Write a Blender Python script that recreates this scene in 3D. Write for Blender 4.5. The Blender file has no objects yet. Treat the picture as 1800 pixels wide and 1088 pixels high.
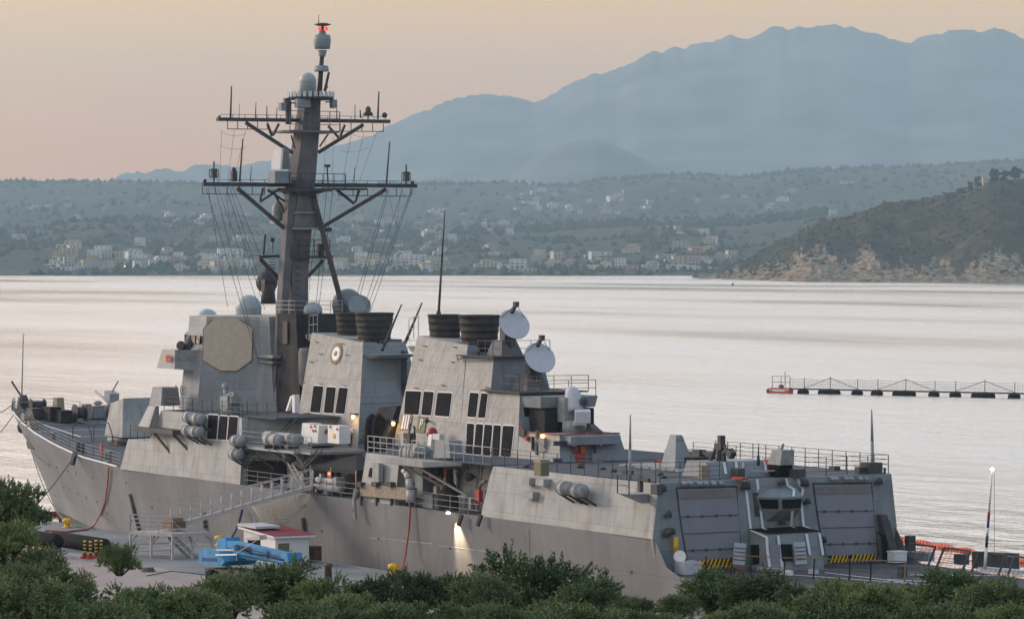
import bpy, math, random
from mathutils import Vector, Matrix, noise
V = Vector
R = math.radians
sc = bpy.context.scene
col = sc.collection
random.seed(7)

# ------------------------------------------------------------------ camera
CX, CY, CH, PHI, YH, FPX = 291.6, -116.6, 23.3, R(60.03), 451.8, 6031.0
cd = bpy.data.cameras.new('camera'); cam = bpy.data.objects.new('camera', cd); col.objects.link(cam)
cam.location = (CX, CY, CH); cam.rotation_euler = (R(90), 0, PHI)
cd.sensor_fit = 'HORIZONTAL'; cd.sensor_width = 36.0; cd.lens = 36.0*FPX/1800
cd.shift_y = -(544-YH)/1800; cd.clip_start = 1; cd.clip_end = 60000
sc.camera = cam
_r = V((math.cos(PHI), math.sin(PHI), 0)); _d = V((-math.sin(PHI), math.cos(PHI), 0)); _c = V((CX, CY, CH))
def _ray(u, v): return _d + _r*((u-900)/FPX) + V((0, 0, 1))*((YH-v)/FPX)
def at(u, v, Y=None, X=None, Z=None, D=None):      # a sight line met with a plane of the ship (or a range)
    k = _ray(u, v)
    if Y is not None: t = (Y-CY)/k.y
    elif X is not None: t = (X-CX)/k.x
    elif Z is not None: t = (Z-CH)/k.z
    else: t = D
    return _c + k*t

# ------------------------------------------------------------------ light
SUN = V((-0.82, -0.48, 0.30)).normalized()
sun_el = math.asin(SUN.z); sun_az = math.atan2(SUN.x, SUN.y)
w = bpy.data.worlds.new('World'); sc.world = w; w.use_nodes = True
def build_world():
    nt = w.node_tree; n = nt.nodes; l = nt.links; n.clear()
    out = n.new('ShaderNodeOutputWorld'); bg = n.new('ShaderNodeBackground'); bg.inputs[1].default_value = 1.0
    sky = n.new('ShaderNodeTexSky'); sky.sky_type = 'NISHITA'; sky.sun_disc = False
    sky.sun_elevation = sun_el; sky.sun_rotation = sun_az; sky.dust_density = 3.0
    g = n.new('ShaderNodeNewGeometry'); sep = n.new('ShaderNodeSeparateXYZ'); l.new(g.outputs['Incoming'], sep.inputs[0])
    tc = n.new('ShaderNodeTexCoord'); sep2 = n.new('ShaderNodeSeparateXYZ'); l.new(tc.outputs['Generated'], sep2.inputs[0])
    ramp = n.new('ShaderNodeValToRGB'); l.new(sep2.outputs['Z'], ramp.inputs[0])
    cr = ramp.color_ramp; cr.interpolation = 'EASE'
    pts = SKYRAMP
    cr.elements[0].position = pts[0][0]; cr.elements[0].color = (*pts[0][1], 1)
    cr.elements[1].position = pts[-1][0]; cr.elements[1].color = (*pts[-1][1], 1)
    for p, c in pts[1:-1]:
        e = cr.elements.new(p); e.color = (*c, 1)
    # broad warm glow round the low sun
    dt = n.new('ShaderNodeVectorMath'); dt.operation = 'DOT_PRODUCT'
    l.new(tc.outputs['Generated'], dt.inputs[0]); dt.inputs[1].default_value = (SUN.x, SUN.y, SUN.z)
    mr = n.new('ShaderNodeMapRange'); mr.inputs['From Min'].default_value = 0.45; mr.inputs['From Max'].default_value = 1.0; mr.interpolation_type = 'SMOOTHSTEP'
    l.new(dt.outputs['Value'], mr.inputs['Value'])
    glow = n.new('ShaderNodeMixRGB'); glow.blend_type = 'ADD'; l.new(mr.outputs[0], glow.inputs[0])
    l.new(ramp.outputs[0], glow.inputs[1]); glow.inputs[2].default_value = GLOW
    # darker, bluer sky away from it
    mb = n.new('ShaderNodeMapRange'); mb.inputs['From Min'].default_value = 0.12; mb.inputs['From Max'].default_value = -0.55; mb.interpolation_type = 'SMOOTHSTEP'
    l.new(dt.outputs['Value'], mb.inputs['Value'])
    dk = n.new('ShaderNodeMixRGB'); dk.blend_type = 'MULTIPLY'; l.new(mb.outputs[0], dk.inputs[0]); l.new(glow.outputs[0], dk.inputs[1]); dk.inputs[2].default_value = (0.45, 0.58, 0.74, 1)
    add = n.new('ShaderNodeMixRGB'); add.blend_type = 'ADD'; add.inputs[0].default_value = 0.012
    l.new(dk.outputs[0], add.inputs[1]); l.new(sky.outputs[0], add.inputs[2])
    l.new(add.outputs[0], bg.inputs[0]); l.new(bg.outputs[0], out.inputs[0])
SKYRAMP = [(0.0, (1.10, 0.36, 0.04)), (0.02, (1.36, 0.47, 0.03)), (0.075, (1.44, 0.73, 0.16)),
           (0.13, (1.70, 1.28, 0.98)), (0.28, (1.70, 1.48, 1.30)), (0.46, (0.90, 1.0, 1.10)), (1.0, (0.34, 0.48, 0.70))]
GLOW = (0.8, 0.52, 0.34, 1)
build_world()
sd = bpy.data.lights.new('sun', 'SUN'); sd.energy = 2.9; sd.angle = R(14); sd.color = (1.0, 0.83, 0.69)
so = bpy.data.objects.new('sun', sd); col.objects.link(so); so.rotation_euler = SUN.to_track_quat('Z', 'Y').to_euler()
sc.view_settings.view_transform = 'Standard'; sc.view_settings.look = 'None'; sc.view_settings.gamma = 1.0
sc.view_settings.exposure = 0.0
sc.cycles.volume_bounces = 0
sc.cycles.max_bounces = 6
HAZE_D, HAZE_C = 8.8e-5, (0.60, 0.845, 1.0)

# ------------------------------------------------------------------ materials
def mat(name, c, rough=0.6, var=0.15, scale=2.0, metal=0.0, bump=0.0, bscale=8.0, streak=0.0, plates=None, emit=None, c2=None, spec=0.22, stretch=None, slabs=None):
    m = bpy.data.materials.new(name); m.use_nodes = True; nt = m.node_tree; n = nt.nodes; l = nt.links
    b = n['Principled BSDF']; b.inputs['Roughness'].default_value = rough; b.inputs['Metallic'].default_value = metal
    b.inputs['Specular IOR Level'].default_value = spec
    tc = n.new('ShaderNodeTexCoord'); src = tc.outputs['Object']
    if stretch:
        mp = n.new('ShaderNodeMapping'); mp.inputs['Scale'].default_value = stretch; l.new(src, mp.inputs[0]); src = mp.outputs[0]
    nz = n.new('ShaderNodeTexNoise'); nz.inputs['Scale'].default_value = scale; nz.inputs['Detail'].default_value = 6; l.new(src, nz.inputs[0])
    mr = n.new('ShaderNodeMapRange'); mr.inputs['From Min'].default_value = 0.3; mr.inputs['From Max'].default_value = 0.7; l.new(nz.outputs[0], mr.inputs[0])
    mx = n.new('ShaderNodeMixRGB'); l.new(mr.outputs[0], mx.inputs[0])
    a = c2 if c2 else tuple(x*(1-var) for x in c)
    mx.inputs[1].default_value = (*a, 1); mx.inputs[2].default_value = (*[x*(1+var) if not c2 else x for x in c], 1)
    cur = mx.outputs[0]
    if streak:
        mp = n.new('ShaderNodeMapping'); mp.inputs['Scale'].default_value = (1.6, 1.6, 0.16); l.new(tc.outputs['Object'], mp.inputs[0])
        n2 = n.new('ShaderNodeTexNoise'); n2.inputs['Scale'].default_value = 1.3; n2.inputs['Detail'].default_value = 5; l.new(mp.outputs[0], n2.inputs[0])
        r2 = n.new('ShaderNodeMapRange'); r2.inputs['From Min'].default_value = 0.52; r2.inputs['From Max'].default_value = 0.75; l.new(n2.outputs[0], r2.inputs[0])
        m2 = n.new('ShaderNodeMath'); m2.operation = 'MULTIPLY'; m2.inputs[1].default_value = streak; l.new(r2.outputs[0], m2.inputs[0])
        x2 = n.new('ShaderNodeMixRGB'); l.new(m2.outputs[0], x2.inputs[0]); l.new(cur, x2.inputs[1]); x2.inputs[2].default_value = (0.15, 0.105, 0.075, 1); cur = x2.outputs[0]
    hb = None
    if plates:                                  # welded plate seams: fine grooves and slight tone per plate
        bt = n.new('ShaderNodeTexBrick'); mp = n.new('ShaderNodeMapping'); mp.inputs['Rotation'].default_value = (R(90) if not slabs else 0, 0, 0 if not slabs else .06)
        l.new(tc.outputs['Object'], mp.inputs[0]); l.new(mp.outputs[0], bt.inputs[0])
        bt.inputs['Scale'].default_value = 1.0; bt.inputs['Brick Width'].default_value = plates[0]; bt.inputs['Row Height'].default_value = plates[1]
        bt.inputs['Mortar Size'].default_value = 0.02; bt.inputs['Color1'].default_value = (1, 1, 1, 1); bt.inputs['Color2'].default_value = (0.87, 0.87, 0.88, 1); bt.inputs['Mortar'].default_value = (0.72, 0.71, 0.70, 1)
        x3 = n.new('ShaderNodeMixRGB'); x3.blend_type = 'MULTIPLY'; x3.inputs[0].default_value = 1; l.new(cur, x3.inputs[1]); l.new(bt.outputs['Color'], x3.inputs[2]); cur = x3.outputs[0]
    l.new(cur, b.inputs['Base Color'])
    if bump:
        n3 = n.new('ShaderNodeTexNoise'); n3.inputs['Scale'].default_value = bscale; n3.inputs['Detail'].default_value = 4; l.new(src, n3.inputs[0])
        bp = n.new('ShaderNodeBump'); bp.inputs['Strength'].default_value = bump; bp.inputs['Distance'].default_value = 0.1; l.new(n3.outputs[0], bp.inputs['Height']); l.new(bp.outputs[0], b.inputs['Normal'])
    if emit:
        b.inputs['Emission Color'].default_value = (*emit[0], 1); b.inputs['Emission Strength'].default_value = emit[1]
    return m
M = {}
M['grey'] = mat('haze_grey_paint', (0.355, 0.36, 0.355), 0.62, 0.13, 0.6, bump=0.5, bscale=1.1, streak=0.45, plates=(2.4, 1.2))
M['funnelgrey'] = mat('buckled_grey_plate', (0.33, 0.33, 0.318), 0.62, 0.12, 1.0, bump=1.0, bscale=1.7, stretch=(1.5, 1.5, .8), streak=0.22, plates=(2.4, 1.2))
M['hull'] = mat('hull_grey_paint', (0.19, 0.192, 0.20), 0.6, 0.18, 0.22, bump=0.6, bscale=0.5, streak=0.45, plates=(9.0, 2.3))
M['boot'] = mat('black_boot_topping', (0.045, 0.043, 0.04), 0.6, 0.4, 1.5)
M['grey2'] = mat('grey_fittings', (0.27, 0.28, 0.285), 0.6, 0.2, 2.0, bump=0.2)
M['mast'] = mat('sooty_mast_grey', (0.15, 0.145, 0.15), 0.7, 0.22, 0.8, streak=0.1, spec=.1)
M['mastdark'] = mat('dark_mast_steel', (0.07, 0.068, 0.07), 0.65, 0.3, 1.5)
M['deck'] = mat('non_skid_deck', (0.085, 0.095, 0.115), 0.85, 0.3, 0.5, bump=0.4, bscale=30)
M['deck2'] = mat('worn_flight_deck', (0.09, 0.088, 0.095), 0.85, 0.35, 0.7, bump=0.4, bscale=30)
M['black'] = mat('black_rubber', (0.014, 0.014, 0.016), 0.8, 0.4, 2.0, bump=0.2, spec=0.06)
M['doorhead'] = mat('door_head_steel', (0.22, 0.19, 0.185), 0.7, 0.12, 1.2)
M['soot'] = mat('sooted_exhaust_steel', (0.048, 0.044, 0.043), 0.8, 0.35, 1.5, bump=0.3)
M['soot2'] = mat('sooted_exhaust_brown', (0.12, 0.105, 0.10), 0.7, 0.35, 1.5, bump=0.3)
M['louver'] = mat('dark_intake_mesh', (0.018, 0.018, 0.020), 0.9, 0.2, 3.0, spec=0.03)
M['white'] = mat('white_paint', (0.72, 0.72, 0.71), 0.5, 0.06, 2.0)
M['dome'] = mat('radome_skin', (0.36, 0.41, 0.42), 0.45, 0.05, 1.0)
M['spy'] = mat('array_panel', (0.46, 0.385, 0.31), 0.7, 0.08, 3.0)
M['dish'] = mat('dish_face', (0.50, 0.50, 0.53), 0.5, 0.06, 2.0)
M['teal'] = mat('shade_tinted_grey_paint', (0.25, 0.275, 0.29), 0.6, 0.14, 0.6, bump=0.4, bscale=1.0, streak=0.35, plates=(2.4, 1.2))  # ship's grey with the cool shade of the aft faces mixed into its colour
M['red'] = mat('red_paint', (0.36, 0.045, 0.035), 0.5, 0.1)
M['orange'] = mat('orange_boom', (0.50, 0.10, 0.045), 0.6, 0.25, 1.2)
M['yellow'] = mat('yellow_paint', (0.70, 0.40, 0.03), 0.5, 0.12)
M['blue'] = mat('sky_blue_paint', (0.035, 0.23, 0.45), 0.45, 0.22, 1.3, bump=.2, streak=.3)
M['navy'] = mat('blue_hose', (0.03, 0.05, 0.16), 0.6, 0.1)
M['door'] = mat('hangar_shutter', (0.25, 0.25, 0.28), 0.7, 0.06, 1.2, bump=0.2)
M['rust'] = mat('rusted_steel', (0.20, 0.14, 0.10), 0.8, 0.35, 3.0)
M['galv'] = mat('galvanised_steel', (0.40, 0.38, 0.37), 0.55, 0.12, 3.0)
M['rope'] = mat('mooring_rope', (0.22, 0.19, 0.16), 0.9, 0.3, 5.0)
M['near_black'] = mat('near_black_paint', (0.045, 0.044, 0.047), 0.8, 0.35, 1.0, spec=.08)
M['wire'] = mat('rigging_wire', (0.06, 0.06, 0.065), 0.7, 0.1)
M['net'] = mat('knotted_net', (0.36, 0.34, 0.29), 0.9, 0.2, 6.0)
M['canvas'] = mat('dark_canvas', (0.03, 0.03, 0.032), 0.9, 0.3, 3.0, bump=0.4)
M['tarp'] = mat('tan_canvas_cover', (0.30, 0.25, 0.19), 0.9, 0.15, 3.0, bump=0.5, bscale=6)
M['wood'] = mat('brown_ply', (0.14, 0.08, 0.05), 0.8, 0.3, 3.0)
M['olive'] = mat('olive_drab', (0.17, 0.16, 0.10), 0.7, 0.15)
M['glass'] = mat('dark_glass', (0.012, 0.013, 0.016), 0.2, 0.1)
M['lamp'] = mat('lit_deck_lamp', (0.9, 0.6, 0.2), 0.5, 0.1, emit=((1.0, 0.55, 0.14), 7.0))
M['redlamp'] = mat('red_mast_lamp', (0.8, 0.05, 0.03), 0.5, 0.1, emit=((1.0, 0.09, 0.05), 1.2))
M['whitelamp'] = mat('white_lamp', (0.9, 0.9, 0.85), 0.5, 0.05, emit=((1.0, 0.9, 0.72), 9.0))

# ------------------------------------------------------------------ mesh helpers
class MB:
    def __init__(s): s.v = []; s.f = []; s.m = []; s.mi = 0; s.sm = []; s.smooth = False
    def face(s, idx): s.f.append(idx); s.m.append(s.mi); s.sm.append(s.smooth)
    def pts(s, ps):
        k = len(s.v); s.v += [tuple(p) for p in ps]; return k
    def poly(s, ps):
        k = s.pts(ps); s.face(tuple(range(k, k+len(ps)))); return s
    def hexa(s, p):          # bottom 0-3, top 4-7
        k = s.pts(p)
        for q in ((3, 2, 1, 0), (4, 5, 6, 7), (0, 1, 5, 4), (1, 2, 6, 5), (2, 3, 7, 6), (3, 0, 4, 7)): s.face(tuple(k+i for i in q))
        return s
    def box(s, x0, x1, y0, y1, z0, z1):
        return s.hexa([(x0, y0, z0), (x1, y0, z0), (x1, y1, z0), (x0, y1, z0), (x0, y0, z1), (x1, y0, z1), (x1, y1, z1), (x0, y1, z1)])
    def cbox(s, c, sx, sy, sz, rz=0, rx=0, ry=0):
        mt = Matrix.Translation(c) @ Matrix.Rotation(rz, 4, 'Z') @ Matrix.Rotation(ry, 4, 'Y') @ Matrix.Rotation(rx, 4, 'X')
        return s.hexa([mt @ V((a*sx/2, b*sy/2, c_*sz/2)) for c_ in (-1, 1) for a, b in ((-1, -1), (1, -1), (1, 1), (-1, 1))])
    def prism(s, poly, off):
        k = s.pts(poly); n = len(poly); k2 = s.pts([V(p)+V(off) for p in poly])
        s.face(tuple(range(k+n-1, k-1, -1))); s.face(tuple(range(k2, k2+n)))
        for i in range(n): s.face((k+i, k+(i+1) % n, k2+(i+1) % n, k2+i))
        return s
    def loft(s, a, b):
        n = len(a); k = s.pts(a); k2 = s.pts(b)
        s.face(tuple(range(k+n-1, k-1, -1))); s.face(tuple(range(k2, k2+n)))
        for i in range(n): s.face((k+i, k+(i+1) % n, k2+(i+1) % n, k2+i))
        return s
    def tube(s, p0, p1, r0, r1=None, n=6, cap=True):
        p0 = V(p0); p1 = V(p1); r1 = r0 if r1 is None else r1; d = p1-p0
        if d.length < 1e-6: return s
        q = d.to_track_quat('Z', 'Y'); o = [q @ V((math.cos(2*math.pi*i/n), math.sin(2*math.pi*i/n), 0)) for i in range(n)]
        k = s.pts([p0+x*r0 for x in o]); k2 = s.pts([p1+x*r1 for x in o])
        sm = s.smooth; s.smooth = n > 7
        for i in range(n): s.face((k+i, k+(i+1) % n, k2+(i+1) % n, k2+i))
        s.smooth = sm
        if cap: s.face(tuple(range(k+n-1, k-1, -1))); s.face(tuple(range(k2, k2+n)))
        return s
    def path(s, ps, r, n=5):
        for a, b in zip(ps, ps[1:]): s.tube(a, b, r, r, n)
        return s
    def bar(s, p0, p1, w_, h_, up=(0, 0, 1)):
        p0 = V(p0); p1 = V(p1); d = (p1-p0).normalized(); sd_ = d.cross(V(up))
        if sd_.length < 1e-4: sd_ = d.cross(V((1, 0, 0)))
        sd_.normalize(); u_ = sd_.cross(d)
        o = [sd_*a*w_/2+u_*b*h_/2 for a, b in ((-1, -1), (1, -1), (1, 1), (-1, 1))]
        return s.hexa([p0+x for x in o]+[p1+x for x in o])
    def lathe(s, c, prof, n=20, axis=(0, 0, 1)):      # prof = [(r, h)...]
        c = V(c); q = V(axis).to_track_quat('Z', 'Y'); k = None; sm = s.smooth; s.smooth = True
        rings = []
        for r_, h in prof:
            rings.append(s.pts([c+q @ V((r_*math.cos(2*math.pi*i/n), r_*math.sin(2*math.pi*i/n), h)) for i in range(n)]))
        for a, b in zip(rings, rings[1:]):
            for i in range(n): s.face((a+i, a+(i+1) % n, b+(i+1) % n, b+i))
        s.smooth = False
        s.face(tuple(rings[0]+i for i in range(n-1, -1, -1))); s.face(tuple(rings[-1]+i for i in range(n)))
        s.smooth = sm; return s
    def ball(s, c, r, n=14, sx=1, sy=1, sz=1, z0=-1.0):
        pr = [(0.01, z0)] if z0 == -1.0 else []
        m_ = max(5, n//2); a0 = math.asin(max(-1, z0)); P_ = []
        for i in range(m_+1):
            a = a0+(math.pi/2-a0)*i/m_; P_.append((max(0.01, math.cos(a))*r, math.sin(a)*r*sz))
        return s.lathe(c, P_, n)
    def build(s, name, m, parent=None, mats=None):
        me = bpy.data.meshes.new(name); me.from_pydata(s.v, [], s.f)
        for mm in (mats or [m]): me.materials.append(M[mm] if isinstance(mm, str) else mm)
        me.polygons.foreach_set('use_smooth', s.sm); me.polygons.foreach_set('material_index', s.m); me.update()
        o = bpy.data.objects.new(name, me); col.objects.link(o)
        if parent: o.parent = parent
        return o
def tag(o, label, cat, group=None, kind=None):
    if label: o['label'] = label
    if cat: o['category'] = cat
    if group: o['group'] = group
    if kind: o['kind'] = kind
    return o
def structure(o): o['kind'] = 'structure'; return o
def empty(name, loc, rz=0):
    o = bpy.data.objects.new(name, None); o.location = loc; o.rotation_euler = (0, 0, rz); col.objects.link(o); return o
KIDS = {}
def copy_tree(o, parent=None, allo=None):
    c = o.copy(); col.objects.link(c); c.parent = parent
    for ch in list(o.children): copy_tree(ch, c)
    return c
def lerp(a, b, t): return a+(b-a)*t
def table(t, x):
    if x <= t[0][0]: return t[0][1]
    for (x0, y0), (x1, y1) in zip(t, t[1:]):
        if x <= x1: return lerp(y0, y1, (x-x0)/(x1-x0))
    return t[-1][1]
def cable(mb, p0, p1, sag, r, n=10, k=4):
    p0 = V(p0); p1 = V(p1)
    ps = [p0.lerp(p1, i/n)-V((0, 0, sag*4*(i/n)*(1-i/n))) for i in range(n+1)]
    mb.path(ps, r, k)
def rail(mb, ps, h=1.05, step=1.5, wires=3, r=0.022, rp=0.03, lean=V((0, 0, 0))):
    ps = [V(p) for p in ps]
    for a, b in zip(ps, ps[1:]):
        L = (b-a).length; n = max(1, round(L/step))
        for i in range(n+1):
            q = a.lerp(b, i/n); mb.tube(q, q+V((0, 0, h))+lean, rp, rp, 4)
        for k in range(wires):
            f = (k+1)/wires; mb.tube(a+(V((0, 0, h))+lean)*f, b+(V((0, 0, h))+lean)*f, r, r, 3, False)
def rrect(w_, h_, r_, n=3):
    o = []
    for cx, cy, a0 in ((w_/2-r_, h_/2-r_, 0), (-w_/2+r_, h_/2-r_, 90), (-w_/2+r_, -h_/2+r_, 180), (w_/2-r_, -h_/2+r_, 270)):
        for i in range(n+1):
            a = R(a0+90*i/n); o.append((cx+r_*math.cos(a), cy+r_*math.sin(a)))
    return o

# ------------------------------------------------------------------ the warship
ship = empty('warship', (60, 0, 0))
tag(ship, 'grey naval destroyer with tall tripod mast moored along the quay', 'warship')
# children keep world coordinates: the empty sits at the waterline amidships
def S(mb, name, m, parent=None, label=None, mats=None):
    o = mb.build(name, m, parent or ship, mats)
    if parent is None: o.location = (-60, 0, 0)
    if label: o['label'] = label
    return o
HB = [(0, .15), (3, 1.6), (7, 3.0), (12, 4.5), (18, 5.9), (25, 7.1), (33, 8.1), (44, 8.8), (60, 9.0), (104, 9.0), (121, 8.75), (135, 8.5), (155, 7.8)]
HW = [(0, 0), (8, 1.2), (16, 2.6), (26, 4.5), (36, 6.1), (46, 7.5), (60, 8.3), (100, 8.6), (121, 8.2), (140, 7.6), (155, 6.8)]
HZ = [(0, 9.6), (7, 9.3), (12, 8.9), (18, 8.35), (25, 7.75), (33, 7.15), (44, 6.75), (60, 6.75), (121.25, 6.8), (121.3, 6.8), (122.6, 5.2), (124, 4.75), (155, 4.5)]
STEM = [(-1.5, 10.8), (0, 9.5), (1.2, 8.25), (3.1, 6.25), (5.3, 3.6), (8.2, .3), (9.6, -.75)]
def hull_pt(s, z):
    zd = table(HZ, s); h = max(0, z/zd); p = 1.0+0.9*max(0, 1-s/45.0)
    y = lerp(table(HW, s), table(HB, s), h**p)
    if z < 0: y = table(HW, s)*(1+z*0.03)
    if s > 119: y -= 0.0
    k = max(0, 1-s/45.0)
    return table(STEM, z)*k + s, y
mb = MB(); mb.smooth = True
SS = [i*0.75 for i in range(0, 13)]+[10+i*2 for i in range(56)]+[121.25]+[121.6, 122.1, 122.6, 124]+[126+i*3 for i in range(10)]+[155]
SS = sorted(set(SS)); NZ = 12
for side in (-1, 1):
    g = []
    for s in SS:
        zd = table(HZ, s); row = []
        for j in range(NZ+1):
            z = -1.5+(zd+1.5)*j/NZ; x, y = hull_pt(s, z); row.append((x, side*y, z))
        g.append(mb.pts(row))
    for a, b in zip(g, g[1:]):
        for j in range(NZ):
            f = (a+j, b+j, b+j+1, a+j+1); mb.face(f if side < 0 else f[::-1])
mb.smooth = False
mb.poly([(155, -7.8, 4.5), (155, -6.8, -1.5), (155, 6.8, -1.5), (155, 7.8, 4.5)])
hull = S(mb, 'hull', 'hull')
def deck_strip(mb, s0, s1, inset=0.0, dz=0.0, n=24):
    pr = None
    for i in range(n+1):
        s = lerp(s0, s1, i/n); z = table(HZ, s); x, y = hull_pt(s, z); y = max(0.02, y-inset)
        k = mb.pts([(x, -y, z+dz), (x, y, z+dz)])
        if pr is not None: mb.face((pr, k, k+1, pr+1))
        pr = k
mb = MB(); deck_strip(mb, 0, 121.2, 0.03, -0.02, 60); S(mb, 'main_deck', 'deck')
mb = MB(); pr = None
for i in range(31):
    x = lerp(121.0, 155, i/30); z = lerp(4.75, 4.5, i/30)-.02; y = hull_pt(x, z)[1]-.03
    if x < 122: y = 8.0
    k = mb.pts([(x, -y, z), (x, y, z)])
    if pr is not None: mb.face((pr, k, k+1, pr+1))
    pr = k
fdeck = S(mb, 'flight_deck', 'deck2')
# black boot topping just above the water
mb = MB()
for side in (-1, 1):
    pr = None
    for s in [i*2.0 for i in range(78)]:
        top = 0.55+0.35*max(0, 1-s/25)
        (x0, y0), (x1, y1) = hull_pt(s, -.4), hull_pt(s, top)
        k = mb.pts([(x0-.01, side*(y0+.02), -.4), (x1-.01, side*(y1+.02), top)])
        if pr is not None: mb.face((pr, k, k+1, pr+1) if side < 0 else (pr+1, k+1, k, pr))
        pr = k
S(mb, 'boot_topping', 'boot', hull)
# light strip along the deck edge, stem bulwark, small openings and scuttles of the bow
mb = MB()
for side in (-1, 1):
    for a, b in zip(SS, SS[1:]):
        if b < 43:
            za, zb = table(HZ, a), table(HZ, b); (xa, ya), (xb, yb) = hull_pt(a, za), hull_pt(b, zb)
            mb.bar((xa, side*(ya-.03), za+.02), (xb, side*(yb-.03), zb+.02), 0.10, 0.10)
S(mb, 'gunwale', 'white', hull)
mb = MB()
for side in (-1, 1):
    pr = None
    for i in range(9):
        s = i*0.45; z = table(HZ, s); x, y = hull_pt(s, z); hh = 0.95*(1-i/8)**.7+.05
        k = mb.pts([(x-.1*(1-i/8), side*(y+.02), z-.02), (x-.25*(1-i/8), side*(y+.10), z+hh)])
        if pr is not None: mb.face((pr, k, k+1, pr+1))
        pr = k
S(mb, 'bow_bulwark', 'grey2', hull)
mb = MB()
for (s0, s1, z0, z1, n) in ((2.5, 6.5, 7.4, 7.2, 5), (4, 11, 5.9, 5.2, 7), (8, 30, 3.6, 3.4, 6), (12, 44, 5.4, 5.6, 7), (34, 60, 2.6, 2.4, 4), (48, 118, 4.0, 4.6, 8)):
    for i in range(n):
        s = lerp(s0, s1, (i+random.uniform(-.15, .15))/max(1, n-1)); z = lerp(z0, z1, i/max(1, n-1)); x, y = hull_pt(max(.2, s), z)
        mb.cbox((x, -y-.01, z), .16, .06, .16)
S(mb, 'overboard_outlet', 'mastdark', hull)
def hull_side(u, v, off=.05):      # point on the port shell under a sight line
    Y = -8.8
    for _ in range(30):
        p = at(u, v, Y=Y)
        s = p.x
        for _ in range(8): s = p.x-table(STEM, p.z)*max(0, 1-s/45.0)
        Y = -hull_pt(max(0, s), p.z)[1]
    p = at(u, v, Y=Y-off); return p
# dark vertical exhaust / discharge pipes down the side
for (u0, v0, u1, v1) in ((228, 868, 246, 935), (532, 910, 537, 945), (358, 900, 362, 930)):
    mb = MB(); mb.tube(hull_side(u0, v0, .1), hull_side(u1, v1, .1), .16, .16, 8); S(mb, 'discharge_pipe', 'mastdark', hull)
mb = MB()
for a, b in (((770, 958), (900, 974)), ((930, 930), (932, 1000)), ((650, 945), (760, 955))):
    mb.bar(hull_side(*a, .0), hull_side(*b, .0), .05, .06)
S(mb, 'plate_seam', 'grey2', hull)
# anchor at the stem and anchor in its pipe
mb = MB(); p = at(38, 738, Y=-.6); mb.lathe(p-V((0, 0, 1.2)), [(.05, 0), (.32, .15), (.42, .6), (.25, 1.2), (.12, 1.5)], 10); mb.bar(p+V((0, 0, -.6)), p+V((.2, .1, .6)), .22, .22)
S(mb, 'anchor', 'mastdark')
mb = MB(); p = at(59, 773, Y=-1.7)
mb.bar(p+V((0, 0, .9)), p-V((0, 0, .5)), .3, .3); mb.prism([p+V((-1.0, -.3, -.3)), p+V((-.6, -.3, -.8)), p+V((.7, -.3, -.8)), p+V((1.0, -.3, -.2)), p+V((.4, -.3, .1)), p+V((-.4, -.3, .1))], (0, .5, 0))
S(mb, 'anchor', 'mastdark')

def tw(z, top=17.5, y0=1.65, k=0.2): return y0+k*(top-z)     # half breadth of the sloping funnel casing
def onwall(u, v, half):          # point of a sloping port wall
    Y = -3
    for _ in range(30): Y = -half(at(u, v, Y=Y).z)
    return at(u, v, Y=Y)
sideh = lambda z: 8.92-0.11*(z-6.8)
# ---- deckhouse flush with the ship's side (forward)
def flush(mb, zs, xs0, xs1, half, y_in=None):
    """ring loft of a symmetric block: for each z the x0, x1 and half breadth"""
    prev = None
    for z, x0, x1 in zip(zs, xs0, xs1):
        h = half(z); ring = [(x0, -h, z), (x1, -h, z), (x1, h, z), (x0, h, z)]
        if prev: mb.loft(prev, ring)
        prev = ring
ZR = 11.55
mb = MB()
mb.loft([(43.4, -8.92, 6.7), (65.2, -8.92, 6.7), (65.2, 8.92, 6.7), (43.4, 8.92, 6.7)], [(44.4, -sideh(9.1), 9.1), (65.0, -sideh(9.1), 9.1), (65.0, sideh(9.1), 9.1), (44.4, sideh(9.1), 9.1)])
mb.loft([(48.4, -sideh(9.1), 9.102), (64.998, -sideh(9.1), 9.102), (64.998, sideh(9.1), 9.102), (48.4, sideh(9.1), 9.102)], [(50.1, -sideh(ZR), ZR), (64.4, -sideh(ZR), ZR), (64.4, sideh(ZR), ZR), (50.1, sideh(ZR), ZR)])
dh = S(mb, 'forward_deckhouse', 'grey')
def panel_on(parent, corners_uv, half, m='louver', name='intake_louver', frame='white', r=.12, off=.05, fr=.10):
    """rounded intake panel lying on a sloping port wall, given by its corners TL, TR, BR, BL"""
    c = [onwall(u, v, half) for u, v in corners_uv]
    w_ = ((c[1]-c[0]).length+(c[2]-c[3]).length)/2; h_ = ((c[3]-c[0]).length+(c[2]-c[1]).length)/2
    mb = MB()
    def grid(a, b): return c[3].lerp(c[2], a).lerp(c[0].lerp(c[1], a), b)
    ou = V((0, -1, 0.15)).normalized()
    for (gw, o, t) in (((w_+fr*2), off*.5, 0), (w_, off, 1)):
        rr = rrect(gw, h_+(gw-w_), r+(gw-w_)/2)
        ps = [grid(.5+x/w_, .5+y/h_) for x, y in rr]
        mb.mi = t; mb.prism([p+ou*o for p in ps], -ou*(o+.02))
    # fine louvre bars
    mb.mi = 2
    for i in range(1, 12): mb.bar(grid(.06, i/12)+ou*(off+.012), grid(.94, i/12)+ou*(off+.012), .035, .03)
    return S(mb, name, None, parent, mats=[frame, m, 'near_black'])
UP = [[(367, 729), (384, 730), (381, 772), (365, 771)], [(387, 731), (401, 732), (398, 773), (383, 772)], [(404, 732), (419, 733), (416, 774), (400, 773)]]
for c in UP: panel_on(dh, c, lambda z: sideh(z)+.02, frame='dish')
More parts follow.
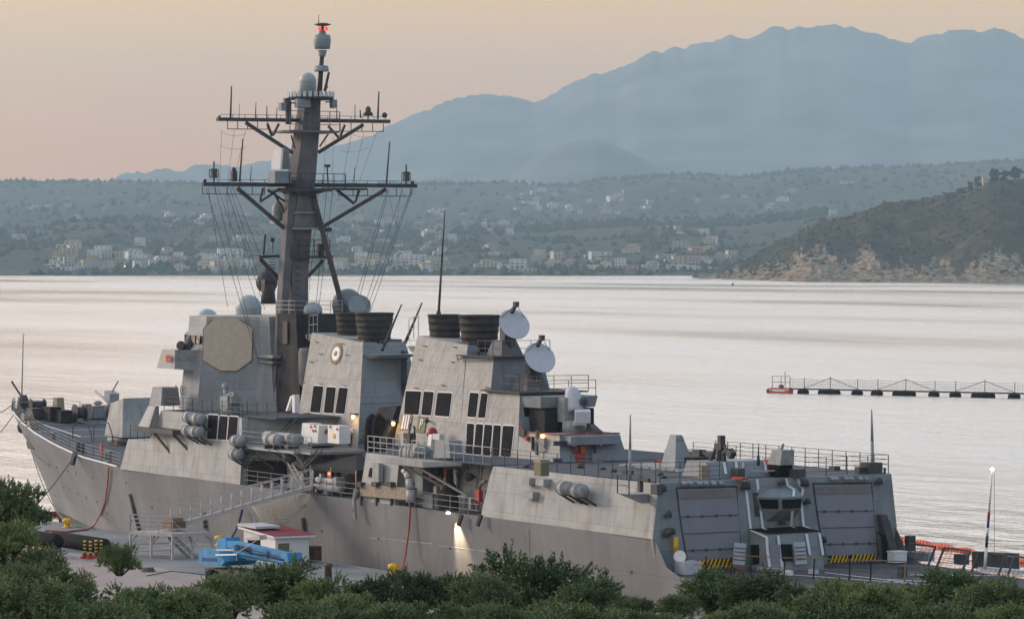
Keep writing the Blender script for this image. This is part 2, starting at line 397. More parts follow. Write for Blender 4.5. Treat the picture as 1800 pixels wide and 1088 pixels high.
# bridge block: eight-sided, walls leaning in
def octo(z, k, xf=44.6, xa=56.7, b=6.2, cut=3.9):
    e = k*(z-ZR)
    return [(xf+e, -(b-cut), z), (xf+cut, -(b-e), z), (51.7, -(b-e), z), (51.7+cut-e, -(b-cut), z), (xa-e, -(b-cut)+.3, z),
            (xa-e, (b-cut)-.3, z), (51.7+cut-e, b-cut, z), (51.7, b-e, z), (xf+cut, b-e, z), (xf+e, b-cut, z)]
mb = MB(); mb.loft(octo(ZR+.01, .13), octo(18.5, .13))
br = S(mb, 'bridge_house', 'teal')
mb = MB(); mb.loft([(x, y, z+.002) for x, y, z in octo(18.5, .13)], [(x, y, z+.25) for x, y, z in octo(18.5, .13)]); S(mb, 'roof_coaming', 'grey', br)
# the port wall of the bridge house and its bridge wing
def wing(sg):
    mb = MB()
    a = [(47.0, sg*5.0, 14.5), (50.6, sg*5.0, 14.5), (50.6, sg*7.5, 14.7), (47.2, sg*7.5, 14.7)]
    b = [(47.6, sg*5.0, 16.15), (51.4, sg*5.0, 16.15), (50.2, sg*7.3, 16.15), (47.8, sg*7.3, 16.15)]
    mb.loft(a, b) if sg < 0 else mb.loft(b, a)
    o = S(mb, 'bridge_wing', 'grey', br); return o
wing(-1); wing(1)
mb = MB()
for i in range(9): mb.cbox((45.55+.16*i*0, -4+i, 16.9), .12, .75, .7)
for i in range(3): mb.cbox((49.1+i*.9, -5.62, 16.95), .7, .12, .6)
S(mb, 'bridge_window', 'glass', br)
# flat phased-array panels on the diagonal faces
for sx, sy in ((1, -1), (1, 1), (-1, -1), (-1, 1)):
    if sx > 0: pa, pb = V((51.7, sy*6.2, ZR)), V((55.6, sy*2.3, ZR))
    else: pa, pb = V((48.5, sy*6.2, ZR)), V((44.6, sy*2.3, ZR))
    nn = V((sx, sy, 0)).normalized(); tilt = .13*.75
    upv = (V((0, 0, 1))-nn*tilt).normalized(); sd_ = (pb-pa).normalized(); ctr = (pa+pb)/2+upv*4.75+nn*.02
    if sx > 0 and sy < 0:
        ctr = ctr - sd_*0.35+upv*.35
    mb = MB()
    for rr, o, t in ((2.06, .02, 0), (1.97, .10, 1)):
        oc = [ctr+nn*o+sd_*x*rr+upv*y*rr*1.03 for x, y in ((-.55, 1), (.25, 1), (1, .62), (1, -.6), (.42, -1), (-.25, -1), (-.98, -.62), (-1, .55))]
        mb.mi = t; mb.prism(oc, -nn*.3)
    S(mb, 'array_panel', None, br, mats=['rust', 'spy'])
# two outlined zeros on the port wall are crew markings
mb = MB()
for u in (310, 320):
    c = at(u, 686, Y=-6.12); ps = [c+V((.22*math.cos(a), -.03, .36*math.sin(a))) for a in [i*math.pi/6 for i in range(13)]]
    mb.path(ps, .035, 4)
S(mb, 'wall_marking', 'mastdark', br)
mb = MB()          # hull-letter board on the wing end
c = at(296, 632, Y=-7.58)
for i, (m_, dx) in enumerate(((0, -.9), (1, -.35), (1, .05), (1, .45))):
    mb.mi = m_; mb.cbox(c+V((dx*.8, 0, .1)), .22, .03, .5)
S(mb, 'ribbon_board', None, br, mats=['yellow', 'red'])
# search light, binocular stand, gun dome on the wing
def small_mount(u, v, Y, kind):
    p = at(u, v, Y=Y); mb = MB()
    if kind == 'lamp':
        mb.tube(p-V((0, 0, .9)), p-V((0, 0, .35)), .07); mb.lathe(p+V((0, 0, 0)), [(.12, -.3), (.33, -.2), (.36, .2), (.3, .25)], 12, axis=(.6, -.6, .2)); n_ = 'searchlight'
    elif kind == 'ball':
        mb.ball(p, .55, 12); mb.tube(p-V((0, 0, 1.2)), p, .2); mb.tube(p+V((0, 0, .6)), p+V((-1.1, 0, .75)), .05); n_ = 'optical_director'
    else:
        mb.cbox(p, .35, .35, .6); mb.tube(p-V((0, 0, .8)), p, .1); n_ = 'signal_stand'
    S(mb, n_, 'mastdark', br)
small_mount(319, 608, -6.6, 'lamp'); small_mount(338, 602, -5.4, 'ball'); small_mount(330, 612, -6.2, 'x')
# sloping wedge aft of the panel, the dark recess behind it and its shelf
mb = MB(); p0 = at(470, 640, Y=-1.9); p1 = at(497, 640, Y=-.9)
z0 = ZR; mb.hexa([(55.2, -2.75, z0), (59.0, -.9, z0), (59.0, .5, z0), (55.2, .5, z0), (54.6, -2.6, 15.6), (57.2, -1.3, 15.6), (57.2, .5, 15.6), (54.6, .5, 15.6)])
S(mb, 'mast_foot', 'teal', br)
mb = MB(); mb.cbox((56.2, -1.7, 15.75), 2.9, 1.8, .22); mb.cbox((56.2, -1.7, 15.3), 2.8, 1.7, .08); S(mb, 'foot_flange', 'teal', br)
# domes on the bridge house roof
def radome(u, v, Y, r, base_h, name='radome', m='dome', taper=.82, parent=None, n=22):
    c = at(u, v, Y=Y); mb = MB(); mb.ball(c, r, n, z0=-.15); mb.lathe(c, [(r*taper, -base_h), (r*.985, -.12*r), (r, -.05*r)], n)
    return S(mb, name, m, parent or br)
radome(437, 541, 0.6, 1.03, 1.1, taper=.9); radome(364, 563, -1.2, .92, .9)
radome(550, 547, 0.2, .72, .8, name='small_radome', taper=.75)
mb = MB(); p = at(550, 575, Y=.2); mb.tube(p, p-V((0, 0, 1.6)), .32, .35, 10)
for a in (-1, 1): mb.tube(p+V((a*.5, -.3, .1)), p+V((a*.8, -.4, -1.4)), .05)
S(mb, 'radome_stand', 'teal')
# fire-control dish seen from the back above the house and beside the mast
def director(u, v, Y, face, r=1.15, m='dish', el=.25, parent=None, name='tracking_dish', box='mastdark'):
    ax = V(face).normalized(); c = at(u, v, Y=Y)+ax*.35; mb = MB()
    mb.mi = 0; mb.lathe(c, [(r, .32*r*.55), (r*.96, .3*r*.5), (r*.7, .10*r), (r*.3, .0), (.02, -.02)], 26, axis=ax)
    mb.mi = 1; mb.lathe(c-ax*.03, [(.1, -.55), (r*.35, -.42), (r*.72, -.08), (r*1.0, .29*r*.5)], 22, axis=ax)
    q = ax.to_track_quat('Z', 'Y'); mb.mi = 1
    f = c+ax*r*1.1+V((0, 0, .0)); 
    rim = c+q @ V((0, 0, 0)); up_ = V((0, 0, 1))-ax*ax.z; up_.normalize(); sd_ = ax.cross(up_)
    feed = c+ax*(r*.95)+up_*(r*.95)
    mb.bar(c+up_*r*.75, feed, .2, .2); mb.cbox(feed, .34, .3, .34)
    mb.tube(c+up_*r*.35+sd_*(-r*.9), feed, .025, .025, 4); mb.tube(c+up_*r*.35+sd_*(r*.9), feed, .025, .025, 4)
    mb.mi = 1; mb.cbox(c-ax*1.0+V((0, 0, -.1)), .7, .9, .9); mb.tube(c-ax*1.1-V((0, 0, 1.5)), c-ax*1.1, .6, .45, 12)
    mb.mi = 1; mb.cbox(c+ax*.04, .12, .12, .12)
    return S(mb, name, None, parent, mats=[m, box])
d1 = director(470, 498, -.2, (-.8, .3, .1), r=.85, m='mastdark')
d1.name = 'forward_illuminator'
radome(611, 535, 3.4, 1.2, 1.6, name='starboard_radome', m='teal', taper=.8, parent=ship).location = (-60, 0, 0)
mb = MB(); c = at(632, 538, Y=3.0); mb.lathe(c, [(.85, .1), (.8, .15), (.5, .0), (.1, -.1)], 20, axis=(.8, -.3, .25)); mb.lathe(c, [(.2, -.7), (.6, -.4), (.86, .12)], 20, axis=(.8, -.3, .25)); S(mb, 'guidance_dish', 'teal')
# dark deckhouse at the foot of the mast, with doors
mb = MB(); a = at(500, 640, Y=-1.2); 
mb.loft([(56.8, -1.9, ZR), (61.6, -2.2, ZR), (61.6, 2.4, ZR), (56.8, 2.4, ZR)], [(57.0, -1.9, 19.0), (60.2, -1.9, 19.0), (60.2, 1.9, 19.0), (57.0, 1.9, 19.0)])
mh = S(mb, 'mast_house', 'near_black')  # whole house in one near-black tone
mb = MB(); mb.cbox((60.95, -.9, 17.0), .08, .9, 1.9, ry=.19); mb.cbox((58.6, -2.0, 17.6), .8, .08, 1.7); S(mb, 'weather_door', 'mastdark', mh)
mb = MB(); mb.lathe((61.4, -1.2, 15.6), [(.7, -2.2), (.95, -1.8), (1.0, .6), (.9, .9)], 10); S(mb, 'ventilator_trunk', 'mast', mh)
mb = MB(); rail(mb, [(57.0, -2.0, 19.0), (60.2, -2.0, 19.0), (60.2, 2.0, 19.0)], 1.0, 1.0, 3); S(mb, 'mast_house_rail', 'galv', mh)

# ---- roof deck between the bridge and the forward funnel, its rails and fittings
mb = MB(); mb.box(50.3, 64.3, -8.3, 8.3, ZR+.004, ZR+.03); S(mb, 'roof_deck', 'deck', dh)
mb = MB(); rail(mb, [(50.4, -8.3, ZR), (64.3, -8.3, ZR)], 1.1, 1.7, 3); rail(mb, [(50.4, 8.3, ZR), (64.3, 8.3, ZR)], 1.1, 1.7, 3)
rail(mb, [(44.6, -8.55, 9.1), (48.4, -8.5, 9.1)], 1.1, 1.2, 3)
S(mb, 'deckhouse_rail', 'mastdark', dh)
# remote gun mount on the roof
c = at(405, 724, Y=-7.2); mb = MB(); b = V((c.x, -7.2, ZR))
mb.tube(b, b+V((0, 0, .55)), .75, .7, 14); mb.cbox(b+V((0, 0, .95)), 1.3, 1.1, .9); mb.cbox(b+V((.75, 0, 1.15)), .5, .8, .5); mb.tube(b+V((.1, -.35, 1.45)), b+V((1.3, -.6, 1.6)), .09); mb.tube(b+V((-.75, 0, 1.1)), b+V((-.9, 0, 1.9)), .18, .16, 8)
mb.ball(b+V((-.9, 0, 2.1)), .27, 10); mb.cbox(b+V((.3, .1, 1.55)), .7, .35, .3)
S(mb, 'gun_mount', 'grey2')
# 20 mm style box launcher forward (square panel on a pedestal, port edge of the bridge front)
b = at(288, 730, Y=-7.9); mb = MB()
mb.hexa([(b.x-1.2, -8.6, 11.9), (b.x+1.0, -8.6, 11.9), (b.x+1.1, -7.0, 11.9), (b.x-1.1, -7.0, 11.9), (b.x-.9, -8.45, 13.3), (b.x+.9, -8.45, 13.3), (b.x+.9, -7.1, 13.3), (b.x-.9, -7.1, 13.3)])
S(mb, 'equipment_box', 'grey2')
mb = MB(); mb.prism([(b.x+1.08, -8.4, 12.05), (b.x+1.08, -7.2, 12.05), (b.x+.95, -7.25, 13.15), (b.x+.95, -8.3, 13.15)], (.05, 0, 0)); S(mb, 'box_lid', 'doorhead')
mb = MB(); mb.hexa([(b.x-1.9, -9.4, 9.9), (b.x+.3, -9.4, 9.9), (b.x+.3, -8.4, 9.9), (b.x-1.9, -8.4, 9.9), (b.x-1.1, -8.7, 11.85), (b.x+.2, -8.7, 11.85), (b.x+.2, -8.4, 11.85), (b.x-1.1, -8.4, 11.85)])
S(mb, 'box_pedestal', 'grey')
mb = MB(); mb.box(b.x-1.9, b.x+5.4, -9.6, -8.55, 9.9, 10.25); mb.bar((b.x+1.0, -9.3, 10.0), (b.x+3.2, -8.6, 8.2), .14, .14); mb.bar((b.x+4.6, -9.3, 10.0), (b.x+6.2, -8.6, 8.7), .14, .14)
S(mb, 'side_sponson', 'mastdark')
# life-raft canisters
def raft(p, L=1.45, r=.42, ax=(1, 0, 0), cradle=True, m='grey2'):
    p = V(p); a = V(ax).normalized(); mb = MB()
    mb.lathe(p, [(.05, -L/2-.12), (r*.75, -L/2-.05), (r, -L/2+.12), (r, -.1), (r*1.06, -.1), (r*1.06, .1), (r, .1), (r, L/2-.12), (r*.75, L/2+.05), (.05, L/2+.12)], 16, axis=a)
    o = S(mb, 'life_raft_canister', m)
    mb = MB()
    for k in (-.45, .45): mb.lathe(p+a*k, [(r*1.03, -.03), (r*1.03, .03)], 16, axis=a)
    if cradle:
        for k in (-.5, .5): mb.bar(p+a*k+V((0, -.2, -.3)), p+a*k+V((.25, .95, -1.0)), .1, .14)
        mb.bar(p+a*.75+V((0, .1, -.42)), p-a*.75+V((0, .1, -.42)), .1, .1)
    S(mb, 'raft_cradle', 'mastdark', o)
for (u, v, Y) in ((334, 733, -9.3), (349, 736, -9.3), (332, 757, -9.5), (346, 759, -9.5), (418, 775, -9.4), (415, 798, -9.5)):
    raft(at(u, v, Y=Y))
for (u, v, Y) in ((994, 858, -9.45), (1018, 862, -9.45)): raft(at(u, v, Y=Y), 1.3, .42)
# ---- foredeck: gun, hatches, lines, winches, rails
gc = V((27.5, 0, table(HZ, 27.5)))
g0 = at(230, 745, Y=0); gx = g0.x; gz = table(HZ, gx)
mb = MB()
mb.lathe((gx, 0, gz-.05), [(2.0, 0), (2.0, .35), (1.9, .45)], 24)
gun = S(mb, 'deck_gun', 'grey2', None, 'large grey faceted gun turret')
mb = MB(); x = gx
mb.loft([(x-2.0, -1.55, gz+.5), (x+2.2, -1.75, gz+.5), (x+2.2, 1.75, gz+.5), (x-2.0, 1.55, gz+.5)], [(x-1.5, -1.2, gz+3.2), (x+1.5, -1.35, gz+3.75), (x+1.5, 1.35, gz+3.75), (x-1.5, 1.2, gz+3.2)])
S(mb, 'turret_shield', 'grey', gun)
mb = MB(); mb.tube((x-1.5, 0, gz+2.3), (x-3.2, 0, gz+2.75), .22, .17, 12); mb.tube((x-3.2, 0, gz+2.75), (x-7.6, 0, gz+4.0), .13, .10, 12); S(mb, 'gun_barrel', 'grey2', gun)
mb = MB()
def dl(p, q, wd=.22):
    a = V((p[0], p[1], table(HZ, p[0])+.012)); b_ = V((q[0], q[1], table(HZ, q[0])+.012))
    n_ = max(1, int((b_-a).length/1.5))
    for i in range(n_):
        s0 = a.lerp(b_, i/n_); s1 = a.lerp(b_, (i+1)/n_); s0.z = table(HZ, s0.x)+.012; s1.z = table(HZ, s1.x)+.012
        dd = (s1-s0).normalized(); sd_ = dd.cross(V((0, 0, 1))).normalized()*wd/2
        mb.poly([s0-sd_, s1-sd_, s1+sd_, s0+sd_])
dline = [(82, 745), (142, 768), (300, 765)]
def onz_deck(u, v):
    D = 210.0
    while D < 460:
        p = at(u, v, D=D)
        if p.x < 130 and p.z <= table(HZ, max(0, p.x)): return V((p.x, p.y, table(HZ, max(0, p.x))))
        D += .15
    return at(u, v, Z=8)
pA, pB, pC, pD, pE, pF = [onz_deck(*q) for q in ((75, 746), (142, 768), (218, 766), (215, 744), (60, 759), (215, 753))]
for a, b_ in ((pA, pB), (pB, pC), (pA, pD), (pE, pF)): dl(a, b_)
S(mb, 'deck_line', 'white')
def deck_item(u, v, w_, d_, h_, m, name, shape='box'):
    p = onz_deck(u, v); mb = MB()
    if shape == 'box':
        mb.hexa([(p.x-w_/2, p.y-d_/2, p.z), (p.x+w_/2, p.y-d_/2, p.z), (p.x+w_/2, p.y+d_/2, p.z), (p.x-w_/2, p.y+d_/2, p.z), (p.x-w_*.42, p.y-d_*.42, p.z+h_), (p.x+w_*.42, p.y-d_*.42, p.z+h_), (p.x+w_*.42, p.y+d_*.42, p.z+h_), (p.x-w_*.42, p.y+d_*.42, p.z+h_)])
        mb.cbox((p.x, p.y, p.z+h_+.05), w_*.9, d_*.9, .07)
    elif shape == 'reel':
        for k in (-1, 1): mb.lathe(p+V((0, k*d_/2, h_*.55)), [(h_*.5, -.04), (h_*.5, .04)], 14, axis=(0, 1, 0))
        mb.tube(p+V((0, -d_/2, h_*.55)), p+V((0, d_/2, h_*.55)), h_*.34, None, 12); mb.cbox(p+V((0, 0, .08)), w_, d_*1.1, .16)
    elif shape == 'capstan':
        mb.lathe(p, [(w_*.6, 0), (w_*.6, h_*.15), (w_*.32, h_*.3), (w_*.32, h_*.7), (w_*.5, h_*.9), (w_*.45, h_)], 14)
    elif shape == 'bitts':
        for k in (-1, 1): mb.lathe(p+V((k*w_*.35, 0, 0)), [(.16, 0), (.16, h_*.85), (.22, h_*.9), (.22, h_)], 10)
        mb.cbox(p+V((0, 0, .05)), w_, .5, .1)
    elif shape == 'vent':
        mb.tube(p, p+V((0, 0, h_*.7)), w_*.35, None, 10); mb.lathe(p+V((0, 0, h_*.7)), [(w_*.5, 0), (w_*.55, h_*.12), (w_*.3, h_*.3)], 12)
    S(mb, name, m)
for a in ((66, 722, 1.6, 1.3, 1.0, 'mastdark', 'anchor_windlass', 'reel'), (90, 738, 2.4, 1.2, 1.05, 'canvas', 'covered_winch', 'box'), (112, 742, 1.5, 1.2, .95, 'canvas', 'covered_winch', 'box'), (140, 742, 1.2, .9, 1.5, 'mastdark', 'hose_reel', 'reel'),
          (103, 724, 1.0, .8, 1.2, 'tarp', 'covered_reel', 'box'), (152, 736, .9, .8, 1.2, 'tarp', 'covered_reel', 'box'), (170, 735, 1.2, 1.1, 1.0, 'teal', 'deck_hatch', 'box'), (172, 724, .8, .8, 1.0, 'grey2', 'deck_ventilator', 'vent'),
          (196, 734, 3.2, 1.2, 1.0, 'mastdark', 'stowage_locker', 'box'), (135, 728, .6, .6, .7, 'white', 'deck_light', 'vent'), (48, 742, 1.4, .8, .8, 'tarp', 'coiled_hawser', 'reel'), (58, 752, 1.2, .8, .6, 'tarp', 'coiled_hawser', 'reel'), (40, 728, 1.0, .8, 1.1, 'mastdark', 'capstan', 'capstan'),
          (92, 770, .8, .5, .5, 'grey2', 'mooring_bitts', 'bitts'), (142, 797, 1.3, .7, .9, 'mastdark', 'mooring_bitts', 'bitts'), (190, 812, .9, .5, .9, 'grey2', 'mooring_bitts', 'bitts'), (205, 782, 1.4, .5, .25, 'wood', 'deck_plank', 'box'), (198, 781, .4, .4, .4, 'teal', 'deck_ventilator', 'vent'), (60, 735, 1.6, 1.0, .8, 'mastdark', 'chain_stopper', 'box')):
    deck_item(*a)
# gun director like mount near the far rail (small twin box with barrel)
p = onz_deck(196, 735)+V((0, 0, 1.0)); mb = MB(); mb.tube(p, p+V((0, 0, .4)), .5, .4, 10); mb.cbox(p+V((0, 0, .85)), 1.3, .9, .9, ry=.2); mb.tube(p+V((.1, 0, 1.3)), p+V((1.0, .2, 2.3)), .07); S(mb, 'machine_gun', 'grey2')
mb = MB()
for sg in (-1, 1):
    ps = []
    for s in [1.5]+[3+i*2.2 for i in range(19)]:
        z = table(HZ, s); x, y = hull_pt(s, z); ps.append((x, sg*(y-.12), z))
    rail(mb, ps, 1.1, 2.3, 4, .018, .035)
S(mb, 'lifeline', 'grey2')
mb = MB()     # grey hoop davits and red hose rack near the side
for (u, v) in ((165, 775), (128, 775)):
    p = onz_deck(u, v); mb.path([p, p+V((0, 0, 1.2)), p+V((.8, .2, 1.7)), p+V((2.4, .3, 1.6)), p+V((3.0, .4, .6)), p+V((3.1, .4, 0))], .05, 5)
S(mb, 'deck_davit', 'mastdark')
mb = MB(); p = onz_deck(178, 802); mb.cbox(p+V((0, 0, .5)), .5, .12, 1.0); S(mb, 'fire_hose_rack', 'red')
p = onz_deck(262, 770); mb = MB(); mb.lathe(p+V((0, 0, .9)), [(.45, -.2), (.5, 0), (.45, .2)], 12, axis=(0, 1, 0)); S(mb, 'hose_reel', 'red')
# jackstaff
b = at(38, 690, Y=0); mb = MB(); mb.tube(b+V((0, 0, -.6)), at(41, 590, Y=0), .07, .05, 8); js = S(mb, 'jackstaff', 'grey2'); mb = MB(); mb.ball(at(41, 588, Y=0), .13, 8); S(mb, 'staff_truck', 'white', js)
mb = MB(); mb.lathe(b+V((.4, 0, -1.4)), [(.5, 0), (.55, .6), (.3, 1.2)], 10); mb.tube(b+V((0, 0, -.4)), b+V((-.9, -.6, 1.0)), .09); S(mb, 'bow_fairlead', 'mastdark')

# ---- midships: angled wall, platforms, boat recess under the forward funnel
mb = MB()
mb.loft([(65.0, -8.3, 6.75), (71.5, -7.0, 6.75), (71.5, 7.0, 6.75), (65.0, 8.3, 6.75)], [(65.0, -8.2, 9.35), (71.5, -6.9, 9.35), (71.5, 6.9, 9.35), (65.0, 8.2, 9.35)])
mb.loft([(64.4, -7.9, 9.6), (68.9, -5.4, 9.6), (68.9, 5.4, 9.6), (64.4, 7.9, 9.6)], [(64.3, -7.8, ZR), (68.7, -5.3, ZR), (68.7, 5.3, ZR), (64.3, 7.8, ZR)])
mid = S(mb, 'midship_deckhouse', 'teal')
mb = MB(); mb.box(64.3, 69.3, -8.0, 8.0, ZR+.05, ZR+.18); S(mb, 'roof_overhang', 'deck', mid)
mb = MB(); rail(mb, [(64.3, -7.9, ZR+.18), (69.3, -7.9, ZR+.18)], 1.05, 1.6, 3); S(mb, 'overhang_rail', 'mastdark', mid)
mb = MB()          # big dark doorway with a rounded head, and the faint shutter outline above
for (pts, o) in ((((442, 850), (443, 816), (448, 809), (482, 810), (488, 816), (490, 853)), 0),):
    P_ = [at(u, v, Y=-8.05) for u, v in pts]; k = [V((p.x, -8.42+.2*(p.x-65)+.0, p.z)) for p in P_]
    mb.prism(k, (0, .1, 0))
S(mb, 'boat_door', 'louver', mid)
mb = MB(); mb.path([at(442, 815, Y=-8.5), at(447, 806, Y=-8.5), at(484, 807, Y=-8.3), at(490, 813, Y=-8.2)], .06, 4); S(mb, 'door_hood', 'mastdark', mid)
mb = MB(); mb.box(64.9, 74.3, -9.05, -6.3, 9.42, 9.62); mb.box(71.5, 76.0, -8.6, -3.3, 9.42, 9.60)
plat = S(mb, 'side_platform', 'grey')
mb = MB(); mb.bar((66.5, -8.9, 9.4), (68.5, -7.6, 7.9), .12, .12); mb.bar((70.5, -8.9, 9.4), (72.5, -7.2, 7.9), .12, .12); S(mb, 'platform_brace', 'mastdark', plat)
mb = MB(); rail(mb, [(65.0, -8.95, 9.62), (74.2, -8.95, 9.62), (74.2, -8.5, 9.62), (76.0, -8.5, 9.6)], 1.05, 1.1, 3); S(mb, 'platform_rail', 'grey2', plat)
def cyl_h(u, v, Y, L, r, m, name, ax=(1, 0, 0), end=None, label=None):
    p = at(u, v, Y=Y); a = V(ax).normalized(); mb = MB()
    mb.lathe(p, [(.03, -L/2-r*.5), (r*.6, -L/2-r*.38), (r, -L/2), (r, -L*.3), (r*1.05, -L*.3), (r*1.05, -L*.27), (r, -L*.27), (r, L*.27), (r*1.05, L*.27), (r*1.05, L*.3), (r, L*.3), (r, L/2), (r*.6, L/2+r*.3), (.03, L/2+r*.4)], 16, axis=a)
    o = S(mb, name, m, None, label); mb = MB()
    for k in (-.32, .32): mb.cbox(p+a*L*k-V((0, 0, r+.1)), .15, r*2, .3)
    S(mb, 'tube_saddle', 'mastdark', o); return o
cyl_h(497, 770, -8.4, 5.2, .42, 'grey2', 'large_raft_canister'); cyl_h(482, 773, -8.9, 2.2, .42, 'grey2', 'large_raft_canister')
# torpedo tubes on the main deck
for (u, v, Y, L) in ((577, 845, -8.2, 3.3), (575, 857, -8.6, 3.6), (583, 852, -8.1, 3.0)): cyl_h(u, v, Y, L, .21, 'galv', 'torpedo_tube')
mb = MB(); p = at(578, 872, Y=-8.3); mb.lathe((p.x, -8.3, 6.8), [(.5, 0), (.35, .2), (.35, .8)], 12); mb.cbox(at(596, 850, Y=-8.3), .5, .7, .9); S(mb, 'tube_mount', 'grey2')
# ---- forward funnel
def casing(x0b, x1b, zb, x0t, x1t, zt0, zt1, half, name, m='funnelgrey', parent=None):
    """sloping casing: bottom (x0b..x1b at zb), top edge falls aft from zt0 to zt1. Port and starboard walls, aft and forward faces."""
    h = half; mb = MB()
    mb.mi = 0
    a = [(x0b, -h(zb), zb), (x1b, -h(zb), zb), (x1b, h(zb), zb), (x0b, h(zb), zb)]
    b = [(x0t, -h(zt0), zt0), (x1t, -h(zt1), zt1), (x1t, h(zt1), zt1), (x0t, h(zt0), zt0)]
    mb.loft(a, b); mb.m[-3] = 1       # aft face gets a darker, bluer grey with its shade put into the colour
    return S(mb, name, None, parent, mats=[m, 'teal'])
tF = lambda z: 1.65+.2*(17.5-z)
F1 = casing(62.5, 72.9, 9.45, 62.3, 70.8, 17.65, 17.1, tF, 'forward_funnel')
for c in ([(552, 678), (569, 679), (563, 725), (546, 724)], [(575, 680), (591, 681), (586, 726), (570, 725)], [(597, 681), (612, 682), (606, 727), (590, 726)]): panel_on(F1, c, tF, frame='dish')
# round crest
pc = onwall(592, 622, tF); ou = V((0, -1, .2)).normalized(); 
def ringdisc(parent, c, ou, rad, m, off, name, sx=1.0):
    q = (V((1, 0, 0)), V((0, .2, 1)).normalized()); mb = MB(); n = 30
    ps = [c+ou*off+q[0]*math.cos(a)*rad*sx+q[1]*math.sin(a)*rad for a in [i*2*math.pi/n for i in range(n)]]
    mb.prism(ps, -ou*.04); return S(mb, name, m, parent)
cr_ = ringdisc(F1, pc, ou, .80, 'olive', .05, 'crest', 1.12)
mb = MB(); n = 30
ringdisc(F1, pc, ou, .70, 'tarp', .07, 'crest_band', 1.12); ringdisc(F1, pc, ou, .52, 'white', .09, 'crest_centre', 1.12)
def text(s, loc, size, rot, m, parent, name, ext=.01, sx=1.0):
    cu = bpy.data.curves.new(name, 'FONT'); cu.body = s; cu.size = size; cu.extrude = ext; cu.align_x = 'CENTER'; cu.align_y = 'CENTER'
    tmp = bpy.data.objects.new('tmp', cu); me = bpy.data.meshes.new_from_object(tmp); bpy.data.objects.remove(tmp)
    me.materials.clear(); me.materials.append(M[m]); o = bpy.data.objects.new(name, me); col.objects.link(o); o.parent = parent; o.location = loc
    o.rotation_euler = rot; o.scale = (sx, 1, 1); return o
text('60', pc+ou*.11, .52, (R(90)-math.atan(.2), 0, 0), 'red', F1, 'crest_number')
# black exhaust caps
def cap(u, vtop, Y, r, zb, ellx=1.0, parent=None):
    c = at(u, vtop, Y=Y); mb = MB(); zt = c.z; H_ = zt-zb; pr = []
    n = 5
    for i in range(n):
        h0 = H_*i/n; h1 = H_*(i+1)/n; rr = r*(.80+.20*(i+1)/n)
        pr += [(rr*.95, h0), (rr*.98, h1-.12), (rr*1.02, h1-.1), (rr*1.02, h1)]
    pr += [(r*.9, H_+.03), (r*.85, H_-.5), (.05, H_-.5)]
    mb.lathe((c.x, c.y, zb), pr, 28); return S(mb, 'exhaust_cap', 'soot', parent)
cap(613, 550, .4, 1.0, 17.0, parent=F1); cap(658, 550, -.25, 1.42, 17.0, parent=F1)
mb = MB(); mb.tube((64.2, .3, 17.2), (64.2, .3, 18.6), .6, .6, 12); S(mb, 'exhaust_pipe', 'soot', F1)
mb = MB(); mb.box(62.0, 70.6, -1.55, 1.55, 17.1, 17.3); S(mb, 'funnel_top', 'mastdark', F1)
mb = MB(); rail(mb, [(61.2, -1.3, 17.5), (62.6, -1.3, 17.6)], 1.4, .7, 2); mb.hexa([(60.6, -1.3, 17.2), (62.6, -1.3, 16.6), (62.6, 1.2, 16.6), (60.6, 1.2, 17.2), (60.6, -1.3, 17.5), (62.6, -1.3, 17.6), (62.6, 1.2, 17.6), (60.6, 1.2, 17.5)]); S(mb, 'funnel_ledge', 'grey', F1)
# chaff or whip platform on the aft face with two slanted whips
mb = MB(); p = at(685, 627, Y=-.3)
a0 = at(662, 623, Y=-1.3); a1 = at(712, 624, Y=.9)
mb.hexa([(71.3, -1.5, a0.z-.35), (72.0, -1.4, a0.z-.3), (72.0, 1.3, a0.z-.3), (71.3, 1.3, a0.z-.35), (71.0, -1.9, a0.z), (73.3, -1.7, a0.z), (73.3, 1.6, a0.z), (71.0, 1.6, a0.z)])
rail(mb, [(73.2, -1.6, a0.z), (73.2, 1.5, a0.z)], 1.0, 1.0, 2); wp = S(mb, 'whip_platform', 'grey2', F1)
mb = MB(); mb.tube(at(671, 617, X=73.0), at(706, 535, X=73.4), .12, .05, 8); mb.tube(at(712, 603, X=73.0), at(742, 532, X=73.6), .12, .05, 8); S(mb, 'slanted_whip', 'mastdark', F1)
mb = MB(); mb.box(71.7, 71.85, .9, 1.3, 12.0, 16.5)
for i in range(14): mb.box(71.9, 71.98, .85, 1.35, 10.5+i*.45, 10.56+i*.45)
S(mb, 'funnel_ladder', 'mastdark', F1)
# rib pairs on the buckled plate: short stand-off irons
def irons(parent, spots, half, L=.55):
    mb = MB()
    for u, v in spots:
        p = onwall(u, v, half)+ou*.07; mb.bar(p-V((L/2, 0, 0)), p+V((L/2, 0, -.03)), .05, .05)
    S(mb, 'hand_iron', 'mastdark', parent)
irons(F1, [(558, 601), (603, 604), (565, 622), (612, 624), (548, 636), (566, 675), (607, 678), (534, 671)], tF)
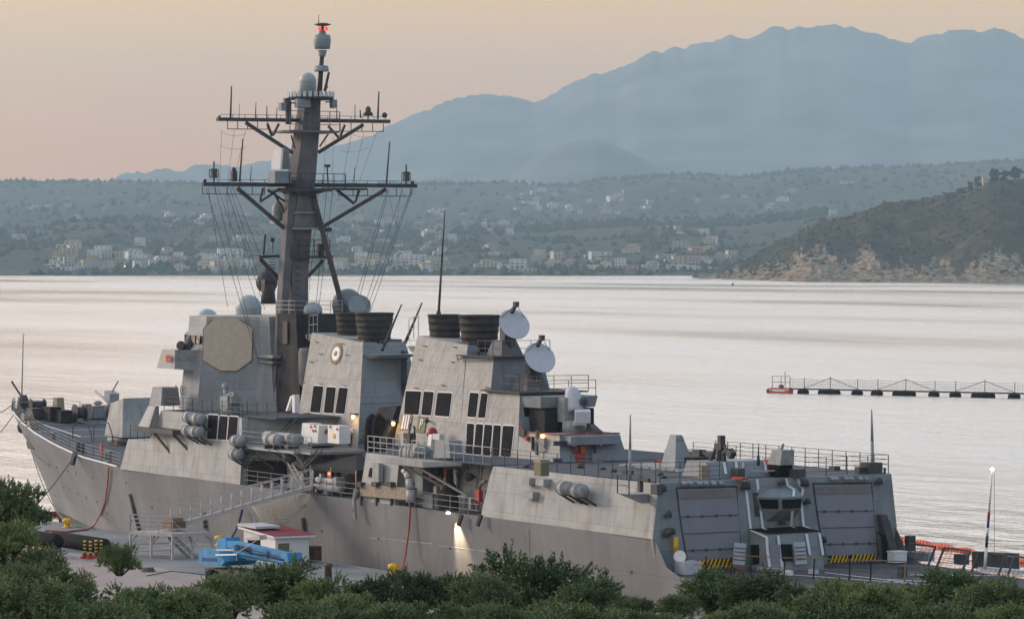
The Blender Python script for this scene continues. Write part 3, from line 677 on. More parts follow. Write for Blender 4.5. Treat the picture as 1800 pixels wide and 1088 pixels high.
# inner wall below the funnel and the stores on the platform
mb = MB(); mb.loft([(71.4, -4.6, 6.75), (83.8, -4.6, 6.75), (83.8, 4.6, 6.75), (71.4, 4.6, 6.75)], [(71.4, -4.5, 9.4), (80.5, -4.5, 9.4), (80.5, 4.5, 9.4), (71.4, 4.5, 9.4)])
inw = S(mb, 'inner_bulkhead', 'teal')
mb = MB(); mb.box(80.6, 84.0, -5.5, 5.5, 6.8, 9.3); S(mb, 'boat_bay_wall', 'louver', inw)  # near-black colour stands in for the shadow under the funnel deck
def face_item(u0, v0, u1, v1, Y, d, m, name, parent=None, label=None, lean=0):
    a = at(u0, v0, Y=Y); b_ = at(u1, v1, Y=Y); mb = MB()
    x0, x1 = sorted((a.x, b_.x)); z1, z0 = max(a.z, b_.z), min(a.z, b_.z)
    mb.hexa([(x0, Y, z0), (x1, Y, z0), (x1, Y+d, z0), (x0, Y+d, z0), (x0+lean, Y+.02, z1), (x1+lean, Y+.02, z1), (x1+lean, Y+d, z1), (x0+lean, Y+d, z1)])
    return S(mb, name, m, parent, label)
# white lockers and instrument cases beside the funnel
face_item(528, 743, 541, 780, -6.8, 1.0, 'white', 'white_locker', lean=.25)
lk = face_item(541, 746, 558, 779, -6.9, .9, 'white', 'instrument_cabinet', lean=.2)
face_item(560, 746, 574, 765, -6.0, .6, 'white', 'white_locker')
lk2 = face_item(576, 747, 596, 780, -7.0, .9, 'white', 'instrument_cabinet')
for (u, v, Y) in ((546, 750, -6.95), (550, 757, -6.95), (554, 757, -6.95), (553, 749, -6.95), (592, 754, -7.05), (580, 750, -7.05)):
    mb = MB(); mb.cbox(at(u, v, Y=Y), .13, .05, .17); S(mb, 'red_placard', 'red')

face_item(563, 754, 572, 762, -6.4, .3, 'red', 'hose_station'); face_item(600, 752, 609, 762, -3.6, .2, 'rust', 'junction_box'); face_item(584, 762, 588, 770, -7.05, .04, 'yellow', 'warning_plate')
for i, (u, v, m_) in enumerate(((604, 757, 'red'), (612, 764, 'mastdark'), (618, 770, 'mastdark'), (611, 773, 'mastdark'), (620, 757, 'white'), (605, 769, 'red'), (617, 779, 'mastdark'))):
    mb = MB(); p = onwall(u, v, tF); mb.cbox(p+ou*.1, .25, .15, .35, ry=random.uniform(-.5, .5)); S(mb, 'wall_valve', m_, F1)
# white inclined life float and cabinet on the roof edge
p = at(512, 703, Y=-5.3); mb = MB(); mb.hexa([(p.x-.55, -5.5, ZR+.5), (p.x-.3, -5.5, ZR+.5), (p.x-.3, -5.2, ZR+.5), (p.x-.55, -5.2, ZR+.5), (p.x-.15, -5.3, ZR+1.6), (p.x+.1, -5.3, ZR+1.6), (p.x+.1, -5.1, ZR+1.6), (p.x-.15, -5.1, ZR+1.6)]); S(mb, 'white_placard_board', 'white')
mb = MB(); mb.box(p.x+.35, p.x+.75, -5.4, -5.0, ZR+.4, ZR+1.7); S(mb, 'white_locker', 'white')
# steep ladders
def ladder(a, b_, wd, n, m='galv', name='ladder', side=V((1, 0, 0)), parent=None):
    a = V(a); b_ = V(b_); sdv = side.normalized()*wd/2; mb = MB()
    mb.bar(a-sdv, b_-sdv, .06, .12); mb.bar(a+sdv, b_+sdv, .06, .12)
    for i in range(n):
        q = a.lerp(b_, (i+.5)/n); mb.bar(q-sdv, q+sdv, .12, .04)
    return S(mb, name, m, parent)
ladder((66.9, -7.4, 9.6), (69.5, -6.6, ZR+.1), .7, 9, m='mastdark'); ladder((73.7, -7.9, 6.8), (70.9, -8.2, 9.5), .8, 9)
ladder(at(563, 790, Y=-8.2), at(533, 820, Y=-8.4), .7, 8, m='mastdark', name='accommodation_ladder')
mb = MB(); mb.path([at(u, v, Y=-8.9) for u, v in ((500, 792), (520, 800), (535, 818), (540, 835))], .09, 5); mb.path([at(u, v, Y=-8.9) for u, v in ((454, 786), (455, 806))], .05, 5); S(mb, 'boat_fall', 'mastdark')
mb = MB(); mb.lathe(at(509, 803, Y=-8.3), [(.05, -.4), (.45, -.3), (.5, .1), (.2, .4)], 12); S(mb, 'deck_float', 'mastdark')
# lit lamps along the casings
def deck_lamp(p, name='deck_lamp', parent=None, r=.13):
    mb = MB(); mb.cbox(p+V((0, .1, .2)), .5, .4, .1); o = S(mb, name, 'mastdark', parent); mb = MB(); mb.lathe(p, [(r*.6, -r), (r, 0), (r*.7, r)], 10); S(mb, 'lit_bulb', 'lamp', o)
    ld = bpy.data.lights.new('lamp_light', 'POINT'); ld.energy = 28; ld.color = (1, .55, .2); ld.shadow_soft_size = .15
    lo = bpy.data.objects.new('lamp_light', ld); lo.location = p+V((0, -.35, -.15)); col.objects.link(lo)
for (u, v) in ((544, 733), (534, 735), (627, 734)): deck_lamp(onwall(u, v, tF)+ou*.3)
deck_lamp(onwall(699, 746, tF)+ou*.35)
# boats with their cover between the funnels
mb = MB()
for (u, r_) in ((654, .55), (666, .5)):
    c = at(u, 755, Y=-3.6); mb.lathe(c+V((0, 0, -1.5)), [(r_*.7, -1.2), (r_, -.6), (r_, 1.6), (r_*.8, 2.3), (.1, 2.6)], 12)
boat = S(mb, 'inflatable_boat', 'black'); mb = MB()
c = at(685, 760, Y=-2.6); mb.hexa([(c.x-2.2, -4.0, 10), (c.x+1.8, -4.0, 10), (c.x+1.8, 1.5, 10), (c.x-2.2, 1.5, 10), (c.x-1.2, -2.8, 12.6), (c.x+1.1, -2.6, 12.8), (c.x+1.1, .5, 12.8), (c.x-1.2, .5, 12.6)])
S(mb, 'boat_cover', 'canvas')
# ---- 01 level aft: flush wall, recess, upper deck
ZU = 10.0
mb = MB()
mb.loft([(84.0, -8.92, 6.7), (89.2, -8.92, 6.7), (89.2, 8.92, 6.7), (84.0, 8.92, 6.7)], [(84.4, -sideh(ZU), ZU), (89.2, -sideh(ZU), ZU), (89.2, sideh(ZU), ZU), (84.4, sideh(ZU), ZU)])
aft1 = S(mb, 'amidships_deckhouse', 'grey')
mb = MB(); mb.loft([(89.2, -7.0, 6.7), (101.5, -7.0, 6.7), (101.5, 7.0, 6.7), (89.2, 7.0, 6.7)], [(89.2, -6.75, ZU), (101.5, -6.75, ZU), (101.5, 6.75, ZU), (89.2, 6.75, ZU)])
rec = S(mb, 'recessed_bulkhead', 'grey')
# aft side plating with its rounded forward edge, hangar walls
mb = MB(); AX = 121.25
def sideplate(sg):
    zz = [6.75, 7.3, 8.3, 9.2, ZU]; xe = [100.9, 101.0, 101.3, 101.5, 101.9]
    ring = [(xe[i], sg*(8.92-.11*(zz[i]-6.8)), zz[i]) for i in range(5)]
    back = [(AX-.02*i, sg*(8.84-.13*(zz[i]-6.8)), zz[i]) for i in range(5)]
    n_ = 6
    pv = None
    for j in range(n_+1):
        t = j/n_; cur = [V(a).lerp(V(b_), t) for a, b_ in zip(ring, back)]
        k = mb.pts(cur)
        if pv is not None:
            for i in range(4): f = (pv+i, k+i, k+i+1, pv+i+1); mb.face(f if sg < 0 else f[::-1])
        pv = k
    inner = [V((p[0], sg*6.8, p[2])) for p in ring]
    k = mb.pts(ring); k2 = mb.pts(inner)
    for i in range(4): mb.face((k+i, k+i+1, k2+i+1, k2+i) if sg < 0 else (k2+i, k2+i+1, k+i+1, k+i))
sideplate(-1); sideplate(1)
hangar = S(mb, 'hangar_house', 'grey')
mb = MB(); mb.poly([(101.4, -8.55, ZU), (AX, -8.42, ZU+.05), (AX, 8.42, ZU+.05), (101.4, 8.55, ZU)]); S(mb, 'hangar_roof', 'deck', hangar)
# low step up to the hangar roof on the port edge
mb = MB(); mb.box(84.45, 101.45, -8.5, 8.5, ZU+.004, ZU+.05); S(mb, 'upper_deck', 'deck', aft1)
# stern face: plating below the roof around the doors
def xface(ps, X, m, name, parent, dx=.06, label=None):      # polygon given in pixels on the plane x = X
    P_ = [at(u, v, X=X) for u, v in ps]; mb = MB()
    mb.prism([p for p in P_], (-dx, 0, 0)); return S(mb, name, m, parent, label)
mb = MB(); ps = [(AX, -8.84, 6.8), (AX, -8.42, ZU+.05), (AX, 8.42, ZU+.05), (AX+.15, 8.84, 6.8), (AX+.6, 8.8, 4.8), (AX+.6, -7.2, 4.8), (AX+.6, -7.6, 5.2)]
mb.prism([(AX+.02, -8.84, 6.8), (AX+.02, -8.5, 4.7), (AX+.02, 8.7, 4.7), (AX+.02, 8.84, 6.8), (AX+.02, 8.42, ZU+.05), (AX+.02, -8.42, ZU+.05)][::-1], (-.25, 0, 0))
sface = S(mb, 'hangar_bulkhead', 'teal', hangar)
XF = AX+.10
def on_face(ps, m, name, off=0.0, th=.05, label=None, parent=None):
    """flat item on the leaning stern bulkhead"""
    n = V((1, 0, .10)).normalized(); o = V((AX+.02+off, 0, 6.8)); P_ = []
    o2 = V((AX+.02+off, 0, 10.05)); 
    for u, v in ps:
        k = _ray(u, v)
        t = (o.x-CX)/k.x; p = _c+k*t
        P_.append(p)
    mb = MB(); mb.prism(P_, (-th, 0, 0)); return S(mb, name, m, parent or sface, label)
for dp, ps in (('door', [(1191, 860), (1294, 857), (1299, 920), (1304, 984), (1210, 989), (1200, 930)]), ('door', [(1431, 852), (1531, 851), (1537, 915), (1543, 975), (1452, 977), (1440, 915)])):
    on_face([(ps[0][0]-3, ps[0][1]-4), (ps[1][0]+2, ps[1][1]-4), ps[2], (ps[3][0]+3, ps[3][1]), (ps[4][0]-3, ps[4][1]), (ps[5][0]-3, ps[5][1])], 'mastdark', 'door_frame', .02)
    dr = on_face(ps, 'door', 'hangar_door', .06)
    def L(a, b_, t): return (lerp(a[0], b_[0], t), lerp(a[1], b_[1], t))
    tl, tr, br_, bl = ps[0], ps[1], ps[3], ps[4]
    on_face([L(tl, bl, .02), L(tr, br_, .02), L(tr, br_, .13), L(tl, bl, .13)], 'doorhead', 'door_head', .10, .03, parent=dr)
    for t in (.37, .60, .83):
        on_face([L(tl, bl, t), L(tr, br_, t), L(tr, br_, t+.008), L(tl, bl, t+.008)], 'mastdark', 'panel_joint', .10, .03, parent=dr)
        if t != .60:
            for i in range(4):
                a = L(L(tl, bl, t-.012), L(tr, br_, t-.012), .1+i*.25); on_face([a, (a[0]+4, a[1]), (a[0]+4, a[1]+4), (a[0], a[1]+4)], 'mastdark', 'door_latch', .12, .03, parent=dr)
# yellow and black hazard bands at the foot of the doors
def hazard(ps, nst):
    b_ = on_face(ps, 'black', 'hazard_band', .12)
    tl, tr, br_, bl = ps
    for i in range(nst):
        t0 = (i+.1)/nst; t1 = t0+.5/nst; sl = .7/nst
        q = [(lerp(tl[0], tr[0], min(1, t0+sl)), lerp(tl[1], tr[1], min(1, t0+sl))), (lerp(tl[0], tr[0], min(1, t1+sl)), lerp(tl[1], tr[1], min(1, t1+sl))), (lerp(bl[0], br_[0], t1), lerp(bl[1], br_[1], t1)), (lerp(bl[0], br_[0], t0), lerp(bl[1], br_[1], t0))]
        on_face(q, 'yellow', 'hazard_stripe', .17, .03, parent=b_)
hazard([(1224, 984), (1288, 981), (1288, 998), (1219, 1002)], 9); hazard([(1458, 976), (1491, 975), (1491, 988), (1458, 989)], 5); hazard([(1494, 975), (1541, 973), (1541, 986), (1494, 988)], 7)
# control station between the doors: window box and lower annex with its roof and doors
mb = MB(); a = at(1362, 875, X=AX+.1)
def zb(v, X): return CH-(v-YH)*0+0
Yl = at(1372, 880, X=AX+1).y; Yr = at(1408, 880, X=AX+1).y
zt = at(1390, 858, X=AX+.4).z; zm = at(1390, 873, X=AX+.9).z; zl = at(1390, 895, X=AX+.9).z; zz_ = at(1390, 915, X=AX+.3).z
mb.loft([(AX+.02, Yl-.35, zz_), (AX+.1, Yl+.5, zz_), (AX+.1, Yr-.1, zz_), (AX+.02, Yr, zz_)], [(AX+.02, Yl-.9, zl), (AX+1.0, Yl, zl), (AX+1.0, Yr, zl), (AX+.02, Yr+.1, zl)])
mb.loft([(AX+.02, Yl-.9, zl+.003), (AX+1.0, Yl, zl+.003), (AX+1.0, Yr, zl+.003), (AX+.02, Yr+.1, zl+.003)], [(AX+.02, Yl-1.2, zm), (AX+1.1, Yl-.1, zm), (AX+1.1, Yr+.1, zm), (AX+.02, Yr+.1, zm)])
mb.loft([(AX+.02, Yl-1.2, zm+.003), (AX+1.1, Yl-.1, zm+.003), (AX+1.1, Yr+.1, zm+.003), (AX+.02, Yr+.1, zm+.003)], [(AX+.02, Yl-1.1, zt), (AX+.3, Yl-.2, zt), (AX+.3, Yr+.1, zt), (AX+.02, Yr+.1, zt)])
ctl = S(mb, 'landing_control_cab', 'teal', hangar)
mb = MB(); mb.prism([(AX+1.12, Yl+.12, zl+.08), (AX+1.16, Yl+.05, zm-.12), (AX+1.16, Yr-.05, zm-.12), (AX+1.12, Yr-.12, zl+.08)], (-.05, 0, 0))
mb.prism([(AX+.25, Yl-.78, zl+.08), (AX+.95, Yl-.12, zl+.08), (AX+1.02, Yl-.2, zm-.12), (AX+.22, Yl-1.05, zm-.12)], (.03, -.03, 0)); S(mb, 'cab_window', 'glass', ctl)
on_face([(1324, 866), (1352, 865), (1356, 906), (1328, 908)], 'mastdark', 'louvred_panel', .06)
# annex
A0 = at(1310, 932, X=AX+.15); A1 = at(1440, 930, X=AX+.15); xz = AX+2.0
yl_ = at(1350, 945, X=xz).y; yr_ = at(1446, 940, X=xz).y; ztp = at(1360, 938, X=xz).z
mb = MB(); mb.loft([(AX+.3, yl_-.1, 4.7), (xz+.2, yl_-.1, 4.7), (xz+.2, yr_, 4.7), (AX+.3, yr_, 4.7)], [(AX+.1, yl_, ztp+.15), (xz, yl_, ztp), (xz, yr_-.3, ztp), (AX+.1, yr_-.3, ztp+.15)])
ann = S(mb, 'hangar_annex', 'teal', hangar)
mb = MB(); mb.loft([(AX+.12, yl_-.06, ztp+.16), (xz+.05, yl_-.05, ztp+.01), (xz+.05, yr_-.25, ztp+.01), (AX+.12, yr_-.25, ztp+.16)], [(AX+.12, yl_-.06, ztp+.2), (xz+.05, yl_-.05, ztp+.05), (xz+.05, yr_-.25, ztp+.05), (AX+.12, yr_-.25, ztp+.2)]); S(mb, 'annex_roof', 'black', ann)
def xitem(ps, X, m, name, parent, th=.06):
    mb = MB(); mb.prism([at(u, v, X=X) for u, v in ps], (-th, 0, 0)); return S(mb, name, m, parent)
mb = MB(); mb.prism([at(u, v, Y=yl_-.12) for u, v in ((1319, 957), (1332, 957), (1334, 990), (1321, 992))], (0, .06, 0)); S(mb, 'annex_doorway', 'louver', ann); xitem([(1373, 956), (1392, 956), (1394, 985), (1375, 986)], xz+.25, 'louver', 'annex_doorway', ann)
for ps in ([(1292, 953), (1312, 955), (1309, 993), (1289, 991)], [(1396, 953), (1415, 952), (1419, 990), (1399, 992)]):
    xq = xz+.55 if ps[0][0] > 1350 else AX+1.3
    d = xitem(ps, xq, 'dish', 'open_door', ann, .08)
    for t in (.22, .4, .58, .76):
        a = (lerp(ps[0][0], ps[3][0], t), lerp(ps[0][1], ps[3][1], t)); b_ = (lerp(ps[1][0], ps[2][0], t), lerp(ps[1][1], ps[2][1], t))
        xitem([a, b_, (b_[0], b_[1]+1.2), (a[0], a[1]+1.2)], xq+.05, 'mastdark', 'door_rib', d, .04)
xitem([(1353, 957), (1371, 957), (1373, 1000), (1356, 1001)], xz+.22, 'door', 'annex_panel', ann)
# white landing lines running down roof house, bulkhead, annex roof and annex
def wline(pts, X0, wpx=4.4, name='landing_line'):
    mb = MB()
    for (a, b_) in zip(pts, pts[1:]):
        (u0, v0, x0), (u1, v1, x1) = a, b_
        hw = wpx/2 if abs(v1-v0) > 12 else wpx*.45
        if abs(v1-v0) > abs(u1-u0)*1.0: q = [(u0-hw, v0, x0), (u0+hw, v0, x0), (u1+hw, v1, x1), (u1-hw, v1, x1)]
        else: q = [(u0-hw, v0+.8, x0), (u0+hw, v0-.8, x0), (u1+hw, v1-.8, x1), (u1-hw, v1+.8, x1)]
        mb.prism([at(u, v, X=x) for u, v, x in q], (-.02, 0, 0))
    S(mb, name, 'white', sface)
A_, B_, C_ = AX+.05, AX+.55, xz+.14
for pts in ([(1309, 842, A_), (1313, 870, A_), (1320, 931, A_+.05)], [(1331, 842, A_), (1341, 928, A_+.05)], [(1382, 841, A_), (1385, 853, A_)], [(1403, 841, A_), (1406, 853, A_), (1412, 858, A_+.2)]): wline(pts, 0)
wline([(1320, 931, AX+.3), (1348, 944, xz+.05)], 0); wline([(1341, 928, AX+.3), (1368, 941, xz+.05)], 0); wline([(1393, 926, AX+.3), (1418, 938, xz+.05)], 0, 3.4); wline([(1416, 925, AX+.3), (1442, 938, xz+.05)], 0, 3.4)
wline([(1348, 944, C_), (1349, 965, C_+.05), (1354, 1000, C_+.12)], 0); wline([(1368, 941, C_), (1376, 1000, C_+.12)], 0); wline([(1418, 938, C_), (1424, 975, C_+.12)], 0); wline([(1441, 938, C_), (1447, 975, C_+.12)], 0)
wline([(1385, 853, AX+.5), (1396, 860, AX+.5), (1395, 872, AX+1.15)], 0); wline([(1412, 858, A_+.1), (1408, 880, A_+.1), (1413, 925, A_+.15)], 0); wline([(1393, 897, AX+.9), (1391, 925, AX+.3)], 0)
# lamps, speakers and fittings on the bulkhead
for (u, v, s_) in ((1165, 857, .45), (1312, 853, .5), (1416, 848, .45), (1176, 903, .35), (1174, 935, .5), (1182, 933, .35), (1376, 846, .35), (1420, 880, .35), (1546, 845, .4), (1193, 998, .3), (1377, 916, .3), (1552, 930, .5), (1560, 920, .4), (1361, 899, .25), (1448, 948, .35)):
    p = at(u, v, X=AX+.3); mb = MB(); mb.ball(p, s_*.55, 10); mb.cbox(p-V((.1, 0, s_*.4)), .3, s_*1.1, .12); S(mb, 'floodlight', 'mastdark', sface)
for i, u in enumerate((1204, 1213, 1230, 1241, 1255, 1268, 1464, 1470, 1488, 1496, 1513, 1523)):
    v = 849 if u < 1300 else 841; p = at(u, v, X=AX+.25); mb = MB(); mb.cbox(p, .3, .28, .12, ry=.5); S(mb, 'edge_lamp', 'grey2', sface)
xitem([(1550, 940), (1563, 940), (1565, 988), (1553, 989)], AX+.8, 'louver', 'side_recess', sface); 
mb = MB(); p = at(1572, 960, X=AX+.7); mb.hexa([(AX+.4, p.y-.45, 4.8), (AX+1.2, p.y-.45, 4.8), (AX+1.2, p.y+.2, 4.8), (AX+.4, p.y+.2, 4.8), (AX+.1, p.y-.9, 7.6), (AX+.5, p.y-.9, 7.6), (AX+.5, p.y-.4, 7.6), (AX+.1, p.y-.4, 7.6)]); S(mb, 'escape_trunk', 'mastdark', sface)
p = at(1577, 978, X=AX+1.6); mb = MB(); mb.cbox(V((p.x, p.y, 5.1)), .75, .9, .62); mb.cbox(V((p.x, p.y, 5.44)), .85, 1.0, .07); S(mb, 'flight_deck_locker', 'white')
p = at(1195, 978, X=AX+1.0); mb = MB(); mb.lathe(p, [(.35, -.1), (.38, 0), (.35, .1)], 14, axis=(.8, -.6, .2)); mb.tube(p, p-V((0, 0, 1.0)), .08); S(mb, 'hose_reel', 'white')
p = at(1188, 958, X=AX+.4); mb = MB(); mb.tube(p-V((0, 0, .5)), p+V((0, 0, .5)), .16, .16, 8); S(mb, 'gas_bottle', 'yellow')
mb = MB(); p = at(1198, 990, X=AX+1.0); mb.box(AX+.7, AX+1.8, p.y-.3, p.y+.9, 4.75, 5.5); S(mb, 'flight_deck_locker', 'dish')

# ---- after deckhouse: one sloping port wall in four steps, the after funnel on the first
tA = lambda z: 1.68+.2*(17.5-z)
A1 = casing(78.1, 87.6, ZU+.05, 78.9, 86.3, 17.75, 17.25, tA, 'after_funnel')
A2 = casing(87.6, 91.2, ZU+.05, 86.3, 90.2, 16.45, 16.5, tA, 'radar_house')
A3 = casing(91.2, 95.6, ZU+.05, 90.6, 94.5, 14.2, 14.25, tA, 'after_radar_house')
for c in ([(714, 687), (741, 688), (736, 729), (711, 727)], [(746, 688), (763, 689), (758, 730), (741, 729)], [(770, 690), (795, 691), (790, 732), (765, 730)]): panel_on(A1, c, tA, frame='dish')
for c in ([(827, 690), (842, 691), (837, 733), (822, 732)], [(847, 691), (858, 692), (853, 734), (841, 734)]): panel_on(A2, c, tA, frame='dish')
for c in ([(822, 744), (834, 745), (831, 798), (819, 797)], [(838, 745), (850, 746), (846, 799), (833, 798)]): panel_on(A1, c, tA, frame='dish')
for c in ([(853, 746), (866, 747), (862, 800), (848, 799)], [(869, 747), (881, 748), (878, 801), (864, 800)], [(885, 748), (904, 749), (898, 803), (881, 801)]): panel_on(A3, c, tA, frame='dish')
cap(782, 553, .1, 1.22, 16.9, parent=A1); cap(843, 554, -.25, 1.45, 16.8, parent=A1)
mb = MB(); mb.box(78.7, 86.2, -1.58, 1.58, 17.25, 17.4); S(mb, 'funnel_top', 'mastdark', A1)
mb = MB(); mb.tube((81.7, .9, 17.3), (81.7, .9, 18.7), .5, .5, 12); S(mb, 'exhaust_pipe', 'soot', A1)
for hh, X0, X1, P_ in ((16.5, 86.4, 90.2, A2), (14.25, 90.7, 94.5, A3)):
    h = tA(hh)+.35; mb = MB(); mb.box(X0-.9, X1+.5, -h, h, hh+.01, hh+.1); S(mb, 'walkway', 'mastdark', P_)
    mb = MB(); rail(mb, [(X0+2.2, -h, hh+.1), (X1+.5, -h, hh+.1), (X1+.5, h, hh+.1)], 1.05, 1.3, 2); S(mb, 'walkway_rail', 'mast', P_)
mb = MB(); mb.bar(onwall(810, 632, tA)+ou*.3, onwall(866, 632, tA)+ou*.3, .06, .08); mb.bar(onwall(857, 686, tA)+ou*.3, onwall(912, 690, tA)+ou*.3, .06, .08); mb.bar(onwall(810, 628, tA)+ou*.3, onwall(812, 636, tA)+ou*.3, .05, .05); S(mb, 'awning_rail', 'mastdark', A2)
mb = MB(); rail(mb, [(77.2, -1.4, 17.4), (78.8, -1.5, 17.7)], 1.5, .8, 2); mb.hexa([(77.3, -1.3, 16.6), (78.9, -1.3, 16.2), (78.9, 1.2, 16.2), (77.3, 1.2, 16.6), (77.2, -1.5, 17.0), (78.9, -1.5, 17.0), (78.9, 1.3, 17.0), (77.2, 1.3, 17.0)]); S(mb, 'funnel_ledge', 'grey', A1)
irons(A1, [(748, 608), (801, 610), (740, 632), (797, 636), (733, 682), (780, 677)], tA); irons(A2, [(858, 681)], tA)
mb = MB(); p = at(890, 650, X=90.3)           # horseshoe of hose on the aft face
mb.path([at(u, v, X=90.35) for u, v in ((884, 655), (883, 672), (887, 680), (894, 682), (900, 676), (901, 664))], .09, 6); S(mb, 'hung_hose', 'rust', A2)
mb = MB(); mb.ball(at(915, 674, X=90.3), .16, 8); mb.ball(at(871, 617, X=86.6), .14, 8); mb.ball(at(841, 620, X=86.6), .14, 8); S(mb, 'wall_lamp', 'mastdark', A2)
# pedestals and the two big fire-control dishes
for (u, v, hb, X0, X1, P_) in ((899, 576, 16.5, 88.0, 90.0, A2), (944, 635, 14.25, 92.0, 94.0, A3)):
    mb = MB(); c = at(u, v, Y=0); z1 = c.z-.85
    mb.loft([(c.x-2.0, -.9, hb), (c.x+.2, -.9, hb), (c.x+.2, .9, hb), (c.x-2.0, .9, hb)], [(c.x-1.7, -.5, z1), (c.x-.4, -.5, z1), (c.x-.4, .6, z1), (c.x-1.7, .6, z1)]); S(mb, 'director_pedestal', 'mast', P_)
    director(u, v, 0, (.86, -.08, .46), r=1.12, name='fire_control_dish', box='mastdark')
# ship side panel with stripes, letter board, red lamp and gear on the port wall
for i in range(3):
    mb = MB(); p = onwall(710.5+i*4.4, 742, tA)+ou*.09; mb.cbox(p, .2, .03, 1.0, rx=-.2); S(mb, 'white_stripe', 'white', A1)
mb = MB(); mb.cbox(onwall(714, 742, tA)+ou*.05, 1.6, .03, 1.15, rx=-.2); S(mb, 'efficiency_panel', 'tarp', A1)
mb = MB(); pP = onwall(742, 746, tA); mb.cbox(pP+ou*.05, 1.2, .03, 1.15, rx=-.2); bd = S(mb, 'letter_board', 'olive', A1)
text('P', pP+ou*.09, .95, (R(90)-math.atan(.2), 0, 0), 'white', A1, 'board_letter')
mb = MB(); p = onwall(758, 741, tA)+ou*.35; mb.ball(p, .17, 8); mb.tube(p, p-ou*.4, .05); S(mb, 'flood_lamp', 'mastdark', A1)
mb = MB(); b = at(760, 757, Y=-3.9); mb.lathe((b.x, b.y, b.z-.35), [(.4, 0), (.38, .25), (.25, .5), (.06, .6)], 14); S(mb, 'red_beacon', 'red')
mb = MB(); mb.path([at(u, v, Y=-4.2) for u, v in ((718, 775), (721, 744))], .06, 5); mb.path([at(u, v, Y=-4.2) for u, v in ((728, 778), (729, 752), (727, 749))], .08, 5); mb.cbox(at(720, 770, Y=-4.2), .9, .5, .7); S(mb, 'refuelling_post', 'mastdark')
# windscreen plate, lockers and raft canisters on the upper deck by the recess
mb = MB(); a = [at(u, v, Y=-8.3) for u, v in ((761, 805), (791, 805), (789, 775), (786, 774), (765, 776))]; mb.prism(a, (0, .9, 0)); S(mb, 'blue_grey_locker', 'teal')
face_item(751, 763, 757, 784, -7.2, .25, 'white', 'white_placard_board', lean=.15); face_item(760, 762, 772, 773, -7.2, .4, 'dish', 'instrument_cabinet'); face_item(792, 775, 802, 797, -5.0, .5, 'dish', 'white_locker')
for u in (728, 742): 
    p = at(u-6, 796, Y=-8.0); raft(p, 1.3, .52, (1, .55, 0), cradle=False)
mb = MB(); rail(mb, [(84.5, -8.5, ZU), (90.0, -8.5, ZU)], 1.15, .95, 3, .03, .045); rail(mb, [(91, -8.6, ZU), (92.8, -8.6, ZU)], 1.15, .9, 3, .03, .045); rail(mb, [(95.0, -8.3, ZU), (101.3, -8.3, ZU)], 1.15, 1.25, 2, .03, .04); S(mb, 'upper_deck_rail', 'galv', aft1)
for u in (817, 863):
    mb = MB(); mb.tube(at(u, 793, Y=-6.5), at(u+2, 770, Y=-6.5), .07, .07, 6); S(mb, 'white_staff', 'white')
# sponson slab over the recess with its struts and gear in the recess
mb = MB(); mb.hexa([(89.3, -9.7, 9.55), (94.6, -9.7, 9.55), (97.0, -8.2, 9.75), (89.3, -8.2, 9.75), (89.3, -9.75, 9.95), (94.6, -9.75, 9.95), (97.2, -8.2, 9.98), (89.3, -8.2, 9.98)])
mb.bar((91.2, -9.4, 9.5), (94.0, -7.2, 7.9), .12, .14); mb.bar((93.4, -9.4, 9.5), (97.4, -7.2, 7.4), .12, .14)
S(mb, 'raft_sponson', 'grey', rec)
def ritem(u, v, w_, h_, m, name, d=.25, Y=-7.15, ry=0):
    p = at(u, v, Y=Y); mb = MB(); mb.cbox(p, w_, d, h_, ry=ry); return S(mb, name, m)
mb = MB(); mb.lathe(at(732, 862, Y=-7.3), [(.75, -.14), (.8, 0), (.75, .14)], 16, axis=(0, 1, 0)); S(mb, 'red_hose_reel', 'red')
for i in range(4):
    ritem(726+i*3.4, 852, .1, 1.5, 'white' if i % 2 else 'red', 'hose_fold', .12, -7.55)
ritem(787, 836, .85, 1.0, 'red', 'fire_plug_board', .1, -7.2); ritem(785, 847, .7, .55, 'orange' if 0 else 'yellow', 'warning_plate', .1, -7.25); ritem(787, 838, .3, .7, 'white', 'number_plate', .1, -7.32)
ritem(758, 855, .9, 2.0, 'tarp', 'valve_board', .15, -7.15); ritem(770, 852, .5, 1.2, 'grey2', 'electric_box', .3, -7.2); ritem(763, 828, 1.5, .7, 'mastdark', 'ventilation_grille', .3, -7.2)
for (u0, v0, u1, v1) in ((751, 846, 749, 878), (782, 812, 784, 812)):
    mb = MB(); mb.tube(at(u0, v0, Y=-7.5), at(u1, v1, Y=-7.5), .12, .12, 6); S(mb, 'riser_pipe', 'mastdark')
ritem(800, 847, .45, 1.7, 'white', 'stretcher', .15, -7.1, .12)
mb = MB()
for (u, v) in ((820, 822), (801, 832), (807, 834), (787, 833)): mb.path([at(u-3, v+6, Y=-7.15), at(u-2, v-1, Y=-7.15), at(u+2, v-2, Y=-7.15), at(u+3, v+5, Y=-7.15)], .04, 4)
S(mb, 'pipe_loop', 'mastdark', rec)
mb = MB(); p = at(825, 838, Y=-7.4); mb.lathe(p, [(.25, -.2), (.3, .1), (.1, .2)], 10, axis=(.5, -.8, 0)); mb.tube(p, p+V((0, .5, 0)), .06); S(mb, 'flood_lamp', 'mastdark')
ladder(at(836, 897, Y=-7.6), at(846, 814, Y=-7.6), .45, 16, m='mastdark', name='vertical_ladder'); 
mb = MB(); mb.path([at(u, v, Y=-7.8) for u, v in ((854, 846), (847, 848), (843, 856), (843, 866))], .13, 7); mb.path([at(u, v, Y=-7.8) for u, v in ((843, 868), (848, 864), (854, 864), (854, 876))], .08, 6); S(mb, 'vent_gooseneck', 'mast'); ritem(842, 871, .5, .8, 'red', 'hose_box', .3, -7.9)
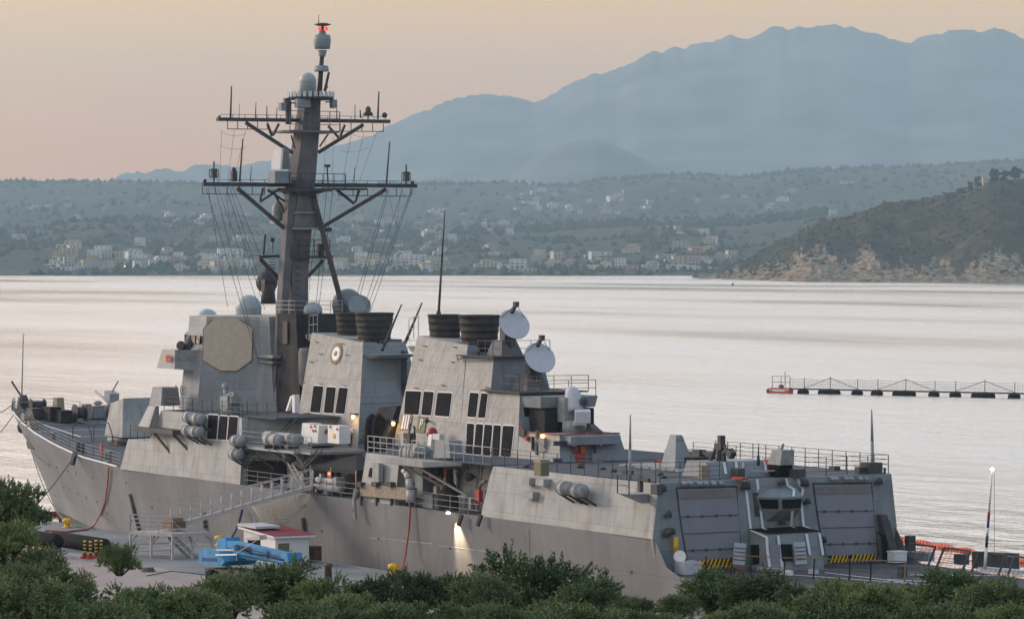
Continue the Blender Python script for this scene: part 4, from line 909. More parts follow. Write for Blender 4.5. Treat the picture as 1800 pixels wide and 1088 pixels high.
# stowed dark gear and bollards at the deck edge, tarpaulined rail rack, fender booms
mb = MB(); p = at(790, 878, Y=-7.9); mb.lathe(p-V((0, 0, 1.2)), [(.6, 0), (.85, .9), (.75, 1.6), (.3, 2.3), (.2, 3.2)], 9); S(mb, 'stowed_crane', 'canvas')
mb = MB(); mb.cbox(at(775, 884, Y=-8.0), 1.6, .8, 1.1); S(mb, 'winch', 'mastdark')
for u in (812, 818):
    mb = MB(); p = at(u, 892, Y=-8.4); mb.lathe((p.x, -8.4, 6.78), [(.2, 0), (.2, .95), (.26, 1.0), (.26, 1.1)], 10); S(mb, 'deck_bitt', 'grey2')
mb = MB(); mb.cbox(at(758, 880, Y=-8.2), 1.2, .6, .9); mb.cbox(at(740, 880, Y=-8.0), 1.8, .5, .6); S(mb, 'tool_rack', 'grey2')
mb = MB()
for i in range(5): mb.tube((89.6+i*2.4, -8.9, 6.8), (89.6+i*2.4, -8.9, 7.85), .035, .035, 4)
for z in (7.1, 7.5, 7.85): mb.tube((89.6, -8.9, z), (100.6, -8.9, z), .02, .02, 3)
for i in range(9): mb.tube((66+i*2.2, -8.95, 6.8), (66+i*2.2, -8.95, 7.85), .03, .03, 4)
for z in (7.15, 7.5, 7.85): mb.tube((66, -8.95, z), (83.6, -8.95, z), .016, .016, 3)
S(mb, 'deck_edge_rail', 'grey2')
mb = MB(); a = [at(u, v, Y=-9.25) for u, v in ((635, 851), (722, 858), (719, 879), (632, 871))]
mb.prism(a, (0, .5, 0))
rk = S(mb, 'canvas_rail_cover', 'tarp'); mb = MB()
for u in (636, 663, 689, 722): mb.bar(at(u, 852, Y=-8.95), at(u, 888, Y=-8.95), .25, .2); mb.cbox(at(u-2, 851, Y=-9.3), .7, .4, .3)
S(mb, 'cover_bracket', 'mastdark', rk)
for pts in (((624, 860), (623, 874), (624, 900)), ((628, 862), (622, 880), (625, 912))):
    mb = MB(); P_ = [at(u, v, Y=-9.4) for u, v in pts]; mb.path(P_, .13, 7); S(mb, 'fender_boom', 'grey2')
mb = MB(); P_ = [at(u, v, Y=-9.7) for u, v in ((708, 827), (714, 832), (719, 842), (722, 860), (722, 882))]
for i, (a, b_) in enumerate(zip(P_, P_[1:])): mb.tube(a, b_, .14+.05*i, .19+.05*i, 9)
S(mb, 'boat_boom', 'galv')
mb = MB(); mb.box(89.22, 91.4, -8.0, -6.9, 6.8, 9.9); S(mb, 'recess_cupboard', 'teal', rec)
panel_on(aft1, [(651, 822), (656, 822), (654, 839), (648, 838)], lambda z: sideh(z)+.01, frame='grey', fr=.04)
mb = MB(); p = at(664, 830, Y=-9.0); mb.cbox(p, .9, .35, 1.25); S(mb, 'side_cabinet', 'grey', aft1)
# open door annex inside the recess, warm light there
# lower step by the alcove: red-edged gun deck and its aft wall
mb = MB(); zl4 = 11.75; h0, h1 = 3.17, 2.85
mb.loft([(95.62, -h0, ZU+.05), (101.1, -h0, ZU+.05), (101.1, 2.0, ZU+.05), (95.62, 3.1, ZU+.05)], [(95.3, -h1, zl4), (100.5, -h1, zl4), (100.5, 1.7, zl4), (95.3, 2.9, zl4)]); mb.m[-3] = 1  # aft face again takes the shade-tinted grey
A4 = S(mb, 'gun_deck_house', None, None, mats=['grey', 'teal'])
mb = MB(); z = zl4+.05
for a, b_ in (((95.0, -2.75, 12.2), (96.2, -2.9, z)), ((96.2, -2.9, z), (100.6, -2.9, z)), ((100.6, -2.9, z), (100.6, 1.7, z))): mb.bar(a, b_, .05, .07)
S(mb, 'red_deck_edge', 'red', A4)
mb = MB(); mb.box(100.6, 101.5, -2.6, 1.2, zl4-.6, zl4-.05); S(mb, 'aft_shelf', 'teal', A4)
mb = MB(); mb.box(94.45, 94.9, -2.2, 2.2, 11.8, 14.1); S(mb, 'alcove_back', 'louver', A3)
mb = MB(); mb.hexa([(94.5, -2.25, 13.35), (96.8, -2.1, 13.35), (96.8, 2.1, 13.35), (94.5, 2.25, 13.35), (94.5, -2.3, 14.1), (97.0, -2.2, 14.1), (97.0, 2.2, 14.1), (94.5, 2.3, 14.1)]); S(mb, 'alcove_roof', 'teal', A3)
mb = MB(); mb.box(94.95, 97.0, -1.9, 1.9, 11.8, 13.3); S(mb, 'alcove_shade_fill', 'canvas', A3)  # dark block, with the back plate, stands in for shade inside the alcove
mb = MB(); rail(mb, [(94.6, -2.2, 14.1), (96.9, -2.1, 14.1), (96.9, 2.1, 14.1)], 1.05, 1.7, 2); S(mb, 'alcove_roof_rail', 'mast', A3)
# close-in gun: white rounded drum over the mount
cw = at(1010, 745, Y=-.2); zb_ = zl4; x = cw.x
mb = MB(); mb.tube((x, -.2, zb_), (x, -.2, zb_+.8), .85, .8, 16); mb.cbox((x-.5, -.2, zb_+1.5), .9, 1.5, 1.6)
ciw = S(mb, 'close_in_gun', 'grey2', None, 'white domed close-in gun on the after deckhouse')
t0 = at(1010, 715, Y=-.2); t1 = at(1004, 681, Y=-.2)
mb = MB(); ax_ = (t1-t0).normalized(); L_ = (t1-t0).length; mb.lathe(t0-ax_*.3, [(.50, 0), (.52, .3), (.50, L_*.9), (.42, L_+.15), (.24, L_+.32), (.03, L_+.38)], 18, axis=ax_); S(mb, 'radar_drum', 'dish', ciw)
mb = MB(); c = at(1024, 731, Y=-.3); mb.cbox(c, 1.3, 1.0, .75, rz=-.5, ry=.1); mb.cbox(c+V((-.2, -.1, -.45)), 1.1, .8, .3, rz=-.5); S(mb, 'gun_cover', 'dish', ciw)
mb = MB(); c = at(1026, 706, Y=.2); mb.ball(c, .3, 8); mb.tube(c-V((.6, 0, 0)), c+V((.5, -.2, .15)), .12); mb.cbox(at(1045, 758, Y=.2), 1.3, .5, .5, ry=.4); S(mb, 'gun_sensor', 'mastdark', ciw)
for (u, v, X, w_, h_, m, n_) in ((1021, 805, 101.2, .6, .65, 'red', 'red_hose_reel'), (1024, 792, 101.1, .35, .7, 'orange', 'orange_hose'), (1012, 789, 101.1, .3, .35, 'red', 'red_placard'), (1009, 779, 101.0, .18, .4, 'white', 'white_placard'), (1055, 779, 101.0, .15, .35, 'white', 'white_placard'), (984, 779, 101.0, .9, .3, 'mastdark', 'vent_hood'), (1050, 806, 101.4, .8, .7, 'teal', 'aft_locker'), (1046, 798, 101.2, .12, 1.6, 'mastdark', 'riser_pipe'), (980, 809, 101.2, .6, .3, 'mastdark', 'coiled_cable')):
    mb = MB(); mb.cbox(at(u, v, X=X), .2, w_, h_); S(mb, n_, m)
for (u, v, w_, h_, m) in ((922, 761, .7, .5, 'mastdark'), (948, 778, .2, 1.6, 'mastdark'), (953, 777, .9, .3, 'mastdark'), (957, 782, .7, .9, 'grey2'), (940, 780, .12, .9, 'mastdark'), (930, 771, .3, .3, 'red'), (957, 769, .12, .35, 'lamp')):
    mb = MB(); mb.cbox(onwall(u, v, tA)+ou*.15, w_, .2, h_); S(mb, 'wall_fitting', m, A4)
mb = MB(); b = at(952, 836, Z=ZU); mb.cbox(V((b.x, b.y, ZU+.4)), .8, .6, .8); S(mb, 'covered_stack', 'olive'); mb = MB(); mb.cbox(V((b.x, b.y, ZU+.9)), .85, .65, .2); mb.bar(V((b.x-.8, b.y, ZU+2.3)), V((b.x+.6, b.y, ZU+1.5)), .08, .08); S(mb, 'stack_cover', 'tarp')
# ---- hangar roof: rails, whip aerials, vents, launcher, crane, roof house, gun
mb = MB()
rail(mb, [(101.6, -8.5, ZU), (120.9, -8.4, ZU+.05)], 1.15, 1.55, 4, .018, .032); rail(mb, [(101.6, 8.5, ZU), (121.0, 8.4, ZU+.05), (121.0, 2.2, ZU+.05)], 1.15, 1.5, 4, .018, .035)
rail(mb, [(121.05, -8.2, ZU+.05), (121.05, -4.0, ZU+.05)], 1.15, 1.3, 4, .016, .03)
rail(mb, [(102, 6.5, ZU), (112, 6.6, ZU)], 1.15, 2.4, 4, .014, .03)
S(mb, 'roof_lifeline', 'mastdark', hangar)
def whip(u0, v0, u1, v1, Y, r=.09, m='mastdark', lab=None, base=True):
    a = at(u0, v0, Y=Y); b_ = at(u1, v1, Y=Y); mb = MB(); mb.tube(a, a.lerp(b_, .5), r, r*.75, 8); mb.tube(a.lerp(b_, .5), b_, r*.75, r*.35, 8)
    if base: mb.tube(a-V((0, 0, .4)), a+V((0, 0, .2)), r*2.2, r*1.6, 8)
    return S(mb, 'whip_aerial', m, None, lab)
whip(1107, 850, 1108, 729, -8.3, .11, 'grey2'); whip(1534, 830, 1532, 720, 7.6, .13, 'grey2'); whip(771, 552, 782, 370, 1.2, .10); whip(1333, 806, 1334, 778, -1, .05)
def roof_box(u0, v0, u1, v1, Y, d, m, name, **k): return face_item(u0, v0, u1, v1, Y, d, m, name, **k)
p = at(1182, 815, Y=-1.0); mb = MB(); z = ZU
mb.loft([(p.x-.9, -1.4, z), (p.x+.9, -1.4, z), (p.x+.9, .2, z), (p.x-.9, .2, z)], [(p.x-.35, -.95, z+2.2), (p.x+.35, -.95, z+2.2), (p.x+.35, -.5, z+2.2), (p.x-.35, -.5, z+2.2)]); S(mb, 'wedge_ventilator', 'teal')
def rbox(u, v, sx, sy, sz, m, name, zb=None, ry=0):
    p = at(u, v, Z=(zb or ZU+.05)); mb = MB(); mb.cbox(V((p.x, p.y, (zb or ZU+.05)+sz/2)), sx, sy, sz, ry=ry); return S(mb, name, m)
rbox(1212, 822, 3.0, 1.8, 1.1, 'teal', 'deck_ventilator'); rbox(1230, 834, 1.3, 1.4, 1.05, 'black', 'vent_opening'); rbox(1160, 812, .7, .5, .14, 'red', 'red_hatch_cover')
mb = MB(); a = at(1198+45, 795, Y=-1.0); mb.path([at(u, v, Y=-1.0) for u, v in ((1226, 797), (1240, 796), (1250, 802), (1257, 812))], .16, 7); mb.cbox(at(1229, 797, Y=-1.0), .8, .5, .5); S(mb, 'refuelling_probe', 'mastdark')
# A-frame crane
mb = MB(); Yc = -2.2
mb.path([at(1246, 815, Y=Yc), at(1262, 781, Y=Yc)], .14, 7); mb.tube(at(1265, 812, Y=Yc), at(1265, 782, Y=Yc), .22, .22, 8); mb.cbox(at(1268, 774, Y=Yc), .35, .35, .6); mb.cbox(at(1267, 785, Y=Yc), .6, .4, .35)
mb.path([at(1270, 782, Y=Yc), at(1282, 794, Y=Yc)], .1, 6); mb.cbox(at(1285, 797, Y=Yc), .45, .4, .45, ry=.6); mb.path([at(1273, 812, Y=Yc), at(1272, 795, Y=Yc), at(1280, 792, Y=Yc)], .16, 7)
S(mb, 'deck_crane', 'mastdark')
# roof house between the hangars with white stripes
z1 = at(1330, 808, X=118.5).z; yl_ = at(1246, 830, X=119.5).y; yr_ = at(1365, 830, X=119.5).y
mb = MB(); mb.loft([(116.5, yl_, ZU+.05), (119.6, yl_, ZU+.05), (119.6, yr_, ZU+.05), (116.5, yr_, ZU+.05)], [(116.9, yl_+.1, z1), (119.0, yl_+.1, z1), (119.0, yr_-.3, z1), (116.9, yr_-.3, z1)])
rh = S(mb, 'roof_house', 'teal')
for u0, u1 in ((1270, 1273), (1291, 1293), (1342, 1344), (1364, 1363)):
    mb = MB(); zt_ = z1; a = at(u0, 810, X=119.05); mb.prism([V((119.08, a.y, z1-.02)), V((119.08, a.y+.17, z1-.02)), V((119.68, at(u1, 838, X=119.6).y+.17, ZU+.3)), V((119.68, at(u1, 838, X=119.6).y, ZU+.3))], (-.03, 0, 0)); S(mb, 'landing_stripe', 'white', rh)
for a in ((1238, 842, .35, .6, .8, 'tarp', 'paper_board'), (1297, 840, .8, .5, .6, 'mastdark', 'satellite_aerial'), (1300, 843, 1.2, .4, .15, 'red', 'red_chock'), (1352, 836, .5, .5, 1.0, 'red', 'red_hose_reel'), (1377, 838, .8, .8, .9, 'black', 'gun_base'), (1395, 838, 1.4, .8, .5, 'mastdark', 'deck_gear')): rbox(*a)
mb = MB(); c = at(1372, 803, Y=.9); mb.hexa([c+V(q) for q in ((-.7, -.5, -.45), (.7, -.5, -.45), (.7, .5, -.45), (-.7, .5, -.45), (-.2, -.45, .45), (.8, -.45, .45), (.8, .45, .45), (-.2, .45, .45))]); mb.tube(c+V((0, 0, .3)), at(1377, 780, Y=.9), .12, .07, 7); S(mb, 'remote_gun', 'grey2')
mb = MB(); mb.cbox(c+V((0, 0, -.9)), 1.0, .9, .7); S(mb, 'gun_stand', 'black')
mb = MB(); mb.bar(at(1320, 827, X=120.3), at(1372, 827, X=120.3), .1, .1); mb.bar(at(1307, 811, X=120.3), at(1306, 840, X=120.3), .09, .09, up=(1, 0, 0)); S(mb, 'roof_spreader', 'galv')
mb = MB(); p = at(1532, 824, X=120.6); mb.cbox(p, .9, 1.0, .8); mb.cbox(p+V((0, -.8, -.1)), .5, .6, .5); S(mb, 'aerial_tuner', 'mastdark')
mb = MB(); mb.tube(at(1555, 836, X=121), at(1555, 822, X=121), .08, .08, 6); S(mb, 'corner_post', 'mastdark')
# sponson on the port side near the stern bulkhead, with its basket
zA = at(1120, 870, Y=-9.8).z
mb = MB(); x0 = at(1088, 872, Y=-9.9).x; x1 = 121.0
mb.hexa([(x0+1.2, -9.1, zA-.55), (x1-.6, -9.1, zA-.55), (x1-.6, -8.6, zA-.55), (x0+1.2, -8.6, zA-.55), (x0, -10.0, zA), (x1-.5, -10.0, zA), (x1-.5, -8.6, zA), (x0, -8.6, zA)])
sp = S(mb, 'machine_gun_sponson', 'grey2', hangar); mb = MB(); rail(mb, [(x0, -10, zA), (x1-.5, -10, zA)], 1.05, 1.6, 2, .03, .045); mb.cbox((x0+1.6, -9.4, zA+.6), .25, .25, .9); mb.cbox((x0+2.1, -9.4, zA+.9), .9, .2, .2); mb.cbox((x0+3.2, -9.3, zA+.4), .7, .4, .6); S(mb, 'sponson_rail', 'mastdark', sp)
for (u, v) in ((925, 845), (950, 847)):
    face_item(u-9, v-6, u+5, v+7, -9.15, .6, 'grey', 'side_fairlead')
face_item(918, 863, 936, 877, -9.15, .6, 'grey', 'side_fairlead')
# lit lamp at the deck edge washing the side
p = hull_side(788, 901, .45); mb = MB(); mb.cbox(p+V((0, .15, .15)), .5, .5, .12); fl = S(mb, 'side_floodlight', 'mastdark'); mb = MB(); mb.lathe(p, [(.1, -.08), (.16, 0), (.1, .06)], 10); S(mb, 'lit_bulb', 'whitelamp', fl)
ld = bpy.data.lights.new('floodlight', 'SPOT'); ld.energy = 2800; ld.color = (1, .76, .46); ld.spot_size = R(54); ld.spot_blend = .8; ld.shadow_soft_size = .08
lo = bpy.data.objects.new('floodlight', ld); lo.location = p+V((0, -.12, -.15)); lo.rotation_euler = V((-.32, -.42, 1)).to_track_quat('Z', 'Y').to_euler(); col.objects.link(lo)
for u in (812, 846): 
    mb = MB(); p = hull_side(u, 905, .3); mb.bar(p, p+V((-.3, -.1, -.7)), .2, .2); S(mb, 'edge_bracket', 'mastdark')
# flight deck nets raised along the starboard side, deck markings and clutter
mb = MB()
for i in range(8):
    x0 = 122.3+i*3.4; zf = 4.72; a = V((x0, 8.55, zf)); b_ = V((x0+2.6, 8.5, zf)); o = V((0, .55, 1.1))
    for q in (a, b_): mb.bar(q, q+o, .10, .10)
    mb.bar(a+o, b_+o, .10, .10)
    for k in range(1, 6): q = a.lerp(b_, k/6); mb.tube(q, q+o, .012, .012, 3, False)
    for k in (.25, .5, .75): mb.tube(a+o*k, b_+o*k, .012, .012, 3, False)
S(mb, 'flight_deck_net', 'mastdark', fdeck)
mb = MB()
for (u0, v0, u1, v1) in ((1600, 1010, 1800, 1012), (1560, 1018, 1760, 1030), (1450, 1006, 1600, 1024), (1340, 1006, 1800, 1040)):
    a = at(u0, v0, Z=4.745); b_ = at(u1, v1, Z=4.72); a.z = 4.755; b_.z = 4.74; mb.bar(a, b_, .14, .012)
S(mb, 'flight_deck_line', 'white', fdeck)
def fd(u, v, sx, sy, sz, m, name): p = at(u, v, Z=4.73); mb = MB(); mb.cbox(V((p.x, p.y, 4.73+sz/2)), sx, sy, sz, rz=random.uniform(-.5, .5)); return S(mb, name, m)
for a in ((1385, 1010, .7, .4, .25, 'white', 'rope_bag'), (1430, 1008, .5, .4, .3, 'dish', 'rope_bag'), (1586, 1012, .4, .4, .6, 'mastdark', 'deck_winch'), (1612, 985, .9, .6, .55, 'grey2', 'deck_locker'), (1624, 985, 1.2, .6, .55, 'grey2', 'deck_locker'), (1690, 991, .7, .7, .6, 'mastdark', 'deck_bitt'), (1750, 1000, 2.8, .6, 1.0, 'mastdark', 'stowed_raft'), (1775, 1003, 1.6, .7, .9, 'mastdark', 'stowed_raft'), (1600, 978, .5, .5, 1.3, 'mastdark', 'capstan_cover'), (1760, 1006, 3.0, .6, .25, 'white', 'white_pallet'), (1300, 1006, 1.2, .5, .3, 'wood', 'deck_plank')): fd(*a)
mb = MB(); c = at(1352, 1002, Z=4.8)
for k in range(3): mb.lathe(c+V((0, 0, k*.07)), [(.75-k*.05, -.03), (.8-k*.05, .03)], 16)
S(mb, 'coiled_hawser', 'galv')
# rusty guard fence standing along the deck
mb = MB(); B_ = [at(u, v, Z=4.73) for u, v in ((1205, 1008), (1240, 1012), (1285, 1013), (1320, 1013), (1378, 1016), (1430, 1018), (1493, 1020), (1530, 1021), (1590, 1023))]
for a, b_ in zip(B_, B_[1:]):
    for q in (a, b_): mb.bar(q, q+V((.1, 0, 1.2)), .07, .07)
    mb.bar(a+V((.1, 0, 1.2)), b_+V((.1, 0, 1.2)), .06, .06); mb.bar(a+V((.05, 0, .62)), b_+V((.05, 0, .62)), .035, .035)
S(mb, 'deck_guard_fence', 'rust')
# telescopic light mast at the quarter
b = at(1731, 1000, Y=8.0); t = at(1744, 826, Y=8.0); mb = MB(); cuts = (0, .22, .34, .42, .52, .58, 1)
for i, (m_, r_) in enumerate(((0, .09), (2, .085), (0, .08), (2, .075), (1, .085), (0, .06))): mb.mi = m_; mb.tube(b.lerp(t, cuts[i]), b.lerp(t, cuts[i+1]), r_, r_, 8)
lm = S(mb, 'light_mast', None, None, mats=['white', 'red', 'navy']); mb = MB(); mb.lathe(t+V((0, 0, .05)), [(.06, -.08), (.13, 0), (.08, .08)], 10); S(mb, 'lit_bulb', 'whitelamp', lm)
mb = MB(); mb.tube(t+V((.2, 0, -.2)), b+V((.9, 0, .6)), .015, .015, 3); S(mb, 'mast_stay', 'wire', lm)

for i, (u, v, w_, h_, m) in enumerate(((743, 868, .5, .9, 'grey2'), (752, 886, .9, .35, 'mastdark'), (768, 872, .4, 1.3, 'grey2'), (800, 884, .7, .5, 'mastdark'), (828, 884, .5, .7, 'grey2'), (733, 884, .6, .4, 'mastdark'), (780, 862, .35, .5, 'tarp'), (759, 841, .4, .4, 'red'), (745, 838, .25, .35, 'grey2'))):
    ritem(u, v, w_, h_, m, 'deck_fitting', .3, -7.6)
for (u, v, w_, h_, m) in ((606, 851, .4, 1.1, 'grey2'), (613, 858, .7, .4, 'mastdark'), (560, 862, .5, .7, 'grey2'), (566, 836, .25, .3, 'white'), (640, 846, .3, .8, 'mastdark'), (594, 838, .3, 1.2, 'mastdark')):
    ritem(u, v, w_, h_, m, 'watch_gear', .3, -7.4)
for i in range(14):
    mb = MB(); p = V((103+i*1.15, random.uniform(-7.6, -4.2) if i % 2 else random.uniform(3, 7.6), ZU+.12)); mb.lathe(p-V((0, 0, .1)), [(.22, 0), (.2, .16), (.1, .2)], 8) if i % 3 else mb.cbox(p, .6, .45, .35); S(mb, 'deck_socket', 'mastdark')
# vertical launch hatches on the hangar roof
for i in range(8):
    for j in range(4): 
        mb = MB(); mb.box(106.2+i*.95, 106.98+i*.95, -1.9+j*.95, -1.12+j*.95, ZU+.05, ZU+.17); S(mb, 'launcher_hatch', 'grey2')
# ---- the mast
def Z0(u, v): return at(u, v, Y=0)
mst = None
mb = MB()
def colm(mb, secs):          # secs: (centre, half length fore-aft, half width)
    pv = None
    for c, a, b_ in secs:
        r_ = [c+V((-a, -b_, 0)), c+V((a, -b_, 0)), c+V((a, b_, 0)), c+V((-a, b_, 0))]
        if pv: mb.loft(pv, r_)
        pv = r_
P0, P1, P2, P3, P4 = Z0(520, 600), Z0(519, 470), Z0(527, 335), Z0(538, 240), Z0(545, 172)
P0.z = 15.0
colm(mb, [(P0, .6, .6), (P1, .85, .72), (P2, .85, .85), (P3, .75, .72), (P4, .55, .65)])
mst = S(mb, 'mast', 'mast', None, 'tall tripod mast with two crossing yards')
mb = MB(); mb.bar(at(489, 640, Y=-1.5), at(511, 335, Y=-1.0), .62, .85, up=(1, 0, 0)); mb.bar(at(483, 715, Y=-1.6), at(489, 640, Y=-1.5), .75, .9, up=(1, 0, 0)); S(mb, 'port_mast_leg', 'mast', mst)
Xs = at(552, 345, Y=.6).x
mb = MB(); mb.bar(at(551, 345, Y=.7), at(604, 548, X=at(551, 345, Y=.7).x+1.5), .30, .36); S(mb, 'starboard_mast_leg', 'mastdark', mst)
mb = MB(); mb.prism([at(524, 338, X=P2.x+.9), at(556, 338, X=P2.x+.9), at(562, 400, X=P2.x+.9), at(517, 400, X=P2.x+.9)], (-1.2, 0, 0)); S(mb, 'mast_knee', 'mast', mst)
mb = MB(); mb.bar(at(517, 374, X=P2.x+1), at(560, 374, X=P2.x+1), .15, .1); mb.bar(at(515, 402, X=P2.x+1), at(562, 402, X=P2.x+1), .2, .12); S(mb, 'knee_stiffener', 'grey2', mst)
def yard(uL, vL, uR, vR, ur, X, hgt, braces, lad, name):
    mb = MB(); mb.bar(at(uL, vL, X=X), at(uR, vR, X=X), .45, hgt); y = S(mb, name, 'mastdark', mst); mb = MB()
    for (u0, v0, u1, v1, t) in braces: mb.bar(at(u0, v0, X=X), at(u1, v1, X=X), t, t, up=(1, 0, 0))
    S(mb, 'yard_brace', 'mastdark', y); mb = MB()
    for (u0, u1, vt, vb, n) in lad:
        a, b_ = at(u0, vb, X=X+.1), at(u1, vb+(u1-u0)*.01, X=X+.1); mb.bar(a, b_, .06, .06)
        for i in range(n+1):
            t = i/n; q = a.lerp(b_, t); mb.bar(q, V((q.x, q.y, at(u0, vt, X=X+.1).z)), .05, .05)
    S(mb, 'footrope_frame', 'mastdark', y)
    mb = MB(); rail(mb, [at(uL+6, vL-2, X=X+.15), at(uR-6, vR-2, X=X+.15)], .28, 1.0, 1, .02, .025); S(mb, 'yard_jackstay', 'mastdark', y)
    return y
XL = P2.x; XU = P3.x+.2
yl = yard(356, 324, 731, 327, 0, XL, .30, [(417, 331, 500, 402, .26), (457, 352, 462, 331, .16), (457, 355, 492, 332, .16), (678, 333, 563, 401, .26), (622, 358, 592, 334, .18), (624, 356, 632, 332, .16), (470, 334, 506, 358, .14), (480, 336, 500, 375, .14)],
          [(356, 465, 328, 341, 5), (595, 722, 331, 344, 5)], 'lower_yard')
yu = yard(382, 210, 684, 214, 0, XU, .26, [(432, 216, 514, 269, .24), (478, 240, 470, 218, .16), (480, 238, 490, 218, .16), (638, 220, 560, 268, .24), (595, 242, 577, 222, .16), (598, 240, 606, 220, .16), (512, 238, 518, 262, .1), (577, 236, 562, 258, .1)],
          [(400, 470, 213, 227, 4), (598, 674, 216, 231, 4)], 'upper_yard')
mb = MB(); mb.box(XL-1.9, XL+1.7, -1.7, 1.9, P2.z-.1, P2.z+.12); mb.box(XL-.8, XL+1.5, 1.9, 5.0, P2.z+.05, P2.z+.2); rail(mb, [(XL+1.7, -1.7, P2.z+.1), (XL+1.7, 3.0, P2.z+.1), (XL+.6, 3.6, P2.z+.1)], 1.15, .95, 2, .03, .04)
S(mb, 'lower_platform', 'mastdark', mst)
mb = MB(); mb.prism([at(510, 330, X=XL+1.5), at(590, 332, X=XL+1.5), at(552, 343, X=XL+1.5), at(524, 341, X=XL+1.5)], (-2.4, 0, 0)); S(mb, 'platform_web', 'mastdark', mst)
zu = at(540, 232, Y=0).z
mb = MB(); mb.box(XU-1.6, XU+1.5, -2.2, 2.0, zu-.1, zu+.06); rail(mb, [(XU+1.5, -2.2, zu), (XU+1.5, 2.0, zu)], 1.5, .85, 3, .03, .04); S(mb, 'upper_platform', 'mast', mst)
zc = at(547, 168, Y=0).z
mb = MB(); mb.lathe((P4.x+.1, 0, zc-.1), [(1.5, -.25), (1.75, -.2), (1.75, .0)], 24); pt = S(mb, 'top_platform', 'mastdark', mst)
mb = MB()
for i in range(26):
    a = 2*math.pi*i/26; mb.cbox((P4.x+.1+1.78*math.cos(a), 1.78*math.sin(a), zc+.05), .04, .26, .42, rz=a)
S(mb, 'platform_screen', 'dish', pt)
radome(541, 143, -.1, .66, 1.1, name='mast_radome', taper=1.0, parent=mst)
mb = MB(); mb.cbox(at(532, 182, X=P4.x+1.0), .5, 1.1, .62, ry=-.1); mb.cbox(at(586, 183, X=P4.x+.9), .5, .4, .6, ry=-.1); mb.cbox(at(497, 188, X=P4.x), .5, .5, .6); S(mb, 'mast_array_box', 'teal', mst)
mb = MB(); mb.cbox(at(507, 198, X=P4.x+.2), .3, .35, 1.8); mb.bar(at(500, 180, X=P4.x), at(520, 182, X=P4.x), .1, .1); mb.bar(at(572, 180, X=P4.x), at(590, 178, X=P4.x), .1, .1); mb.cbox(at(504, 176, X=P4.x), .4, .4, .25); S(mb, 'mast_bracket', 'mastdark', mst)
# pole mast with the drum aerial and red lamps
mb = MB(); mb.tube(Z0(561, 168), Z0(566, 98), .22, .17, 8); mb.tube(Z0(571, 160), Z0(578, 128), .13, .10, 6); mb.tube(Z0(576, 152), Z0(572, 160), .05)
pol = S(mb, 'pole_mast', 'mastdark', mst)
mb = MB(); c = Z0(565, 121); mb.lathe(c-V((0, 0, .22)), [(.60, 0), (.58, .1), (.53, .42), (.4, .44)], 8); S(mb, 'collar_aerial', 'teal', pol)
mb = MB(); c = Z0(566.5, 75); mb.lathe(c-V((0, 0, 1.05)), [(.2, -.05), (.26, .08), (.36, .45)], 12); mb.lathe(c-V((0, 0, .5)), [(.58, 0), (.66, .65), (.6, 1.05), (.3, 1.1), (.24, 1.4)], 10); S(mb, 'drum_aerial', 'teal', pol)
mb = MB(); c = Z0(567, 44); mb.tube(c-V((0, 0, .8)), c, .12, .1, 8); mb.lathe(c-V((0, 0, .1)), [(.3, 0), (.62, .08), (.62, .14), (.3, .22)], 16); mb.tube(Z0(560, 46), Z0(560.5, 26), .04, .02, 5); S(mb, 'disc_aerial', 'mastdark', pol)
for u in (562, 573): mb = MB(); mb.cbox(Z0(u, 51), .22, .22, .28); S(mb, 'red_obstruction_lamp', 'redlamp', pol)
# search radar on the lower platform
q = at(493, 281, Y=-2.0); mb = MB(); 
mb.prism([at(483, 260, Y=-2.1), at(498, 260, Y=-2.1), at(495, 298, Y=-2.1), at(477, 298, Y=-2.1), at(477, 283, Y=-2.1)], (0, .15, 0)); rs = S(mb, 'search_radar', 'dish', mst)
mb = MB(); mb.prism([at(498, 260, X=q.x+1.2), at(508, 264, X=q.x+1.2), at(512, 298, X=q.x+1.2), at(495, 298, X=q.x+1.2)], (-.3, 0, 0)); 
for i in range(5): mb.cbox(at(504, 268+i*6, X=q.x+1.3), .12, .5, .06)
mb.cbox(at(492, 312, X=q.x+.3), 1.2, 1.4, .9); S(mb, 'radar_back_frame', 'teal', rs)
mb = MB(); mb.hexa([at(470, 322, Y=-2.6), at(484, 322, Y=-2.6), at(484, 322, Y=-1.4), at(470, 322, Y=-1.4), at(474, 303, Y=-2.6), at(484, 302, Y=-2.6), at(484, 302, Y=-1.4), at(474, 303, Y=-1.4)]); S(mb, 'radar_pedestal', 'grey', rs)
mb = MB(); c = at(489, 373, Y=-1.2); mb.lathe(c, [(.15, -.75), (.45, -.5), (.48, .4), (.2, .8)], 12); mb.cbox(at(483, 391, Y=-1.3), 1.4, .2, .22); mb.cbox(at(487, 385, Y=-1.3), .7, .3, .4); S(mb, 'navigation_radar', 'grey2', mst)
